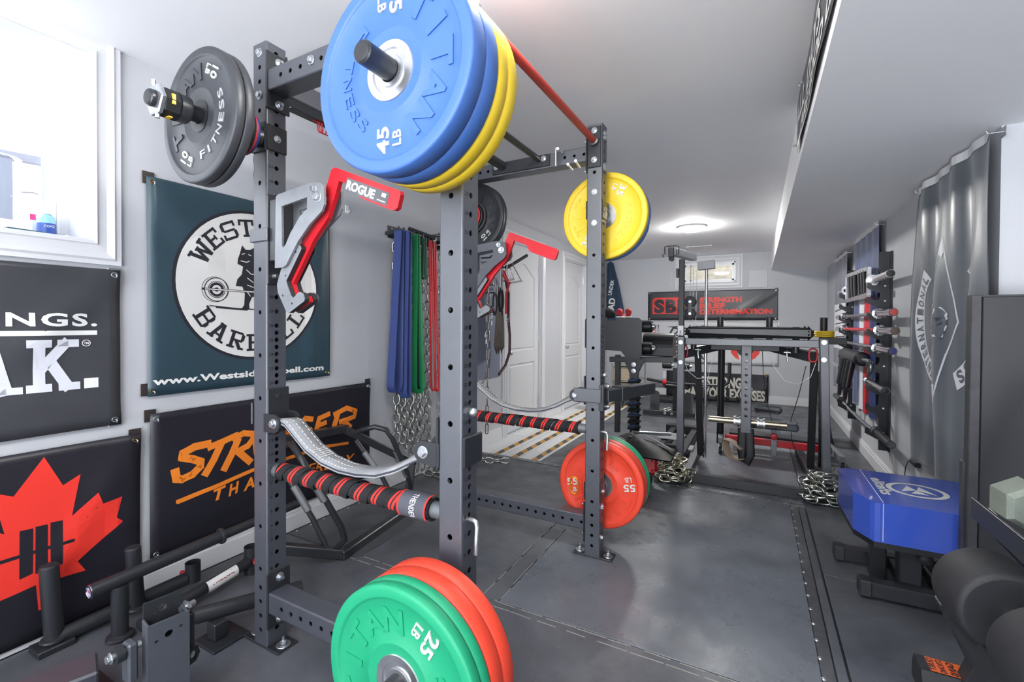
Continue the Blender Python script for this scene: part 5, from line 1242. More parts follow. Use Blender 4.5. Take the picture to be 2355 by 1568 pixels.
# resistance bands: long flat loops
def loop_band(label, y, x, ztop, zbot, wd, gap, m, lean=0.0, th=.0045, word=None, peg=.012):
    """flat band hanging over a peg; wd along Y... loop opens along Y"""
    rt = root('resistance_band', label, 'resistance band', (x, y, 0), 0, 'resistance bands on the wall rack')
    b = MB(); n = 84; H = ztop-zbot
    def hwid(k):
        g = peg+(gap-peg)*(1-k)**1.3
        if k < .06: g *= sqrt(max(0, 1-((.06-k)/.06)**2))
        if k > .985: g *= sqrt(max(0, 1-((k-.985)/.015)**2))
        return g
    def c(t):
        if t < .5: k = .5+.5*cos(2*pi*t); sg = 1
        else: k = .5+.5*cos(2*pi*t); sg = -1
        return sg*hwid(k)+lean*(1-k), zbot+H*k
    vs = []
    for i in range(n):
        yy, zz = c(i/n); t0 = c((i-1) % n/n); t1 = c((i+1) % n/n); d = V((t1[0]-t0[0], t1[1]-t0[1])).normalized(); nx, nz = -d.y*th/2, d.x*th/2
        tw = .25+.15*sin(2*pi*i/n)
        for s in (-1, 1):
            dx = s*wd/2*cos(tw); dy = s*wd/2*sin(tw)
            vs += [(dx, yy+nx+dy, zz+nz), (dx, yy-nx+dy, zz-nz)]
    fs = []
    for i in range(n):
        o_, q = i*4, ((i+1) % n)*4
        fs += [(o_, q, q+2, o_+2), (o_+1, o_+3, q+3, q+1), (o_, o_+1, q+1, q), (o_+2, q+2, q+3, o_+3)]
    b.add(vs, fs, m, False); b.build('rubber_loop', rt)
    if word:
        b = MB(); yy = -gap*.8+lean*.75
        put_text(b, word, M_white, text_frame((0.0, -gap*.62+lean-.012, zbot+H*.20), (.0, .0, 1), (-1, 0, 0)), .016, .17, 0, .01); b.build('band_print', rt)
M_bblu = mat('blue_latex', '#2e3f77', .5, var=.05); M_bgrn = mat('green_latex', '#0c7f4a', .45, var=.05); M_bdg = mat('dark_green_latex', '#2f5a4a', .5); M_bpur = mat('purple_latex', '#2a1c33', .5); M_bredl = mat('red_latex', '#c3262b', .45)
loop_band('wide blue resistance band, first on the wall rack with an open bottom loop', 2.385, -2.15, 1.79, .69, .058, .042, M_bblu, -.045)
loop_band('wide blue resistance band, second on the wall rack and hanging lower', 2.435, -2.13, 1.79, .645, .060, .022, M_bblu, -.012, word='Westside Barbell')
loop_band('bright green resistance band, hanging right of the blue ones', 2.545, -2.14, 1.79, .655, .042, .046, M_bgrn, .03)
loop_band('dark purple resistance band hanging inside the green one', 2.575, -2.16, 1.78, .68, .030, .020, M_bpur, .03)
loop_band('short dark green resistance band between the green and red bands', 2.648, -2.15, 1.78, 1.48, .022, .022, M_bdg, .0)
loop_band('thin red resistance band, left one of the red pair', 2.705, -2.14, 1.77, .65, .014, .028, M_bredl, .045, peg=.010)
loop_band('thin red resistance band, right one of the red pair', 2.755, -2.14, 1.77, .64, .014, .024, M_bredl, .04, peg=.010)
b = MB()
b.tube([(-2.19, 2.90, 1.80), (-2.16, 2.86, 1.83), (-2.13, 2.93, 1.86), (-2.10, 3.02, 1.81), (-2.10, 3.10, 1.77)], .02, mat('grey_cloth', '#8f8e8a', .9), 10, flat=(.034, .006))
tag(b.build('fabric_strap'), 'pale grey fabric strap draped over the wall rack behind the front post', 'strap')

# cable attachments on the wall before the doors
ca = root('wall_hook_board', 'dark wall board with hooks for cable handles left of the white door', 'wall rack', (WL, 3.62, 1.25))
b = MB(); b.box((0, -.05, -.62), (.008, .37, .62), mat('grey_board', '#7d8396', .5), .002); b.build('board', ca)
for y, z in ((.02, .52), (.12, .50), (.22, .48), (.30, .46), (.10, .20)):
    b = MB(); b.tube([(.008, y, z), (.10, y, z), (.115, y, z+.02)], .007, M_blk2, 8); b.build('hook', ca)
HG = 'cable handles hanging on the hook board'
def D_handle(b, x, y, z, w, h, m):
    b.tube([(x, y-w/2, z), (x, y-w/4, z+h*.7), (x, y, z+h), (x, y+w/4, z+h*.7), (x, y+w/2, z)], .006, m, 8); b.cyl((x, y-w/2-.01, z), (x, y+w/2+.01, z), .015, M_rub, n=14)
b = MB(); b.cyl((-2.17, 3.92, 1.70), (-2.06, 4.16, 1.85), .016, M_rub, n=16); tag(b.build('cable_attachment'), 'straight black grip pointing toward the door', 'handle', HG)
b = MB(); P = [(-2.16, 3.80, 1.66), (-2.14, 4.02, 1.66)]; b.tube([(-2.15, 3.92, 1.76), (-2.15, 3.86, 1.60), (-2.15, 3.86, 1.57), (-2.15, 4.06, 1.60), (-2.15, 3.92, 1.76)], .006, M_chrome, 8)
b.cyl((-2.15, 3.84, 1.57), (-2.15, 4.02, 1.60), .012, M_chrome, n=12); b.cyl((-2.10, 3.88, 1.55), (-2.10, 4.12, 1.59), .010, M_chrome, n=12); b.tube([(-2.12, 3.95, 1.75), (-2.10, 4.10, 1.60)], .005, M_chrome, 8)
tag(b.build('cable_attachment'), 'chrome double row handle in front of the white door', 'handle', HG)
for i, (y, z) in enumerate(((3.66, 1.36), (3.78, 1.40))):
    b = MB(); pts = [(-2.14, y+.035*sin(2*pi*k/16), z+.10*cos(2*pi*k/16)-.02) for k in range(16)]; b.tube(pts, .010, M_rub, 8, closed=True); b.tube([(-2.14, y, z+.08), (-2.14, y, z+.28)], .006, M_web, 6, flat=(.012, .003))
    tag(b.build('cable_attachment'), 'black rubber loop handle, %s one of two' % ('left', 'right')[i], 'handle', HG)
b = MB()
for k, dy in enumerate((-.03, .0, .045)):
    b.tube([(-2.15, 3.76, 1.50), (-2.15, 3.74+dy, 1.2), (-2.15, 3.73+dy*1.6, .95), (-2.15, 3.75+dy*1.2, .89), (-2.15, 3.79+dy, .93), (-2.15, 3.78+dy, 1.2), (-2.15, 3.77, 1.50)], .01, mat('dark_leather', '#4a423c', .6, var=.3), 8, flat=(.024, .004))
tag(b.build('leather_strap'), 'worn brown-black strap loops hanging beside the white door', 'strap', HG)
b = MB(); b.tube([(-2.13, 3.84, 1.58), (-2.13, 3.90, 1.45), (-2.13, 3.90, 1.2), (-2.13, 3.93, 1.05), (-2.13, 3.93, .88), (-2.13, 3.85, .76), (-2.13, 3.72, .68)], .013, mat('maroon_rubber', '#3a1c22', .5), 12)
tag(b.build('rubber_tubing'), 'dark maroon rubber tube curving down in front of the white door', 'tubing', HG)
b = MB(); b.tube([(-2.12, 3.78, 1.66), (-2.10, 3.86, 1.54), (-2.12, 3.84, 1.45), (-2.12, 3.84, 1.25)], .01, M_redr, 8, flat=(.014, .004)); b.tube([(-2.11, 3.75, 1.62), (-2.10, 3.84, 1.55)], .012, M_redr, 8)
carabiner(b, (-2.12, 3.86, 1.20), .022, .014, .003, M_chrome, (0, 1, 0)); tag(b.build('red_strap'), 'red nylon strap with a ring beside the black loop handles', 'strap', HG)
b = MB(); chain_path(b, [(-2.16, 3.58, 1.60), (-2.16, 3.57, 1.02), (-2.17, 3.57, .08)], .085, .005, .105, .034, m=mat('bronze_chain', '#9a938c', .25, 1.0), jit=.1)
tag(b.build('steel_chain'), 'chain of long narrow links hanging to the skirting left of the white door', 'chain', HG)
for i, (y, z) in enumerate(((3.52, 1.05), (3.62, 1.22), (3.70, 1.48), (3.66, 1.54))):
    b = MB(); carabiner(b, (-2.15, y, z), .032, .014, .004, M_chrome, (0, 1, 0)); b.cyl((-2.15, y, z-.035), (-2.15, y, z-.075), .004, M_chrome, n=8)
    tag(b.build('snap_hook'), 'small steel snap hook hanging among the cable handles', 'hook', 'steel snap hooks')

# ================================================================== OPEN HEX BAR on the floor against the left wall
hb = root('hex_trap_bar', 'black hexagonal trap bar leaning on the left wall behind the rack', 'trap bar', (-1.78, 1.58, 0))
O = V((-1.78, 1.58, 0))
def hp(p): return tuple(V(p)-O)
P1, P2, P3, P4, P5, P6 = (-1.78, 1.585, .022), (-1.862, 2.115, .022), (-1.955, 2.275, .16), (-2.20, 1.955, .515), (-2.20, 1.50, .540), (-1.975, 1.33, .115)
P3 = (-1.99, 2.33, .245)
b = MB()
for p, q in ((P1, P2), (P2, (-1.94, 2.25, .12)), ((-1.94, 2.25, .12), P3), (P3, P4), (P4, P5), (P5, P6), (P6, P1)):
    b.bar(hp(p), hp(q), .046, .046, M_blk2, .004)
for p in (P1, P2, P3, P4, P5, P6): b.box(tuple(V(hp(p))-V((.024, .024, .024))), tuple(V(hp(p))+V((.024, .024, .024))), M_blk2, .006)
b.build('hex_frame', hb)
M_grip = mat('knurled_steel', '#8e9093', .4, .9, bump=.6, bscale=1500)
def hoop(pts, r=.015): 
    b = MB(); b.tube([hp(p) for p in pts], r, M_blk2, 14); b.build('handle', hb)
hoop([(-2.10, 1.93, .50), (-2.02, 1.935, .535), (-1.95, 1.96, .555), (-1.90, 2.00, .535), (-1.88, 2.03, .48), (-1.85, 2.12, .26), (-1.86, 2.17, .16), (-1.90, 2.20, .10)])
hoop([(-2.06, 1.92, .47), (-1.93, 2.00, .25), (-1.86, 2.05, .08)], .013)
for p, q in (((-2.02, 1.945, .40), (-1.94, 1.993, .27)), ((-1.885, 2.06, .40), (-1.857, 2.13, .235)), ((-1.985, 1.457, .36), (-1.92, 1.49, .24)), ((-1.848, 1.438, .44), (-1.805, 1.49, .31))):
    b = MB(); b.cyl(hp(p), hp(q), .0175, M_grip, n=16); b.build('grip', hb)
hoop([(-2.12, 1.52, .53), (-2.02, 1.47, .56), (-1.92, 1.42, .555), (-1.86, 1.42, .50), (-1.80, 1.50, .30), (-1.76, 1.55, .17), (-1.76, 1.57, .10), (-1.82, 1.56, .04)])
hoop([(-2.02, 1.44, .42), (-1.90, 1.50, .20), (-1.83, 1.54, .03)], .013)
b = MB(); d = (V(P2)-V(P1)).normalized(); c = V(hp(P1))*.45+V(hp(P2))*.55; nrm = V((.77, .12, .62)).normalized(); c = c+V((.0195, .003, .006))
F = text_frame(c, d, d.cross(V((-1, 0, 0))).normalized()*1); 
T = b.T; b.T = F; b.box((-.075, -.013, -.001), (.075, .013, .0008), mat('steel_badge', '#9b9084', .4, .6)); b.T = T
put_text(b, 'TITAN', M_dark, F @ Matrix.Translation((0, -.008, .001)), .016, .10, 0, .03); b.build('brand_badge', hb)
b = MB(); b.box((-2.25, 1.62, 0), (-1.72, 2.40, .004), mat('dark_floor_sheet', '#47494d', .35, var=.2, vscale=5), .001)
for i in range(9): b.axis((-2.235, 1.66+i*.09, .004), (0, 0, 1), [(.007, 0), (.004, .003), (.0001, .004)], M_zinc, 8, False)
tag(b.build('riveted_sheet'), 'dark riveted floor sheet under the hexagonal trap bar', 'sheet')

# ================================================================== FOREGROUND LEFT: stands and tubes on the floor
fl = root('plate_post_stand', 'low black tube stand with tall capped posts along the left wall', 'stand', (-2.13, .66, 0))
O2 = V((-2.13, .66, 0)); sub = lambda p: tuple(V(p)-O2)
for (x, y, zt, zb, r) in ((-2.19, .655, .295, .03, .027), (-2.15, .885, .270, .03, .026)):
    b = MB(); b.cyl(sub((x, y, zb)), sub((x-.004, y-.012, zt)), r, M_blk2, n=28, ch=.004); b.axis(sub((x-.004, y-.012, zt-.002)), (0, 0, 1), [(r-.002, 0), (r-.003, .005), (.0001, .006)], M_rub, 24, False)
    b.axis(sub((x, y, zb)), (0, 0, 1), [(r+.012, 0), (r+.010, .006), (r, .010)], M_blk2, 28); b.build('post', fl)
b = MB(); b.cyl(sub((-2.19, .64, .03)), sub((-2.15, 1.06, .055)), .027, M_blk2, n=24); b.cyl(sub((-2.19, .60, .0)), sub((-2.19, .70, .0)), .001, M_blk2, n=6)
b.box(sub((-2.235, .60, 0)), sub((-2.145, .70, .022)), M_blk2, .003); b.build('base_tube', fl)
def sleeve(b, x, y, z0, z1, r):
    b.T = Matrix.Translation(V((x, y, 0))-O2); b.rev([(r-.004, z0), (r, z0), (r, z1), (r-.004, z1), (r-.004, z0)], M_blk2, 28, False, True, True); b.T = Matrix.Identity(4)
b = MB(); sleeve(b, -2.145, 1.085, .035, .118, .029); b.cyl(sub((-2.175, 1.07, .07)), sub((-2.19, 1.06, .07)), .010, M_red, n=12); b.build('open_sleeve', fl)
fs2 = root('tube_holder', 'black tube with white label and open sleeve lying behind the left post', 'stand', (-2.05, 1.28, 0)); O2 = V((-2.05, 1.28, 0))
b = MB(); b.cyl(sub((-1.97, .82, .05)), sub((-2.04, 1.26, .06)), .024, M_blk2, n=24); b.build('tube', fs2)
b = MB(); sleeve(b, -2.05, 1.285, .0, .125, .030); b.build('open_sleeve', fs2)
b = MB(); b.cyl(sub((-2.015, 1.285, .065)), sub((-1.99, 1.285, .065)), .016, M_red, n=6); b.bar(sub((-2.0, 1.27, .075)), sub((-1.985, 1.30, .055)), .012, .03, M_red, .004); b.build('knob', fs2)
b = MB(); F, L = b.frame(sub((-1.993, .98, .0535)), sub((-2.027, 1.19, .0585)))
v_ = []
for k in range(9):
    a = radians(-40+k*16)
    for q in (sub((-2.0, 1.06, .0555)), sub((-2.027, 1.20, .0585))): v_.append((q[0]+.0246*cos(a), q[1], q[2]+.0246*sin(a)))
b.add(v_, [(2*k, 2*k+2, 2*k+3, 2*k+1) for k in range(8)], M_white, True)
put_text(b, 'PROLOC', mat('dark_red_print', '#8e2a2a', .5), text_frame((sub((-1.989, 1.13, .066))), (-.19, .98, .03), (-.7, -.1, .7)), .018, .10, 0, .03); b.build('label', fs2)
O2 = V((-2.035, .78, 0))
lb = root('log_handle_bar', 'long dark steel bar with a collar lying across a short round post', 'bar', (-2.035, .78, 0))
b = MB(); b.cyl(sub((-2.035, .700, .217)), sub((-2.035, 1.145, .232)), .0245, M_blk2, n=28, ch=.002); b.cyl(sub((-2.035, 1.145, .232)), sub((-2.035, 1.52, .245)), .020, M_blk2, n=24)
b.axis(sub((-2.035, 1.135, .232)), (0, 1, .033), [(.026, 0), (.034, .003), (.034, .012), (.022, .018)], M_blk2, 28); b.build('bar_tube', lb)
b = MB(); b.axis(sub((-2.035, .7005, .217)), (0, -1, -.033), [(.0245, 0), (.0245, .004), (.020, .005), (.019, .001), (.0001, .001)], M_chrome, 28, False)
b.axis(sub((-2.035, .699, .217)), (0, -1, -.033), [(.016, .0005), (.0001, .0008)], mat('violet_cap', '#aaa6d8', .3), 20, False); b.axis(sub((-2.035, .698, .217)), (0, -1, 0), [(.005, .0005), (.0001, .0012)], M_red, 12, False); b.build('end_cap', lb)
b = MB(); b.cyl(sub((-2.035, .785, .0)), sub((-2.035, .785, .200)), .026, M_blk2, n=28); b.axis(sub((-2.035, .785, .012)), (0, 0, 1), [(.042, 0), (.040, .006), (.027, .012)], M_blk2, 28); b.build('post', lb)
# channel bracket stand in front
O2 = V((-1.45, .66, 0))
ls = root('landmine_stand', 'heavy black steel bracket stand with bolted channel at the lower left', 'stand', (-1.45, .66, 0))
b = MB(); hole = [(.020*cos(a*pi/10), .020*sin(a*pi/10)) for a in range(20)]
def ploc(x0, x1, z0, z1, holes): return [(x0, z0), (x1, z0), (x1, z1), (x0, z1)], [[(hx+hr*cos(a*pi/8), hz+hr*sin(a*pi/8)) for a in range(16)] for hx, hz, hr in holes]
b.T = Matrix.Translation((.03, -.002, 0)) @ Matrix.Rotation(radians(80), 4, 'Z')
pl, hs = ploc(-.048, .048, .0, .338, [(0, .298, .010), (-.028, .290, .004), (.028, .306, .004)]); b.prism(pl, 'y', 0, .008, M_blk, hole=hs)
b.box((-.048, .008, .0), (-.041, .055, .338), M_blk, .002); b.box((.041, .008, 0), (.048, .055, .338), M_blk, .002)
pl, hs = ploc(-.044, .044, .10, .378, [(.0, .350, .010), (.024, .355, .004), (-.022, .342, .004)]); b.prism(pl, 'y', .055, .062, M_blk2, hole=hs)
b.T = Matrix.Identity(4); b.build('channel_bracket', ls)
b = MB(); b.box((-.035, -.085, .20), (.005, -.062, .305), M_blk, .005); b.cyl((-.015, -.125, .285), (-.015, -.05, .285), .009, M_zinc, n=14); b.cyl((-.015, -.108, .285), (-.015, -.090, .285), .021, M_blk2, n=14); b.bolt((-.015, -.115, .285), (0, -1, 0), .010)
b.build('side_bracket', ls)
b = MB(); b.cyl((-.01, .045, .325), (-.015, .085, .325), .009, M_zinc, n=14); b.bolt((-.01, .058, .325), (0, 1, 0), .014); b.box((-.03, .05, .20), (.01, .075, .31), M_blk2, .004); b.build('pivot_bolt', ls)
b = MB(); pl = [(.045, .17), (.070, .175), (.080, .195), (.074, .215), (.045, .225)]; b.prism(pl, 'x', .018, .025, M_dark, hole=[[(.062+.008*cos(a*pi/8), .196+.012*sin(a*pi/8)) for a in range(16)]]); b.build('lifting_eye', ls)
b = MB(); b.cyl((.0, -.01, .055), (-.42, -.16, .055), .026, M_blk2, n=22); b.build('cross_tube', ls)
b = MB(); b.T = Matrix.Translation((-.36, -.05, 0)) @ Matrix.Rotation(radians(72), 4, 'Z'); b.box((-.60, -.07, .0), (.03, .05, .105), M_blk, .006); b.T = Matrix.Identity(4); b.build('base_beam', ls)
b = MB(); b.box((-.55, -.35, 0), (-.02, .02, .006), M_blk2, .002); b.build('base_plate', ls)
O2 = V((-1.80, .93, 0))
lt = root('landmine_sleeve', 'black round sleeve tube lying from the bracket stand to behind the left post', 'tube', (-1.80, .93, 0))
b = MB(); b.cyl((.02, -.06, .105), (.14, .32, .055), .028, M_blk2, n=26); b.cyl((-.02, -.13, .11), (.02, -.04, .105), .034, M_blk2, n=26); b.build('sleeve_tube', lt)
b = MB(); b.box((.02, -.03, .0), (.15, .10, .010), M_blk2, .002); b.box((.05, .0, .01), (.10, .05, .07), M_blk2, .004); b.build('foot_bracket', lt)
b = MB(); b.bolt((.0, -.10, .14), (0, 0, 1), .020, h=.016); b.cyl((.0, -.10, .10), (.0, -.10, .17), .011, M_zinc, n=12); b.build('clamp_bolt', lt)
# ================================================================== REVERSE HYPER MACHINE
def knob(b, p, d, r=.02): b.axis(p, d, [(r*.5, 0), (r*.5, .012), (r, .014), (r*1.05, .03), (r*.8, .038), (.0001, .039)], M_rub, 14, False, True, False)
rh = root('reverse_hyper_machine', 'black reverse hyper machine with a long padded top and swinging pendulum', 'exercise machine', (-.07, 3.65, 0))
O3 = V((-.07, 3.65, 0))
def s3(x, y, z): return (x-O3.x, y-O3.y, z-O3.z)
YF0 = 3.66
for x in (-.505, .392):
    b = MB(); b.bar(s3(x+(.03 if x > 0 else 0), YF0, .0), s3(x-(.0 if x > 0 else 0), YF0, 1.068), .050, .050, M_blk, .004, up=(0, 1, 0))
    for z in (1.025, .875) if x < 0 else (1.045, .93): b.bolt(s3(x, YF0-.025, z), (0, -1, 0), .011)
    b.build('front_leg', rh)
for x, z1 in ((-.385, .93), (.375, .96)):
    b = MB(); b.bar(s3(x-(.03 if x < 0 else 0), 4.20, .05), s3(x-(.04 if x < 0 else 0), 4.02, z1), .048, .055, M_dark, .004, up=(0, 1, 0)); b.build('rear_leg', rh)
b = MB(); b.bar(s3(-.48, 3.70, 1.032), s3(.37, 3.70, 1.032), .05, .050, M_blk, .004); b.build('top_beam', rh)
b = MB(); T = b.T; b.T = Matrix.Translation(s3(-.07, 3.83, 1.115))
n = 10; vs = []; prof = []
b.box((-.405, -.17, -.050), (.405, .17, .026), M_vinyl, .024); b.T = T
b.build('top_pad', rh, bev=.010)
b = MB(); b.bar(s3(-.33, 3.98, .985), s3(.22, 3.98, .985), .05, .05, M_dark, .003); b.build('rear_beam', rh)
for sx in (-1, 1):
    b = MB(); x0, x1 = (-.525, -.27) if sx < 0 else (.345, .10)
    p0, p1 = s3(x0, 3.80, .925 if sx < 0 else .935), s3(x1, 4.05, .990)
    b.bar(p0, p1, .065, .065, M_blk2, .004)
    for k in range(6):
        t = .25+k*.11; q = V(p0)*(1-t)+V(p1)*t; b.axis(q+V((0, -.036 if True else 0, 0)), (0, -1, 0), [(.009, -.004), (.009, .001), (.0001, .001)], M_dark, 12, False)
    b.build('side_arm', rh)
    b = MB(); x = -.44 if sx < 0 else .247; b.cyl(s3(x, 3.86, .955), s3(x, 3.86, 1.145), .0225, M_blk2, n=20); b.axis(s3(x, 3.86, .955), (0, 0, 1), [(.04, 0), (.035, .004), (.0226, .006)], M_zinc, 20, False); b.build('band_peg', rh)
    b = MB(); x = -.40 if sx < 0 else .19; b.tube([s3(x, 3.80, .975), s3(x, 3.79, .93), s3(x+.005, 3.79, .90)], .006, M_zinc, 8); b.cyl(s3(x-.02, 3.79, .965), s3(x+.02, 3.79, .965), .006, M_zinc, n=8); b.build('pull_pin', rh)
    b = MB(); x = -.50 if sx < 0 else .345; carabiner(b, s3(x, 3.78, .95), .045, .024, .006, M_red); b.build('carabiner', rh)
    b = MB(); x = -.50 if sx < 0 else .36; w_ = .28 if sx > 0 else .22; s_ = 1 if sx < 0 else -1
    b.tube([s3(x, 3.76, .90), s3(x+s_*.03, 3.76, .80), s3(x+s_*.10, 3.76, .745), s3(x+s_*.18, 3.76, .76), s3(x+s_*w_*.85, 3.78, .84), s3(x+s_*w_, 3.80, .92)], .0022, M_zinc, 6); b.build('tether_cable', rh)
for x, y in ((-.275, 4.25), (.088, 4.25)):
    b = MB(); b.cyl(s3(x, y, 1.0), s3(x, y, 1.22), .0245, M_blk2, n=20); b.axis(s3(x, y, 1.218), (0, 0, 1), [(.026, 0), (.026, .006), (.0001, .007)], M_rub, 18, False); b.build('band_peg', rh)
b = MB(); b.cyl(s3(-.295, 4.70, .05), s3(-.285, 4.62, 1.0), .030, M_dark, n=20)
b.build('rear_leg', rh)
b = MB(); b.bar(s3(-.275, 4.25, .985), s3(.10, 4.25, .985), .05, .05, M_dark, .003); b.bar(s3(-.275, 3.98, .985), s3(-.275, 4.65, .985), .05, .05, M_dark, .003); b.bar(s3(.09, 3.98, .985), s3(.09, 4.28, .985), .05, .05, M_dark, .003); b.build('rear_frame', rh)
# right-hand rear post with yellow plates
b = MB(); b.cyl(s3(.47, 4.40, .02), s3(.47, 4.40, 1.22), .026, M_dark, n=22); b.bar(s3(.40, 3.72, 1.035), s3(.47, 4.42, 1.035), .05, .05, M_dark, .003); b.bar(s3(.44, 4.40, 1.035), s3(.62, 4.40, 1.035), .055, .055, M_dark, .003); b.build('storage_post', rh)
for i in range(3):
    b = MB(); b.axis((0, 0, 0), (0, 0, 1), [(.027, 0), (.070, 0), (.072, .003), (.072, .013), (.070, .016), (.027, .016), (.027, 0)], mat('yellow_small_plate', '#dcb91f', .45), 32, False)
    o = b.build('fraction_plate', None, (.47, 4.40, 1.064+i*.0165)); tag(o, 'small yellow plate on the vertical post of the reverse hyper machine', 'weight plate', 'small yellow plates stacked on a post')
# pendulum
b = MB(); T = b.T; b.T = Matrix.Translation(s3(-.068, 3.95, .335))
perf_tube(b, (0, 0, 0), (0, 0, .66), .072, M_blk, [[.13+.052*k for k in range(10)], None, [.13+.052*k for k in range(10)], None], .0115, up=(0, 1, 0), c=.004)
b.T = T; b.build('pendulum', rh)
b = MB(); b.cyl(s3(-.335, 3.99, .402), s3(.205, 3.99, .405), .0245, mat('worn_brass_steel', '#a59c8a', .3, 1.0, var=.2, vscale=25), n=24)
for x in (-.155, .005):
    b.axis(s3(x, 3.99, .403), (1, 0, 0), [(.030, 0), (.042, .002), (.042, .016), (.032, .018), (.032, .040), (.042, .042), (.042, .056), (.030, .058)], M_brush, 20, True, False)
b.build('loading_sleeve', rh)
b = MB()
b.tube([s3(-.09, 3.95, .36), s3(-.095, 3.95, .22), s3(-.085, 3.95, .12), s3(-.06, 3.95, .10), s3(-.035, 3.95, .16), s3(-.045, 3.95, .36)], .01, M_dark, 10, flat=(.006, .034)); b.build('ankle_strap', rh)
b = MB(); b.tube([s3(-.09, 3.93, .20), s3(-.15, 3.96, .245), s3(-.205, 4.02, .25), s3(-.215, 4.04, .20), s3(-.18, 3.98, .13), s3(-.12, 3.94, .115), s3(-.075, 3.93, .13)], .01, mat('tan_strap', '#8f7f6d', .7, var=.2), 10, flat=(.036, .005)); b.build('ankle_strap', rh)
b = MB(); b.bar(s3(-.525, 3.60, .034), s3(.465, 3.60, .034), .062, .066, M_blk2, .003)
b.build('front_base', rh)
for x in (-.525, .465):
    b = MB(); b.box(s3(x-.035, 3.553, .0), s3(x+.035, 3.647, .070), M_rub, .004); b.build('rubber_foot', rh)
for x0, x1 in ((-.46, -.46), (.40, .34)):
    b = MB(); b.bar(s3(x0, 3.64, .03), s3(x1, 4.85, .03), .055, .055, M_blk, .003); b.build('side_base', rh)
b = MB(); b.bar(s3(-.50, 4.20, .07), s3(-.50, 4.36, .07), .04, .02, M_zinc); b.bar(s3(.40, 4.25, .065), s3(.40, 4.5, .065), .04, .01, M_zinc); b.build('hinge_plate', rh)

# ================================================================== LAT PULL-DOWN TOWER
lt_ = root('cable_tower', 'tall dark pulley tower rising left of the reverse hyper machine', 'cable machine', (-.515, 3.72, 0))
O3 = V((-.515, 3.72, 0))
b = MB(); b.bar(s3(-.515, 3.735, .0), s3(-.515, 3.735, 1.66), .038, .045, M_dark, .003, up=(0, 1, 0)); b.build('upright', lt_)
b = MB(); b.box(s3(-.538, 3.703, 1.075), s3(-.496, 3.706, 1.15), M_white, .001); T = b.T; put_text(b, 'TITAN', M_ink, text_frame(s3(-.511, 3.7025, 1.090), (0, 0, 1), (-1, 0, 0)), .014, .045, 0, .03); b.build('brand_label', lt_)
b = MB(); b.bar(s3(-.56, 3.56, 1.70), s3(-.475, 4.10, 1.72), .055, .055, mat('light_steel', '#b4b6ba', .4), .003); b.build('top_arm', lt_)
b = MB(); b.box(s3(-.585, 3.53, 1.655), s3(-.545, 3.57, 1.725), M_blk2, .004); b.tube([s3(-.62, 3.54, 1.655), s3(-.625, 3.54, 1.68), s3(-.61, 3.54, 1.68), s3(-.612, 3.54, 1.735), s3(-.59, 3.54, 1.738), s3(-.53, 3.54, 1.738), s3(-.512, 3.54, 1.73), s3(-.512, 3.54, 1.675), s3(-.528, 3.54, 1.672), s3(-.53, 3.54, 1.71)], .004, M_blk2, 8)
b.cyl(s3(-.565, 3.535, 1.645), s3(-.565, 3.565, 1.645), .018, M_rub, n=16); b.build('pulley_block', lt_)
b = MB(); b.box(s3(-.555, 3.70, 1.52), s3(-.535, 3.74, 1.59), M_blk2, .003); b.build('bracket', lt_)
b = MB(); b.bar(s3(-.44, 4.10, 1.645), s3(-.31, 4.10, 1.655), .06, .07, mat('grey_steel', '#8d8f94', .4), .003); b.build('rear_head', lt_)
for z in (1.34, 1.245):
    b = MB(); b.cyl(s3(-.47, 3.86, z), s3(-.47, 3.895, z), .045, M_rub, n=28, ch=.006); b.cyl(s3(-.47, 3.85, z), s3(-.47, 3.905, z), .010, M_zinc, n=12); b.build('pulley', lt_)
b = MB(); b.box(s3(-.485, 3.855, 1.23), s3(-.455, 3.86, 1.36), M_blk2, .003); b.build('pulley_bracket', lt_)
b = MB(); 
for x in (-.478, -.455, -.43): b.cyl(s3(x, 3.88, 1.0), s3(x+.003, 3.92, 1.63), .0022, M_zinc, n=6)
b.build('cable', lt_)
b = MB(); b.cyl(s3(-.375, 4.12, .05), s3(-.375, 4.12, 1.63), .0125, M_chrome, n=16); b.build('guide_rod', lt_)
b = MB(); b.tube([s3(-.565, 3.55, 1.63), s3(-.565, 3.55, 1.45)], .003, M_zinc, 6); b.build('cable', lt_)

# ================================================================== CHAIN HEAPS
def heap(label, cx, cy, hx, hy, H, seed, n=46, col=None):
    b = MB(); r_ = random.Random(seed)
    pts = []
    for k in range(n):
        t = k/n; lay = t**1.2; a = k*1.05+r_.uniform(-.3, .3); R = (1-.62*lay)
        pts.append((cx+hx*R*cos(a)*r_.uniform(.55, 1), cy+hy*R*sin(a)*r_.uniform(.6, 1), .014+H*lay+r_.uniform(0, .012)))
    chain_path(b, pts, .066, .0078, .098, .064, rnd=r_, jit=.9, m=col)
    tag(b.build('chain_heap'), label, 'chain', 'heaped chains around the machine legs'); return b
M_ch2 = mat('tarnished_chain', '#cfcab8', .28, 1.0, var=.25, vscale=40)
heap('tarnished chain heaped around the left front foot of the reverse hyper machine', -.545, 3.56, .165, .13, .19, 3, 38, M_ch2)
heap('bright galvanised chain heaped around the right front foot of the reverse hyper machine', .395, 3.60, .185, .15, .18, 9, 44)

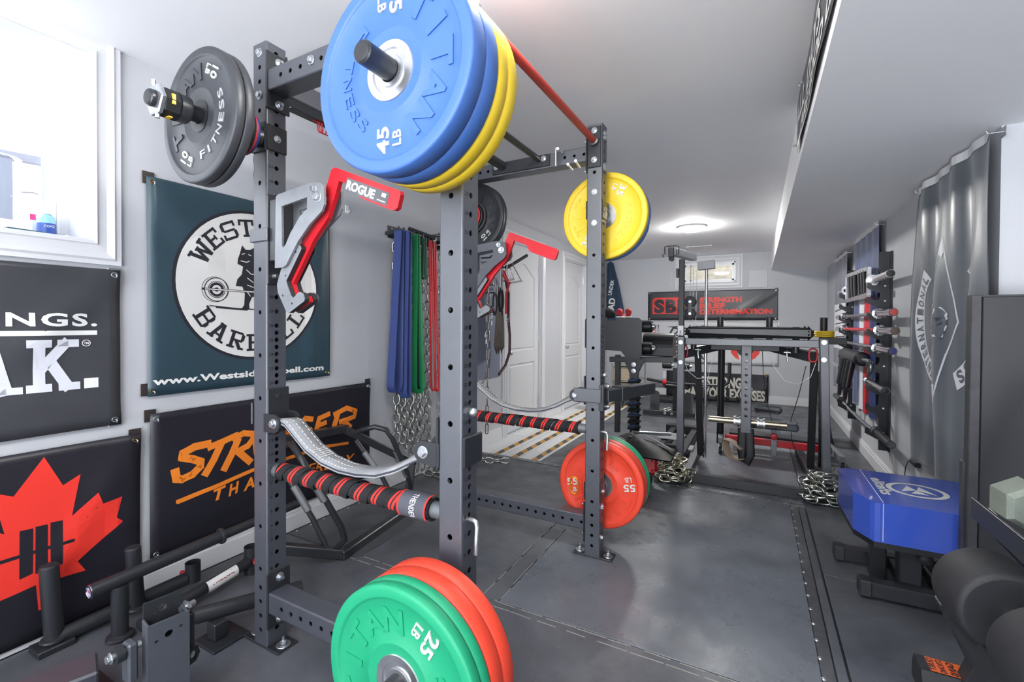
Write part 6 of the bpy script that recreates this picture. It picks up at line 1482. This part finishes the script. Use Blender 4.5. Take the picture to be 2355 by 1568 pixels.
# ================================================================== RED FLAT BENCH ON CASTERS (behind)
rb = root('wheeled_bench', 'low bench with red frame rail, casters and grey pads behind the reverse hyper machine', 'bench', (.15, 4.62, 0)); O3 = V((.15, 4.62, 0))
M_pad = mat('grey_vinyl', '#474b54', .35, bump=.2, bscale=400)
b = MB(); b.bar(s3(-.25, 4.62, .125), s3(.56, 4.62, .115), .05, .055, M_red, .003); b.build('frame_rail', rb)
b = MB(); b.bar(s3(-.22, 4.80, .15), s3(.55, 4.80, .14), .20, .02, M_blk2, .003); b.build('deck', rb)
b = MB(); b.bar(s3(-.28, 4.50, .12), s3(-.30, 4.90, .12), .04, .05, M_rawst, .003); b.build('end_rail', rb); b = MB(); b.bar(s3(.56, 4.90, .10), s3(.62, 4.48, .08), .04, .05, M_rawst, .003); b.build('end_rail', rb)
for x, y in ((-.28, 4.52), (.62, 4.50), (-.29, 4.86), (.56, 4.88)):
    b = MB(); b.cyl(s3(x-.012, y, .028), s3(x+.012, y, .028), .028, M_rub, n=20); b.box(s3(x-.018, y-.012, .03), s3(x-.014, y+.012, .09), M_zinc); b.box(s3(x+.014, y-.012, .03), s3(x+.018, y+.012, .09), M_zinc); b.build('caster', rb)
b = MB(); b.T = Matrix.Translation(s3(.078, 4.50, .312)); b.box((-.232, -.11, -.030), (.232, .11, .030), M_pad, .016); b.T = Matrix.Identity(4); b.build('bench_pad', rb, bev=.006)
b = MB(); b.T = Matrix.Translation(s3(.10, 4.76, .385)) @ Matrix.Rotation(radians(-14), 4, 'X'); b.box((-.11, -.12, -.025), (.10, .12, .025), M_pad, .016); b.T = Matrix.Identity(4); b.build('back_pad', rb, bev=.006)
b = MB(); b.bar(s3(.14, 4.575, .02), s3(.14, 4.575, .28), .045, .045, M_rawst, .003, up=(0, 1, 0)); b.build('post', rb)
b = MB(); b.axis(s3(.14, 4.55, .195), (0, -1, 0), [(.026, 0), (.030, .012), (.024, .020), (.0001, .022)], M_red, 20, False); b.build('red_knob', rb)

# ================================================================== SIT-UP / GLUTE HAM MACHINE
gh = root('glute_ham_machine', 'black glute ham machine with square foot plate, rollers and half-round pad', 'exercise machine', (-1.05, 4.4, 0)); O3 = V((-1.05, 4.4, 0))
b = MB(); pl = [(-1.49, .93), (-1.49, 1.20), (-1.475, 1.222), (-1.27, 1.222), (-1.27, 1.195), (-1.18, 1.195), (-1.18, 1.222), (-.965, 1.218), (-.940, 1.195), (-.940, .86), (-.965, .835), (-1.075, .835), (-1.135, .905), (-1.47, .915)]
b.prism([(x+1.05, z) for x, z in pl], 'y', -.10, -.09, M_blk2)
for x, z in ((-1.36, 1.13), (-1.36, .975)): b.bolt((x+1.05, -.10, z), (0, -1, 0), .014)
b.build('foot_plate', gh)
for z, x1 in ((1.14, -.80), (.93, -.80)):
    b = MB(); b.cyl((-.10, .02, z), (.185, .02, z), .058, M_vinyl, n=28, ch=.010); b.cyl((.185, .02, z), (.205, .02, z), .030, M_zinc, n=20); b.bolt((.205, .02, z), (1, 0, 0), .014); b.cyl((-.42, .02, z), (-.1, .02, z), .014, M_zinc, n=12); b.build('roller_pad', gh)
# half-round pad
b = MB(); prof = [(-.11, 0), (.11, 0)]+[(.11*cos(a*pi/16), .05+.17*sin(a*pi/16)) for a in range(0, 17)]
b.prism([(y+.16, z+.855) for y, z in prof], 'x', .08, .36, M_vinyl); b.build('half_round_pad', gh, bev=.01)
b = MB(); b.bar((-.22, .02, .815), (.44, .02, .835), .06, .05, M_blk2, .003); b.axis((.40, -.01, .835), (0, -1, 0), [(.018, 0), (.018, .01), (.0001, .012)], M_rub, 16, False); b.build('top_rail', gh)
b = MB(); b.prism([(-.08, .83), (.12, .83), (.06, .70), (.055, .62), (-.015, .62), (-.02, .70)], 'y', -.03, .03, M_blk2)
for z in (.775, .715): b.axis((.02, -.03, z), (0, -1, 0), [(.022, 0), (.022, .002), (.010, .003), (.0001, .003)], M_zinc, 20, False)
b.build('pad_bracket', gh)
b = MB(); b.bar((.02, 0, .05), (.02, 0, .65), .065, .065, M_blk2, .004, up=(0, 1, 0)); b.prism([(-.03, .0), (.08, .0), (.055, .10), (-.005, .10)], 'y', -.045, -.035, M_blk2); b.build('column', gh)
b = MB(); rr_ = random.Random(4)
M_bw2 = mat('blue_wrap_stripe', '#5f7fae', .8)
for k in range(9):
    z = .16+k*.055
    P = [(.02+.045*cos(a), .045*sin(a), z+.035*a/(2*pi)) for a in [j*pi/8 for j in range(17)]]; b.tube(P, .012, M_wrap, 8, flat=(.009, .030))
    if k % 2 == 0 or k > 5:
        for dz_ in (.0, .014):
            P = [(.02+.056*cos(a), .056*sin(a), z+dz_+.035*a/(2*pi)) for a in [j*pi/8 for j in range(17)]]; b.tube(P, .003, M_bw2, 6)
b.build('fabric_wrap', gh)
b = MB(); b.bar((-.15, .05, .10), (-.15, .05, .86), .05, .05, M_blk2, .003, up=(0, 1, 0)); b.build('rear_column', gh)
for x in (.30, .50):
    b = MB(); b.bar((x, -.80, .055), (x, .62, .055), .055, .075, M_blk2, .003); b.build('base_rail', gh)
b = MB(); b.bar((-.30, -.10, .05), (.52, -.10, .05), .06, .06, M_blk2, .003); b.bar((.22, .62, .07), (.60, .62, .07), .09, .09, M_blk2, .003); b.build('cross_rail', gh)
b = MB(); b.T = Matrix.Translation((.40, .10, .10)); b.box((-.16, -.12, 0), (.06, .14, .008), M_rawst, .002); b.build('step_plate', gh)
b = MB(); b.cyl((.02, -.06, .14), (.34, .14, .115), .016, M_zinc, n=14); b.build('adjusting_rod', gh)
# square arm from the rack post
ar = root('spotter_arm', 'short black square arm with a knob reaching from the far right post', 'rack attachment', (-.66, 2.29, 0)); O3 = V((-.66, 2.29, 0))
b = MB(); b.bar(s3(-.67, 2.22, .802), s3(-.515, 2.60, .806), .060, .060, M_blk2, .004); b.build('arm_tube', ar)
b = MB(); b.bar(s3(-.63, 2.32, .802), s3(-.605, 2.38, .803), .072, .072, M_blk2, .003); b.cyl(s3(-.615, 2.35, .77), s3(-.615, 2.35, .735), .012, M_rub, n=12); b.build('clamp', ar)
b = MB(); b.box(s3(-.683, 2.175, .73), s3(-.655, 2.26, .86), M_blk2, .003); b.bolt(s3(-.655, 2.24, .845), (1, 0, 0), .010); b.bolt(s3(-.655, 2.24, .745), (1, 0, 0), .010); b.build('mount', ar)
# red cushions and black bag
M_rvin = mat('red_vinyl', '#b3161d', .28, coat=.3)
rc = root('red_cushion', 'red vinyl cushion with a seam, behind the red weight plates', 'cushion', (-.86, 3.34, 0))
b = MB(); b.T = Matrix.Rotation(radians(12), 4, 'Z'); b.box((-.22, -.10, .10), (.24, .12, .235), M_rvin, .03); b.T = Matrix.Identity(4); b.build('cushion_body', rc, bev=.012)
b = MB(); b.T = Matrix.Rotation(radians(12), 4, 'Z'); b.box((.12, -.103, .115), (.127, -.099, .225), M_white); b.T = Matrix.Identity(4); b.build('seam', rc)
b = MB(); b.box((-.15, -.07, 0), (.2, .08, .10), M_dark, .01); b.build('cushion_base', rc)
bg_ = root('gear_bag', 'black nylon gear bag with a carabiner lying on the red cushion', 'bag', (-.84, 3.38, .235))
b = MB(); nu, nv = 18, 9; vs = []
for j in range(nv):
    for i in range(nu):
        u = i/(nu-1)*2-1; v = j/(nv-1)*2-1; h = max(0, 1-abs(u)**2.4)*max(0, 1-abs(v)**2.2)
        vs.append((u*.34, v*.17-.03*u, .010+.085*h*(1+.25*sin(u*7+v*3))+.012*sin(u*13+v*5)*h))
b.add(vs, [(j*nu+i, j*nu+i+1, (j+1)*nu+i+1, (j+1)*nu+i) for j in range(nv-1) for i in range(nu-1)], mat('black_nylon', '#121214', .62), True)
vs2 = [(x, y, .002) for x, y, z in vs]; b.add(vs2, [((j+1)*nu+i, (j+1)*nu+i+1, j*nu+i+1, j*nu+i) for j in range(nv-1) for i in range(nu-1)], MATS['black_nylon'], True)
b.build('bag_body', bg_)
b = MB(); carabiner(b, (-.06, -.13, .085), .030, .080, .006, M_rawst, (.97, .1, -.12), (0, .5, .8)); b.build('carabiner', bg_)
b = MB(); b.tube([(.02, -.02, .10), (.12, .05, .11), (.24, .02, .07), (.33, -.03, .04)], .01, M_web, 8, flat=(.018, .003)); b.build('bag_strap', bg_)
# shoes / pouch on top of the foot plate
M_shoe = mat('red_suede', '#b1232f', .8)
for i in range(2):
    b = MB(); nu = 14; P = [(-.13+.26*k/(nu-1), 0, .022+.035*math.exp(-((k/(nu-1)-.15)/.25)**2)) for k in range(nu)]
    b.tube(P, (lambda t: .016+.016*math.exp(-((t-.15)/.3)**2)), M_shoe, 12); b.box((-.14, -.030, -.002), (.145, .030, .012), M_white, .008)
    o = b.build('training_shoe', None, (-1.17+i*.07, 4.44, 1.222), (0, 0, radians(95+i*9))); tag(o, 'red training shoe standing on the foot plate, %s one' % ('left', 'right')[i], 'shoe', 'red shoes on the machine')
b = MB(); b.tube([(-.1, 0, .04), (-.04, .01, .055), (.04, 0, .05), (.10, .01, .03)], (lambda t: .03+.022*sin(pi*t)), M_wrap, 12); put_text(b, 'Z', M_white, text_frame((-.02, -.052, .055), (1, 0, 0), (0, .3, 1)), .035, .04, 0, .02)
o = b.build('cloth_pouch', None, (-1.33, 4.44, 1.215)); tag(o, 'black cloth pouch with white mark beside the red shoes', 'pouch')

# ================================================================== CURL / ROW MACHINE AND HANDLE BAR AT THE BACK
cm_ = root('row_machine', 'small black machine with diamond-pattern foot plates near the back wall', 'exercise machine', (-1.0, 5.95, 0)); O3 = V((-1.0, 5.95, 0))
b = MB(); b.bar(s3(-1.27, 5.93, .05), s3(-.66, 5.99, .05), .07, .06, M_blk2, .004)
for x in (-1.0, -.92): b.bolt(s3(x, 5.91, .055), (0, -1, 0), .011)
b.build('base_rail', cm_)
for x in (-1.14, -.74):
    b = MB(); b.prism([(-.055, 0), (.055, 0), (.058, .20), (.045, .245), (.02, .26), (-.02, .26), (-.045, .245), (-.058, .20)], 'y', -.004, .004, mat('diamond_plate', '#3c3e42', .4, .3, bump=1, bscale=90)); o = b.build('foot_plate', cm_, s3(x, 5.97, .06), (radians(-15), 0, 0))
b = MB(); b.bar(s3(-.89, 6.0, .07), s3(-.89, 6.0, .62), .06, .06, M_blk2, .003, up=(0, 1, 0)); b.build('column', cm_)
b = MB(); b.box(s3(-1.02, 5.85, .375), s3(-.70, 6.05, .44), M_vinyl, .028); b.build('seat_pad', cm_, bev=.008)
for x0, x1 in ((-1.04, -.93), (-.86, -.72)):
    b = MB(); b.cyl(s3(x0, 5.95, .65), s3(x1, 5.95, .65), .042, M_vinyl, n=24, ch=.008); b.cyl(s3(x1, 5.95, .65), s3(x1+.03, 5.95, .65), .018, M_zinc, n=14); b.build('roller_pad', cm_)
b = MB(); chain_path(b, [(-.93, 5.90, .12), (-1.0, 5.86, .10), (-1.05, 5.85, .085)], .05, .004, .065, .035, jit=.6)
tag(b.build('steel_chain'), 'short piece of chain on the base of the small back machine', 'chain')
hbar = root('bent_handle_bar', 'long dark bar with two red collars and an upturned grip before the back wall', 'bar', (-.75, 5.85, .46)); O3 = V((-.75, 5.85, .46))
b = MB(); b.cyl(s3(-1.22, 5.9, .47), s3(-.95, 5.88, .44), .020, M_blk2, n=18); b.tube([s3(-.95, 5.88, .44), s3(-.7, 5.86, .44), s3(-.42, 5.84, .45), s3(-.33, 5.83, .455), s3(-.285, 5.83, .49), s3(-.275, 5.83, .56)], .016, M_blk2, 14); b.cyl(s3(-.275, 5.83, .54), s3(-.275, 5.83, .72), .020, M_rub, n=18); b.build('bar_tube', hbar)
for x in (-1.0, -.625):
    b = MB(); b.axis(s3(x, 5.865, .443), (1, -.02, 0), [(.020, -.02), (.036, -.018), (.036, -.004), (.028, -.002), (.028, .006), (.036, .008), (.036, .022), (.020, .024)], M_red, 10, False, False); b.build('collar', hbar)
for i, (x0, x1) in enumerate(((-1.35, -1.08), (-1.42, -1.20))):
    b = MB(); b.box((x0, 7.05+i*.25, 0), (x1, 7.2+i*.25, .06), M_rub, .012); b.build('rubber_wedge')
    o = bpy.data.objects[-1] if False else [q for q in bpy.data.objects if q.name.startswith('rubber_wedge')][-1]
    tag(o, ('low black rubber block on the floor left of the small back machine', 'low black rubber block against the back wall')[i], 'rubber block')
b = MB(); b.bar((-.87, 7.50, .05), (-.2, 7.50, .05), .10, .06, M_rub, .02)
for k in range(5): b.box((-.82+k*.14, 7.43, .06), (-.78+k*.14, 7.52, .10), M_rub, .008)
tag(b.build('dark_bar'), 'long dark bar lying below the quote banner on the back wall', 'bar')
b = MB(); b.box((-1.62, YF-.03, .155), (-1.12, YF-.018, .215), mat('slate_board', '#777b84', .6), .002)
tag(b.build('leaning_board'), 'narrow grey board leaning on the back wall skirting', 'board')

# storage shelf and white appliance at the far left
sh = root('storage_shelf', 'grey wire storage shelf with tan boxes in the far left part of the room', 'shelf', (-1.85, 6.9, 0))
b = MB()
for y in (-.35, .35):
    for x in (.0, .32): b.bar((x, y, 0), (x, y, .60), .02, .02, mat('grey_wire', '#8b8d90', .5), .002, up=(0, 1, 0))
b.build('shelf_post', sh)
for z in (.12, .33, .56):
    b = MB(); b.box((-.01, -.36, z), (.33, .36, z+.012), MATS['grey_wire'], .002); b.build('shelf_board', sh)
for i, (z, h_, c_) in enumerate(((.135, .18, '#b3a894'), (.345, .20, '#a99c86'))):
    b = MB(); b.box((.01, -.33, 0), (.30, .0, h_), mat('box_'+c_[1:], c_, .8), .004); b.box((.299, -.33, h_*.6), (.302, .0, h_*.62), M_dark)
    o = b.build('cardboard_box', None, (-1.85, 6.9, z)); tag(o, ('lower tan box on the wire shelf', 'upper tan box on the wire shelf')[i], 'box')
b = MB(); pl = [(0, 0), (.10, 0), (.10, .10), (.06, .13), (.05, .40), (.0, .43)]
b.prism([(x, z) for x, z in pl], 'y', 0, .22, M_plas); b.box((-.05, -.02, -.0), (.14, .24, .03), M_plas, .01)
o = b.build('white_fan_base', None, (-1.92, 5.85, 0)); tag(o, 'white plastic appliance stand on the tiles, partly hidden by the far post', 'appliance')

# cords hanging by the back
for i, pts in enumerate(([(.04, 4.30, .98), (.05, 4.35, .75), (.08, 4.4, .5), (.12, 4.3, .36), (.17, 4.2, .30)], [(.33, 4.1, .85), (.30, 4.3, .6), (.26, 4.5, .36), (.27, 4.55, .18), (.33, 4.3, .012), (.38, 4.0, .012)])):
    b = MB(); b.tube(pts, .003, M_dark, 6); tag(b.build('cord'), ('thin dark cord hanging from the machine arm to the loading sleeve', 'thin dark cord hanging from the right leg down to the mat')[i], 'cord')
b = MB(); b.T = Matrix.Translation((.63, 5.3, 0)) @ Matrix.Rotation(radians(-8), 4, 'Y'); b.bar((0, -.02, .06), (0, .0, .72), .05, .05, M_dark, .003, up=(0, 1, 0)); b.bar((0, .35, .06), (0, .33, .72), .05, .05, M_dark, .003, up=(0, 1, 0)); b.box((-.03, -.02, .12), (.02, .36, .66), M_vinyl, .02); b.box((-.03, -.04, 0), (.03, .38, .06), M_dark, .003)
tag(b.build('folded_bench'), 'folded dark bench leaning near the right wall behind the reverse hyper machine', 'bench')

# ================================================================== BAR HOLDER AND BARS ON THE RIGHT WALL
gr = root('bar_holder', 'black steel wall holder with hooked arms carrying barbells', 'bar holder', (WR, 4.25, 0))
zs_ = [1.45, 1.34, 1.225, 1.105, .975, .86, .70, .55, .37]
def holder(y):
    pl = [(0, .26)]
    pl = [(-.012, .24), (-.012, 1.70), (-.075, 1.70), (-.075, 1.60)]
    # outline of the comb-shaped plate, from top to bottom (x negative = into the room)
    for z in zs_:
        pl += [(-.060, z+.055), (-.062, z+.028), (-.072, z+.010), (-.092, z+.004), (-.112, z+.010), (-.118, z+.026), (-.140, z+.030), (-.142, z-.012), (-.075, z-.048), (-.060, z-.052)]
    pl = pl[:4]+pl[4:]+[(-.060, .24)]
    b = MB(); b.prism([(x, z) for x, z in pl], 'y', y-.004, y+.004, M_blk2); b.box((-.012, y-.045, .24), (-.002, y+.02, 1.70), M_blk2, .002)
    for z in zs_: b.axis((-.035, y-.004, z), (0, -1, 0), [(.007, 0), (.007, .001), (.0001, .0012)], M_white, 10, False)
    b.build('side_plate', gr)
holder(0); holder(1.30)
BG = 'barbells racked on the right wall'
M_bshaft = mat('bar_shaft_steel', '#9c9fa3', .35, 1.0)
def barbell(label, z, y0=3.70, y1=5.98, shaft=M_bshaft, sleeve=M_chrome, cap=None, x=WR-.092, sag=0, curve=None):
    rt = root('barbell', label, 'barbell', (x, y0, z), 0, BG); L = y1-y0
    if curve: pts = [(0, .42, 0)]+[(curve*sin(pi*k/12)*.6, .42+(L-.84)*k/12, -curve*sin(pi*k/12)) for k in range(1, 12)]+[(0, L-.42, 0)]
    else: pts = [(0, .40, 0), (0, L-.40, 0)]
    b = MB(); b.tube(pts, .0143, shaft, 14); b.build('shaft', rt)
    for s, ya in ((1, .42), (-1, L-.42)):
        b = MB(); b.cyl((0, ya-s*.42, 0), (0, ya, 0), .025, sleeve, n=24, ch=.0015); b.axis((0, ya-s*.012, 0), (0, s, 0), [(.025, 0), (.038, .004), (.040, .012), (.036, .03), (.028, .04), (.022, .055), (.0145, .06)], sleeve, 24); b.build('sleeve', rt)
    b = MB(); b.axis((0, .001, 0), (0, -1, 0), [(.022, 0), (.021, .0015), (.0001, .002)], cap or M_dark, 24, False); b.build('end_cap', rt)
    return rt
M_caps = [mat('red_cap', '#b54848', .4), mat('copper_cap', '#5a4a40', .4), mat('navy_cap', '#33386b', .4)]
barbell('barbell with a red end cap, third from the top on the wall holder', 1.245, 3.72, cap=M_caps[0])
barbell('barbell with a red shaft, below the red-capped one on the wall holder', 1.125, 3.67, shaft=M_red, cap=M_caps[1])
barbell('barbell with a navy and white end cap, fourth long sleeve from the top', .995, 3.73, cap=M_caps[2])
barbell('curved heavy barbell with black sleeves, lowest on the wall holder', .392, 3.73, 6.10, sleeve=M_blk2, shaft=M_chrome, cap=mat('skull_cap', '#55565a', .4, var=.9, vscale=120), curve=.05)
# multi-grip frame bar
mg = root('multi_grip_bar', 'silver multi-grip bar with slanted black handles, topmost on the wall holder', 'barbell', (WR-.092, 4.47, 1.47), 0, BG)
b = MB()
b.bar((0, 0, .135), (0, .98, .165), .03, .035, M_brush, .003); b.bar((0, 0, -.07), (0, 1.0, -.075), .03, .035, M_brush, .003)
b.bar((0, 0, -.08), (0, -.0, .15), .03, .03, M_brush, .003, up=(0, 1, 0)); b.bar((0, .98, -.08), (0, .98, .17), .03, .03, M_brush, .003, up=(0, 1, 0)); b.build('frame', mg)
for y in (.10, .20, .32, .52, .66, .80):
    b = MB(); b.cyl((-.003, y, -.06), (-.003, y+.05, .14), .016, M_rub, n=14); b.build('grip', mg)
for y0_, y1_ in ((-.02, -.66), (1.0, 1.45)):
    b = MB(); b.cyl((0, y0_, .03), (0, y1_, .03), .0255, M_brush, n=24); b.cyl((0, y0_+(-.10 if y1_ < 0 else .0), .03), (0, y0_+(-.12 if y1_ < 0 else .02), .03), .042, M_brush, n=24); b.axis((0, y1_, .03), (0, -1 if y1_ < 0 else 1, 0), [(.024, 0), (.022, .002), (.0001, .003)], M_dark, 24, False); b.build('sleeve', mg)
# safety squat bar
sb = root('safety_squat_bar', 'chrome cambered squat bar with padded yoke and hanging handles, middle of the wall holder', 'barbell', (WR-.095, 4.40, .88), 0, BG)
b = MB(); b.tube([(0, .12, .0), (0, 1.2, .0)], .016, M_bshaft, 14); b.tube([(0, .15, 0), (0, .0, .005), (-.015, -.14, .0), (-.02, -.17, -.03), (-.01, -.06, -.115), (0, -.05, -.14), (0, -.08, -.15)], .017, M_brass if False else M_bshaft, 14); b.tube([(0, 1.2, 0), (0, 1.33, -.02), (0, 1.36, -.14)], .017, M_bshaft, 12); b.build('shaft', sb)
b = MB(); b.cyl((0, .0, -.150), (0, -.52, -.160), .0255, M_chrome, n=24); b.axis((0, .0, -.150), (0, -1, 0), [(.02, -.02), (.036, -.018), (.036, .0), (.026, .004)], M_chrome, 24); b.axis((0, -.521, -.16), (0, -1, 0), [(.022, 0), (.0001, .002)], M_dark, 20, False); b.build('sleeve', sb)
b = MB(); b.cyl((0, 1.36, -.150), (0, 1.80, -.150), .0255, M_chrome, n=24); b.build('sleeve', sb)
b = MB(); b.cyl((-.005, .22, .005), (-.005, 1.05, .005), .058, M_vinyl, n=28, ch=.02); b.build('yoke_pad', sb)
for y in (.42, .72):
    b = MB(); b.cyl((-.05, y, -.02), (-.085, y, -.26), .034, M_vinyl, n=20, ch=.008); b.cyl((-.085, y, -.25), (-.09, y+.02, -.36), .016, M_rub, n=14); b.build('handle', sb)

# ================================================================== BLUE PADDED BENCH
bb = root('blue_bench', 'low black bench with a thick glossy blue pad carrying white lettering', 'bench', (.60, 2.55, 0)); O3 = V((.60, 2.55, 0))
M_bv = mat('blue_vinyl', '#3550ae', .20, coat=.3)
pad = [(.362, 2.77), (.395, 2.80), (.80, 2.80), (.84, 2.76), (.84, 2.36), (.80, 2.315), (.425, 2.315), (.372, 2.42)]
b = MB(); b.prism([(x-.60, y-2.55) for x, y in pad], 'z', .285, .445, M_bv)
bp_ = b.build('blue_pad', bb, bev=.020)
b = MB(); M_lblue = mat('pad_print', '#c9cbc9', .4); n = 36
cx, cy = .615, 2.56
vs = [(cx-.60+q*cos(2*pi*i/n)*1.0, cy-2.55+q*.95*sin(2*pi*i/n), .4458) for q in (.085, .105) for i in range(n)]; b.add(vs, [(i, (i+1) % n, n+(i+1) % n, n+i) for i in range(n)], M_lblue)
for pl in ([(-.06, -.04), (-.02, .06), (.0, .0)], [(0, .0), (.02, .06), (.06, -.04), (.03, -.02)], [(-.03, -.05), (.03, -.05), (.0, .0)]):
    b.add([(cx-.60+u, cy-2.55+v, .4458) for u, v in pl], [tuple(range(len(pl)))], M_lblue)
put_text(b, 'elitefts', M_lblue, text_frame((.475-.60, 2.56-2.55, .4458), (0, -1, 0), (1, 0, 0)), .045, .24, 0, .03); b.build('pad_lettering', bp_)
b = MB()
for x in (.455,):
    b.bar((x-.60, 2.316-2.55, .447), (x-.60, 2.80-2.55, .447), .004, .004, mat('seam', '#aab2d6', .5)); b.bar((x-.60, 2.3135-2.55, .29), (x-.60, 2.3135-2.55, .445), .004, .004, MATS['seam'], up=(0, 1, 0))
b.build('seam', bp_)
b = MB(); b.prism([((x-.60)*.99, (y-2.55)*.99) for x, y in pad], 'z', .262, .284, M_dark); b.build('pad_board', bb)
b = MB(); b.bar((-.02, -.04, .0), (-.02, -.04, .262), .075, .075, M_blk2, .005, up=(0, 1, 0)); b.build('column', bb)
b = MB(); b.bar((-.10, .10, .0), (-.10, .10, .262), .06, .06, M_blk2, .005, up=(0, 1, 0)); b.build('column', bb); b = MB(); b.bar((.06, -.04, .12), (.24, .0, .25), .05, .05, M_blk2, .003); b.build('brace', bb)
b = MB(); knob(b, (.02, -.079, .20), (0, -1, 0), .024); b.build('knob', bb)
for y, x0 in ((2.74, .345), (2.43, .395)):
    b = MB(); b.bar(s3(x0+.04, y, .045), s3(.83, y+.01, .045), .060, .060, M_blk2, .004); ft_ = b.build('foot_tube', bb)
    b = MB(); b.bar(s3(x0, y, .045), s3(x0+.045, y, .045), .068, .068, M_rub, .006); b.build('end_cap', ft_)
b = MB(); b.bar(s3(.70, 2.44, .045), s3(.70, 2.74, .045), .05, .05, M_blk2, .003); b.bar(s3(.58, 2.44, .045), s3(.58, 2.74, .045), .05, .05, M_blk2, .003); b.build('cross_tube', bb)

# ================================================================== BLACK BOARD, DUMBBELL RACK AND DUMBBELLS
bd = root('black_cabinet', 'tall plain black cabinet panel at the right edge', 'cabinet', (.712, 2.24, 0))
b = MB(); b.box((.0, 0, 0), (.86, .018, 1.262), mat('black_laminate', '#222327', .42, var=.15, vscale=6), .002); b.build('front_panel', bd)
b = MB(); b.box((-.030, .004, 0), (.0, .050, 1.270), mat('worn_black_edge', '#36373a', .5, var=.3, vscale=20), .003); b.box((0, .018, 1.24), (.86, .05, 1.27), MATS['worn_black_edge'], .002); b.build('edge_frame', bd)
b = MB(); b.box((-.038, .030, .16), (-.028, .060, .66), MATS['worn_black_edge'], .002); b.build('side_strip', bd)
dr_ = root('dumbbell_rack', 'black sloping dumbbell rack at the lower right with an orange sticker on its foot', 'dumbbell rack', (.60, 1.55, 0)); O3 = V((.60, 1.55, 0))
def rail(x, z, lean=.05, name='rail'):
    b = MB(); b.T = Matrix.Translation(s3(x, 1.55, z)); b.box((-.004, -.75, -.02), (.004, .27, .035), M_blk2, .001); b.box((-.004, -.75, -.024), (.050, .27, -.018), M_blk2, .001); b.build(name, dr_)
rail(.510, .315); rail(.765, .42); rail(.565, .62); rail(.80, .72)
b = MB(); b.bar(s3(.56, 1.87, .04), s3(1.0, 1.87, .04), .075, .07, M_blk2, .004); b.bar(s3(.58, 1.87, .05), s3(.88, 1.87, .95), .06, .06, M_blk2, .004, up=(0, 1, 0)); b.bar(s3(.62, 1.87, .10), s3(.52, 1.86, .32), .05, .05, M_blk2, .003, up=(0, 1, 0)); b.bar(s3(.72, 1.86, .46), s3(.60, 1.85, .60), .05, .05, M_blk2, .003, up=(0, 1, 0)); b.build('end_frame', dr_)
b = MB(); b.bar(s3(.56, .80, .04), s3(1.0, .80, .04), .075, .07, M_blk2, .004); b.bar(s3(.58, .80, .05), s3(.88, .80, .95), .06, .06, M_blk2, .004, up=(0, 1, 0)); b.build('end_frame', dr_)
b = MB(); b.prism([(-.055, 0), (.055, 0), (.055, .05), (.04, .082), (-.04, .082), (-.055, .05)], 'x', -.135, -.01, M_rub); b.T = Matrix.Identity(4)
o = b.build('rubber_foot', dr_, s3(.60, 1.90, 0))
b = MB(); b.add([(-.11, -.036, .0835), (-.02, -.036, .0835), (-.02, .036, .0835), (-.11, .036, .0835)], [(0, 1, 2, 3)], mat('orange_sticker', '#d8642c', .5))
put_text(b, 'QUIET', M_ink, text_frame((-.094, .0, .0842), (0, -1, 0), (-1, 0, 0)), .016, .06, 0, .02); put_text(b, 'STRONG', M_ink, text_frame((-.070, .0, .0842), (0, -1, 0), (-1, 0, 0)), .016, .064, 0, .02) ; put_text(b, 'GAINS', M_ink, text_frame((-.043, .0, .0842), (0, -1, 0), (-1, 0, 0)), .018, .064, 0, .03)
b.build('sticker', dr_, s3(.60, 1.90, 0))
DG = 'dumbbells on the rack at the right edge'
rd_ = root('round_dumbbell', 'large round black rubber dumbbell with chrome handle on the lower tier', 'dumbbell', (.592, 1.30, .428), radians(4), DG)
for y0, y1 in ((.0, .155), (.285, .45)):
    b = MB(); b.T = b.frame((0, y0, 0), (0, y1, 0))[0]; L = y1-y0; b.rev([(.0001, .0), (.097, .0)], M_rub, 56, False, True, True); b.rev([(.097, .0), (.104, .002), (.109, .008), (.111, .018), (.111, L-.018), (.109, L-.008), (.104, L-.002), (.097, L)], M_rub, 56, False, True, False); b.rev([(.097, L), (.0001, L)], M_rub, 56, False, True, True); b.build('head', rd_)
b = MB(); b.cyl((0, .12, 0), (0, .30, 0), .016, M_chrome, n=24); b.axis((0, .285, 0), (0, -1, 0), [(.022, 0), (.022, .014), (.0165, .018)], M_chrome, 24); b.axis((0, .155, 0), (0, 1, 0), [(.022, 0), (.022, .014), (.0165, .018)], M_chrome, 24); b.build('handle', rd_)
M_hex = mat('grey_green_iron', '#7d857c', .6, .2, bump=.8, bscale=300, var=.15)
def hexdb(label, loc, rz, R=.062):
    rt = root('hex_dumbbell', label, 'dumbbell', loc, rz, DG)
    for y0, y1 in ((0, .10), (.22, .32)):
        b = MB(); b.T = b.frame((0, y0, 0), (0, y1, 0))[0] @ Matrix.Rotation(pi/6, 4, 'Z'); b.rev([(.0001, 0), (R*.8, 0), (R, .012), (R, .088), (R*.8, .10), (.0001, .10)], M_hex, 6, False, False); b.build('head', rt)
    b = MB(); b.cyl((0, .09, 0), (0, .23, 0), .015, M_chrome, n=18); b.build('handle', rt)
hexdb('grey-green hex dumbbell on the upper tier at the right edge', (.650, 1.42, .690), radians(5), .064)
hexdb('grey-green hex dumbbell below the round dumbbell at the right edge', (.625, .93, .400), radians(4), .07)
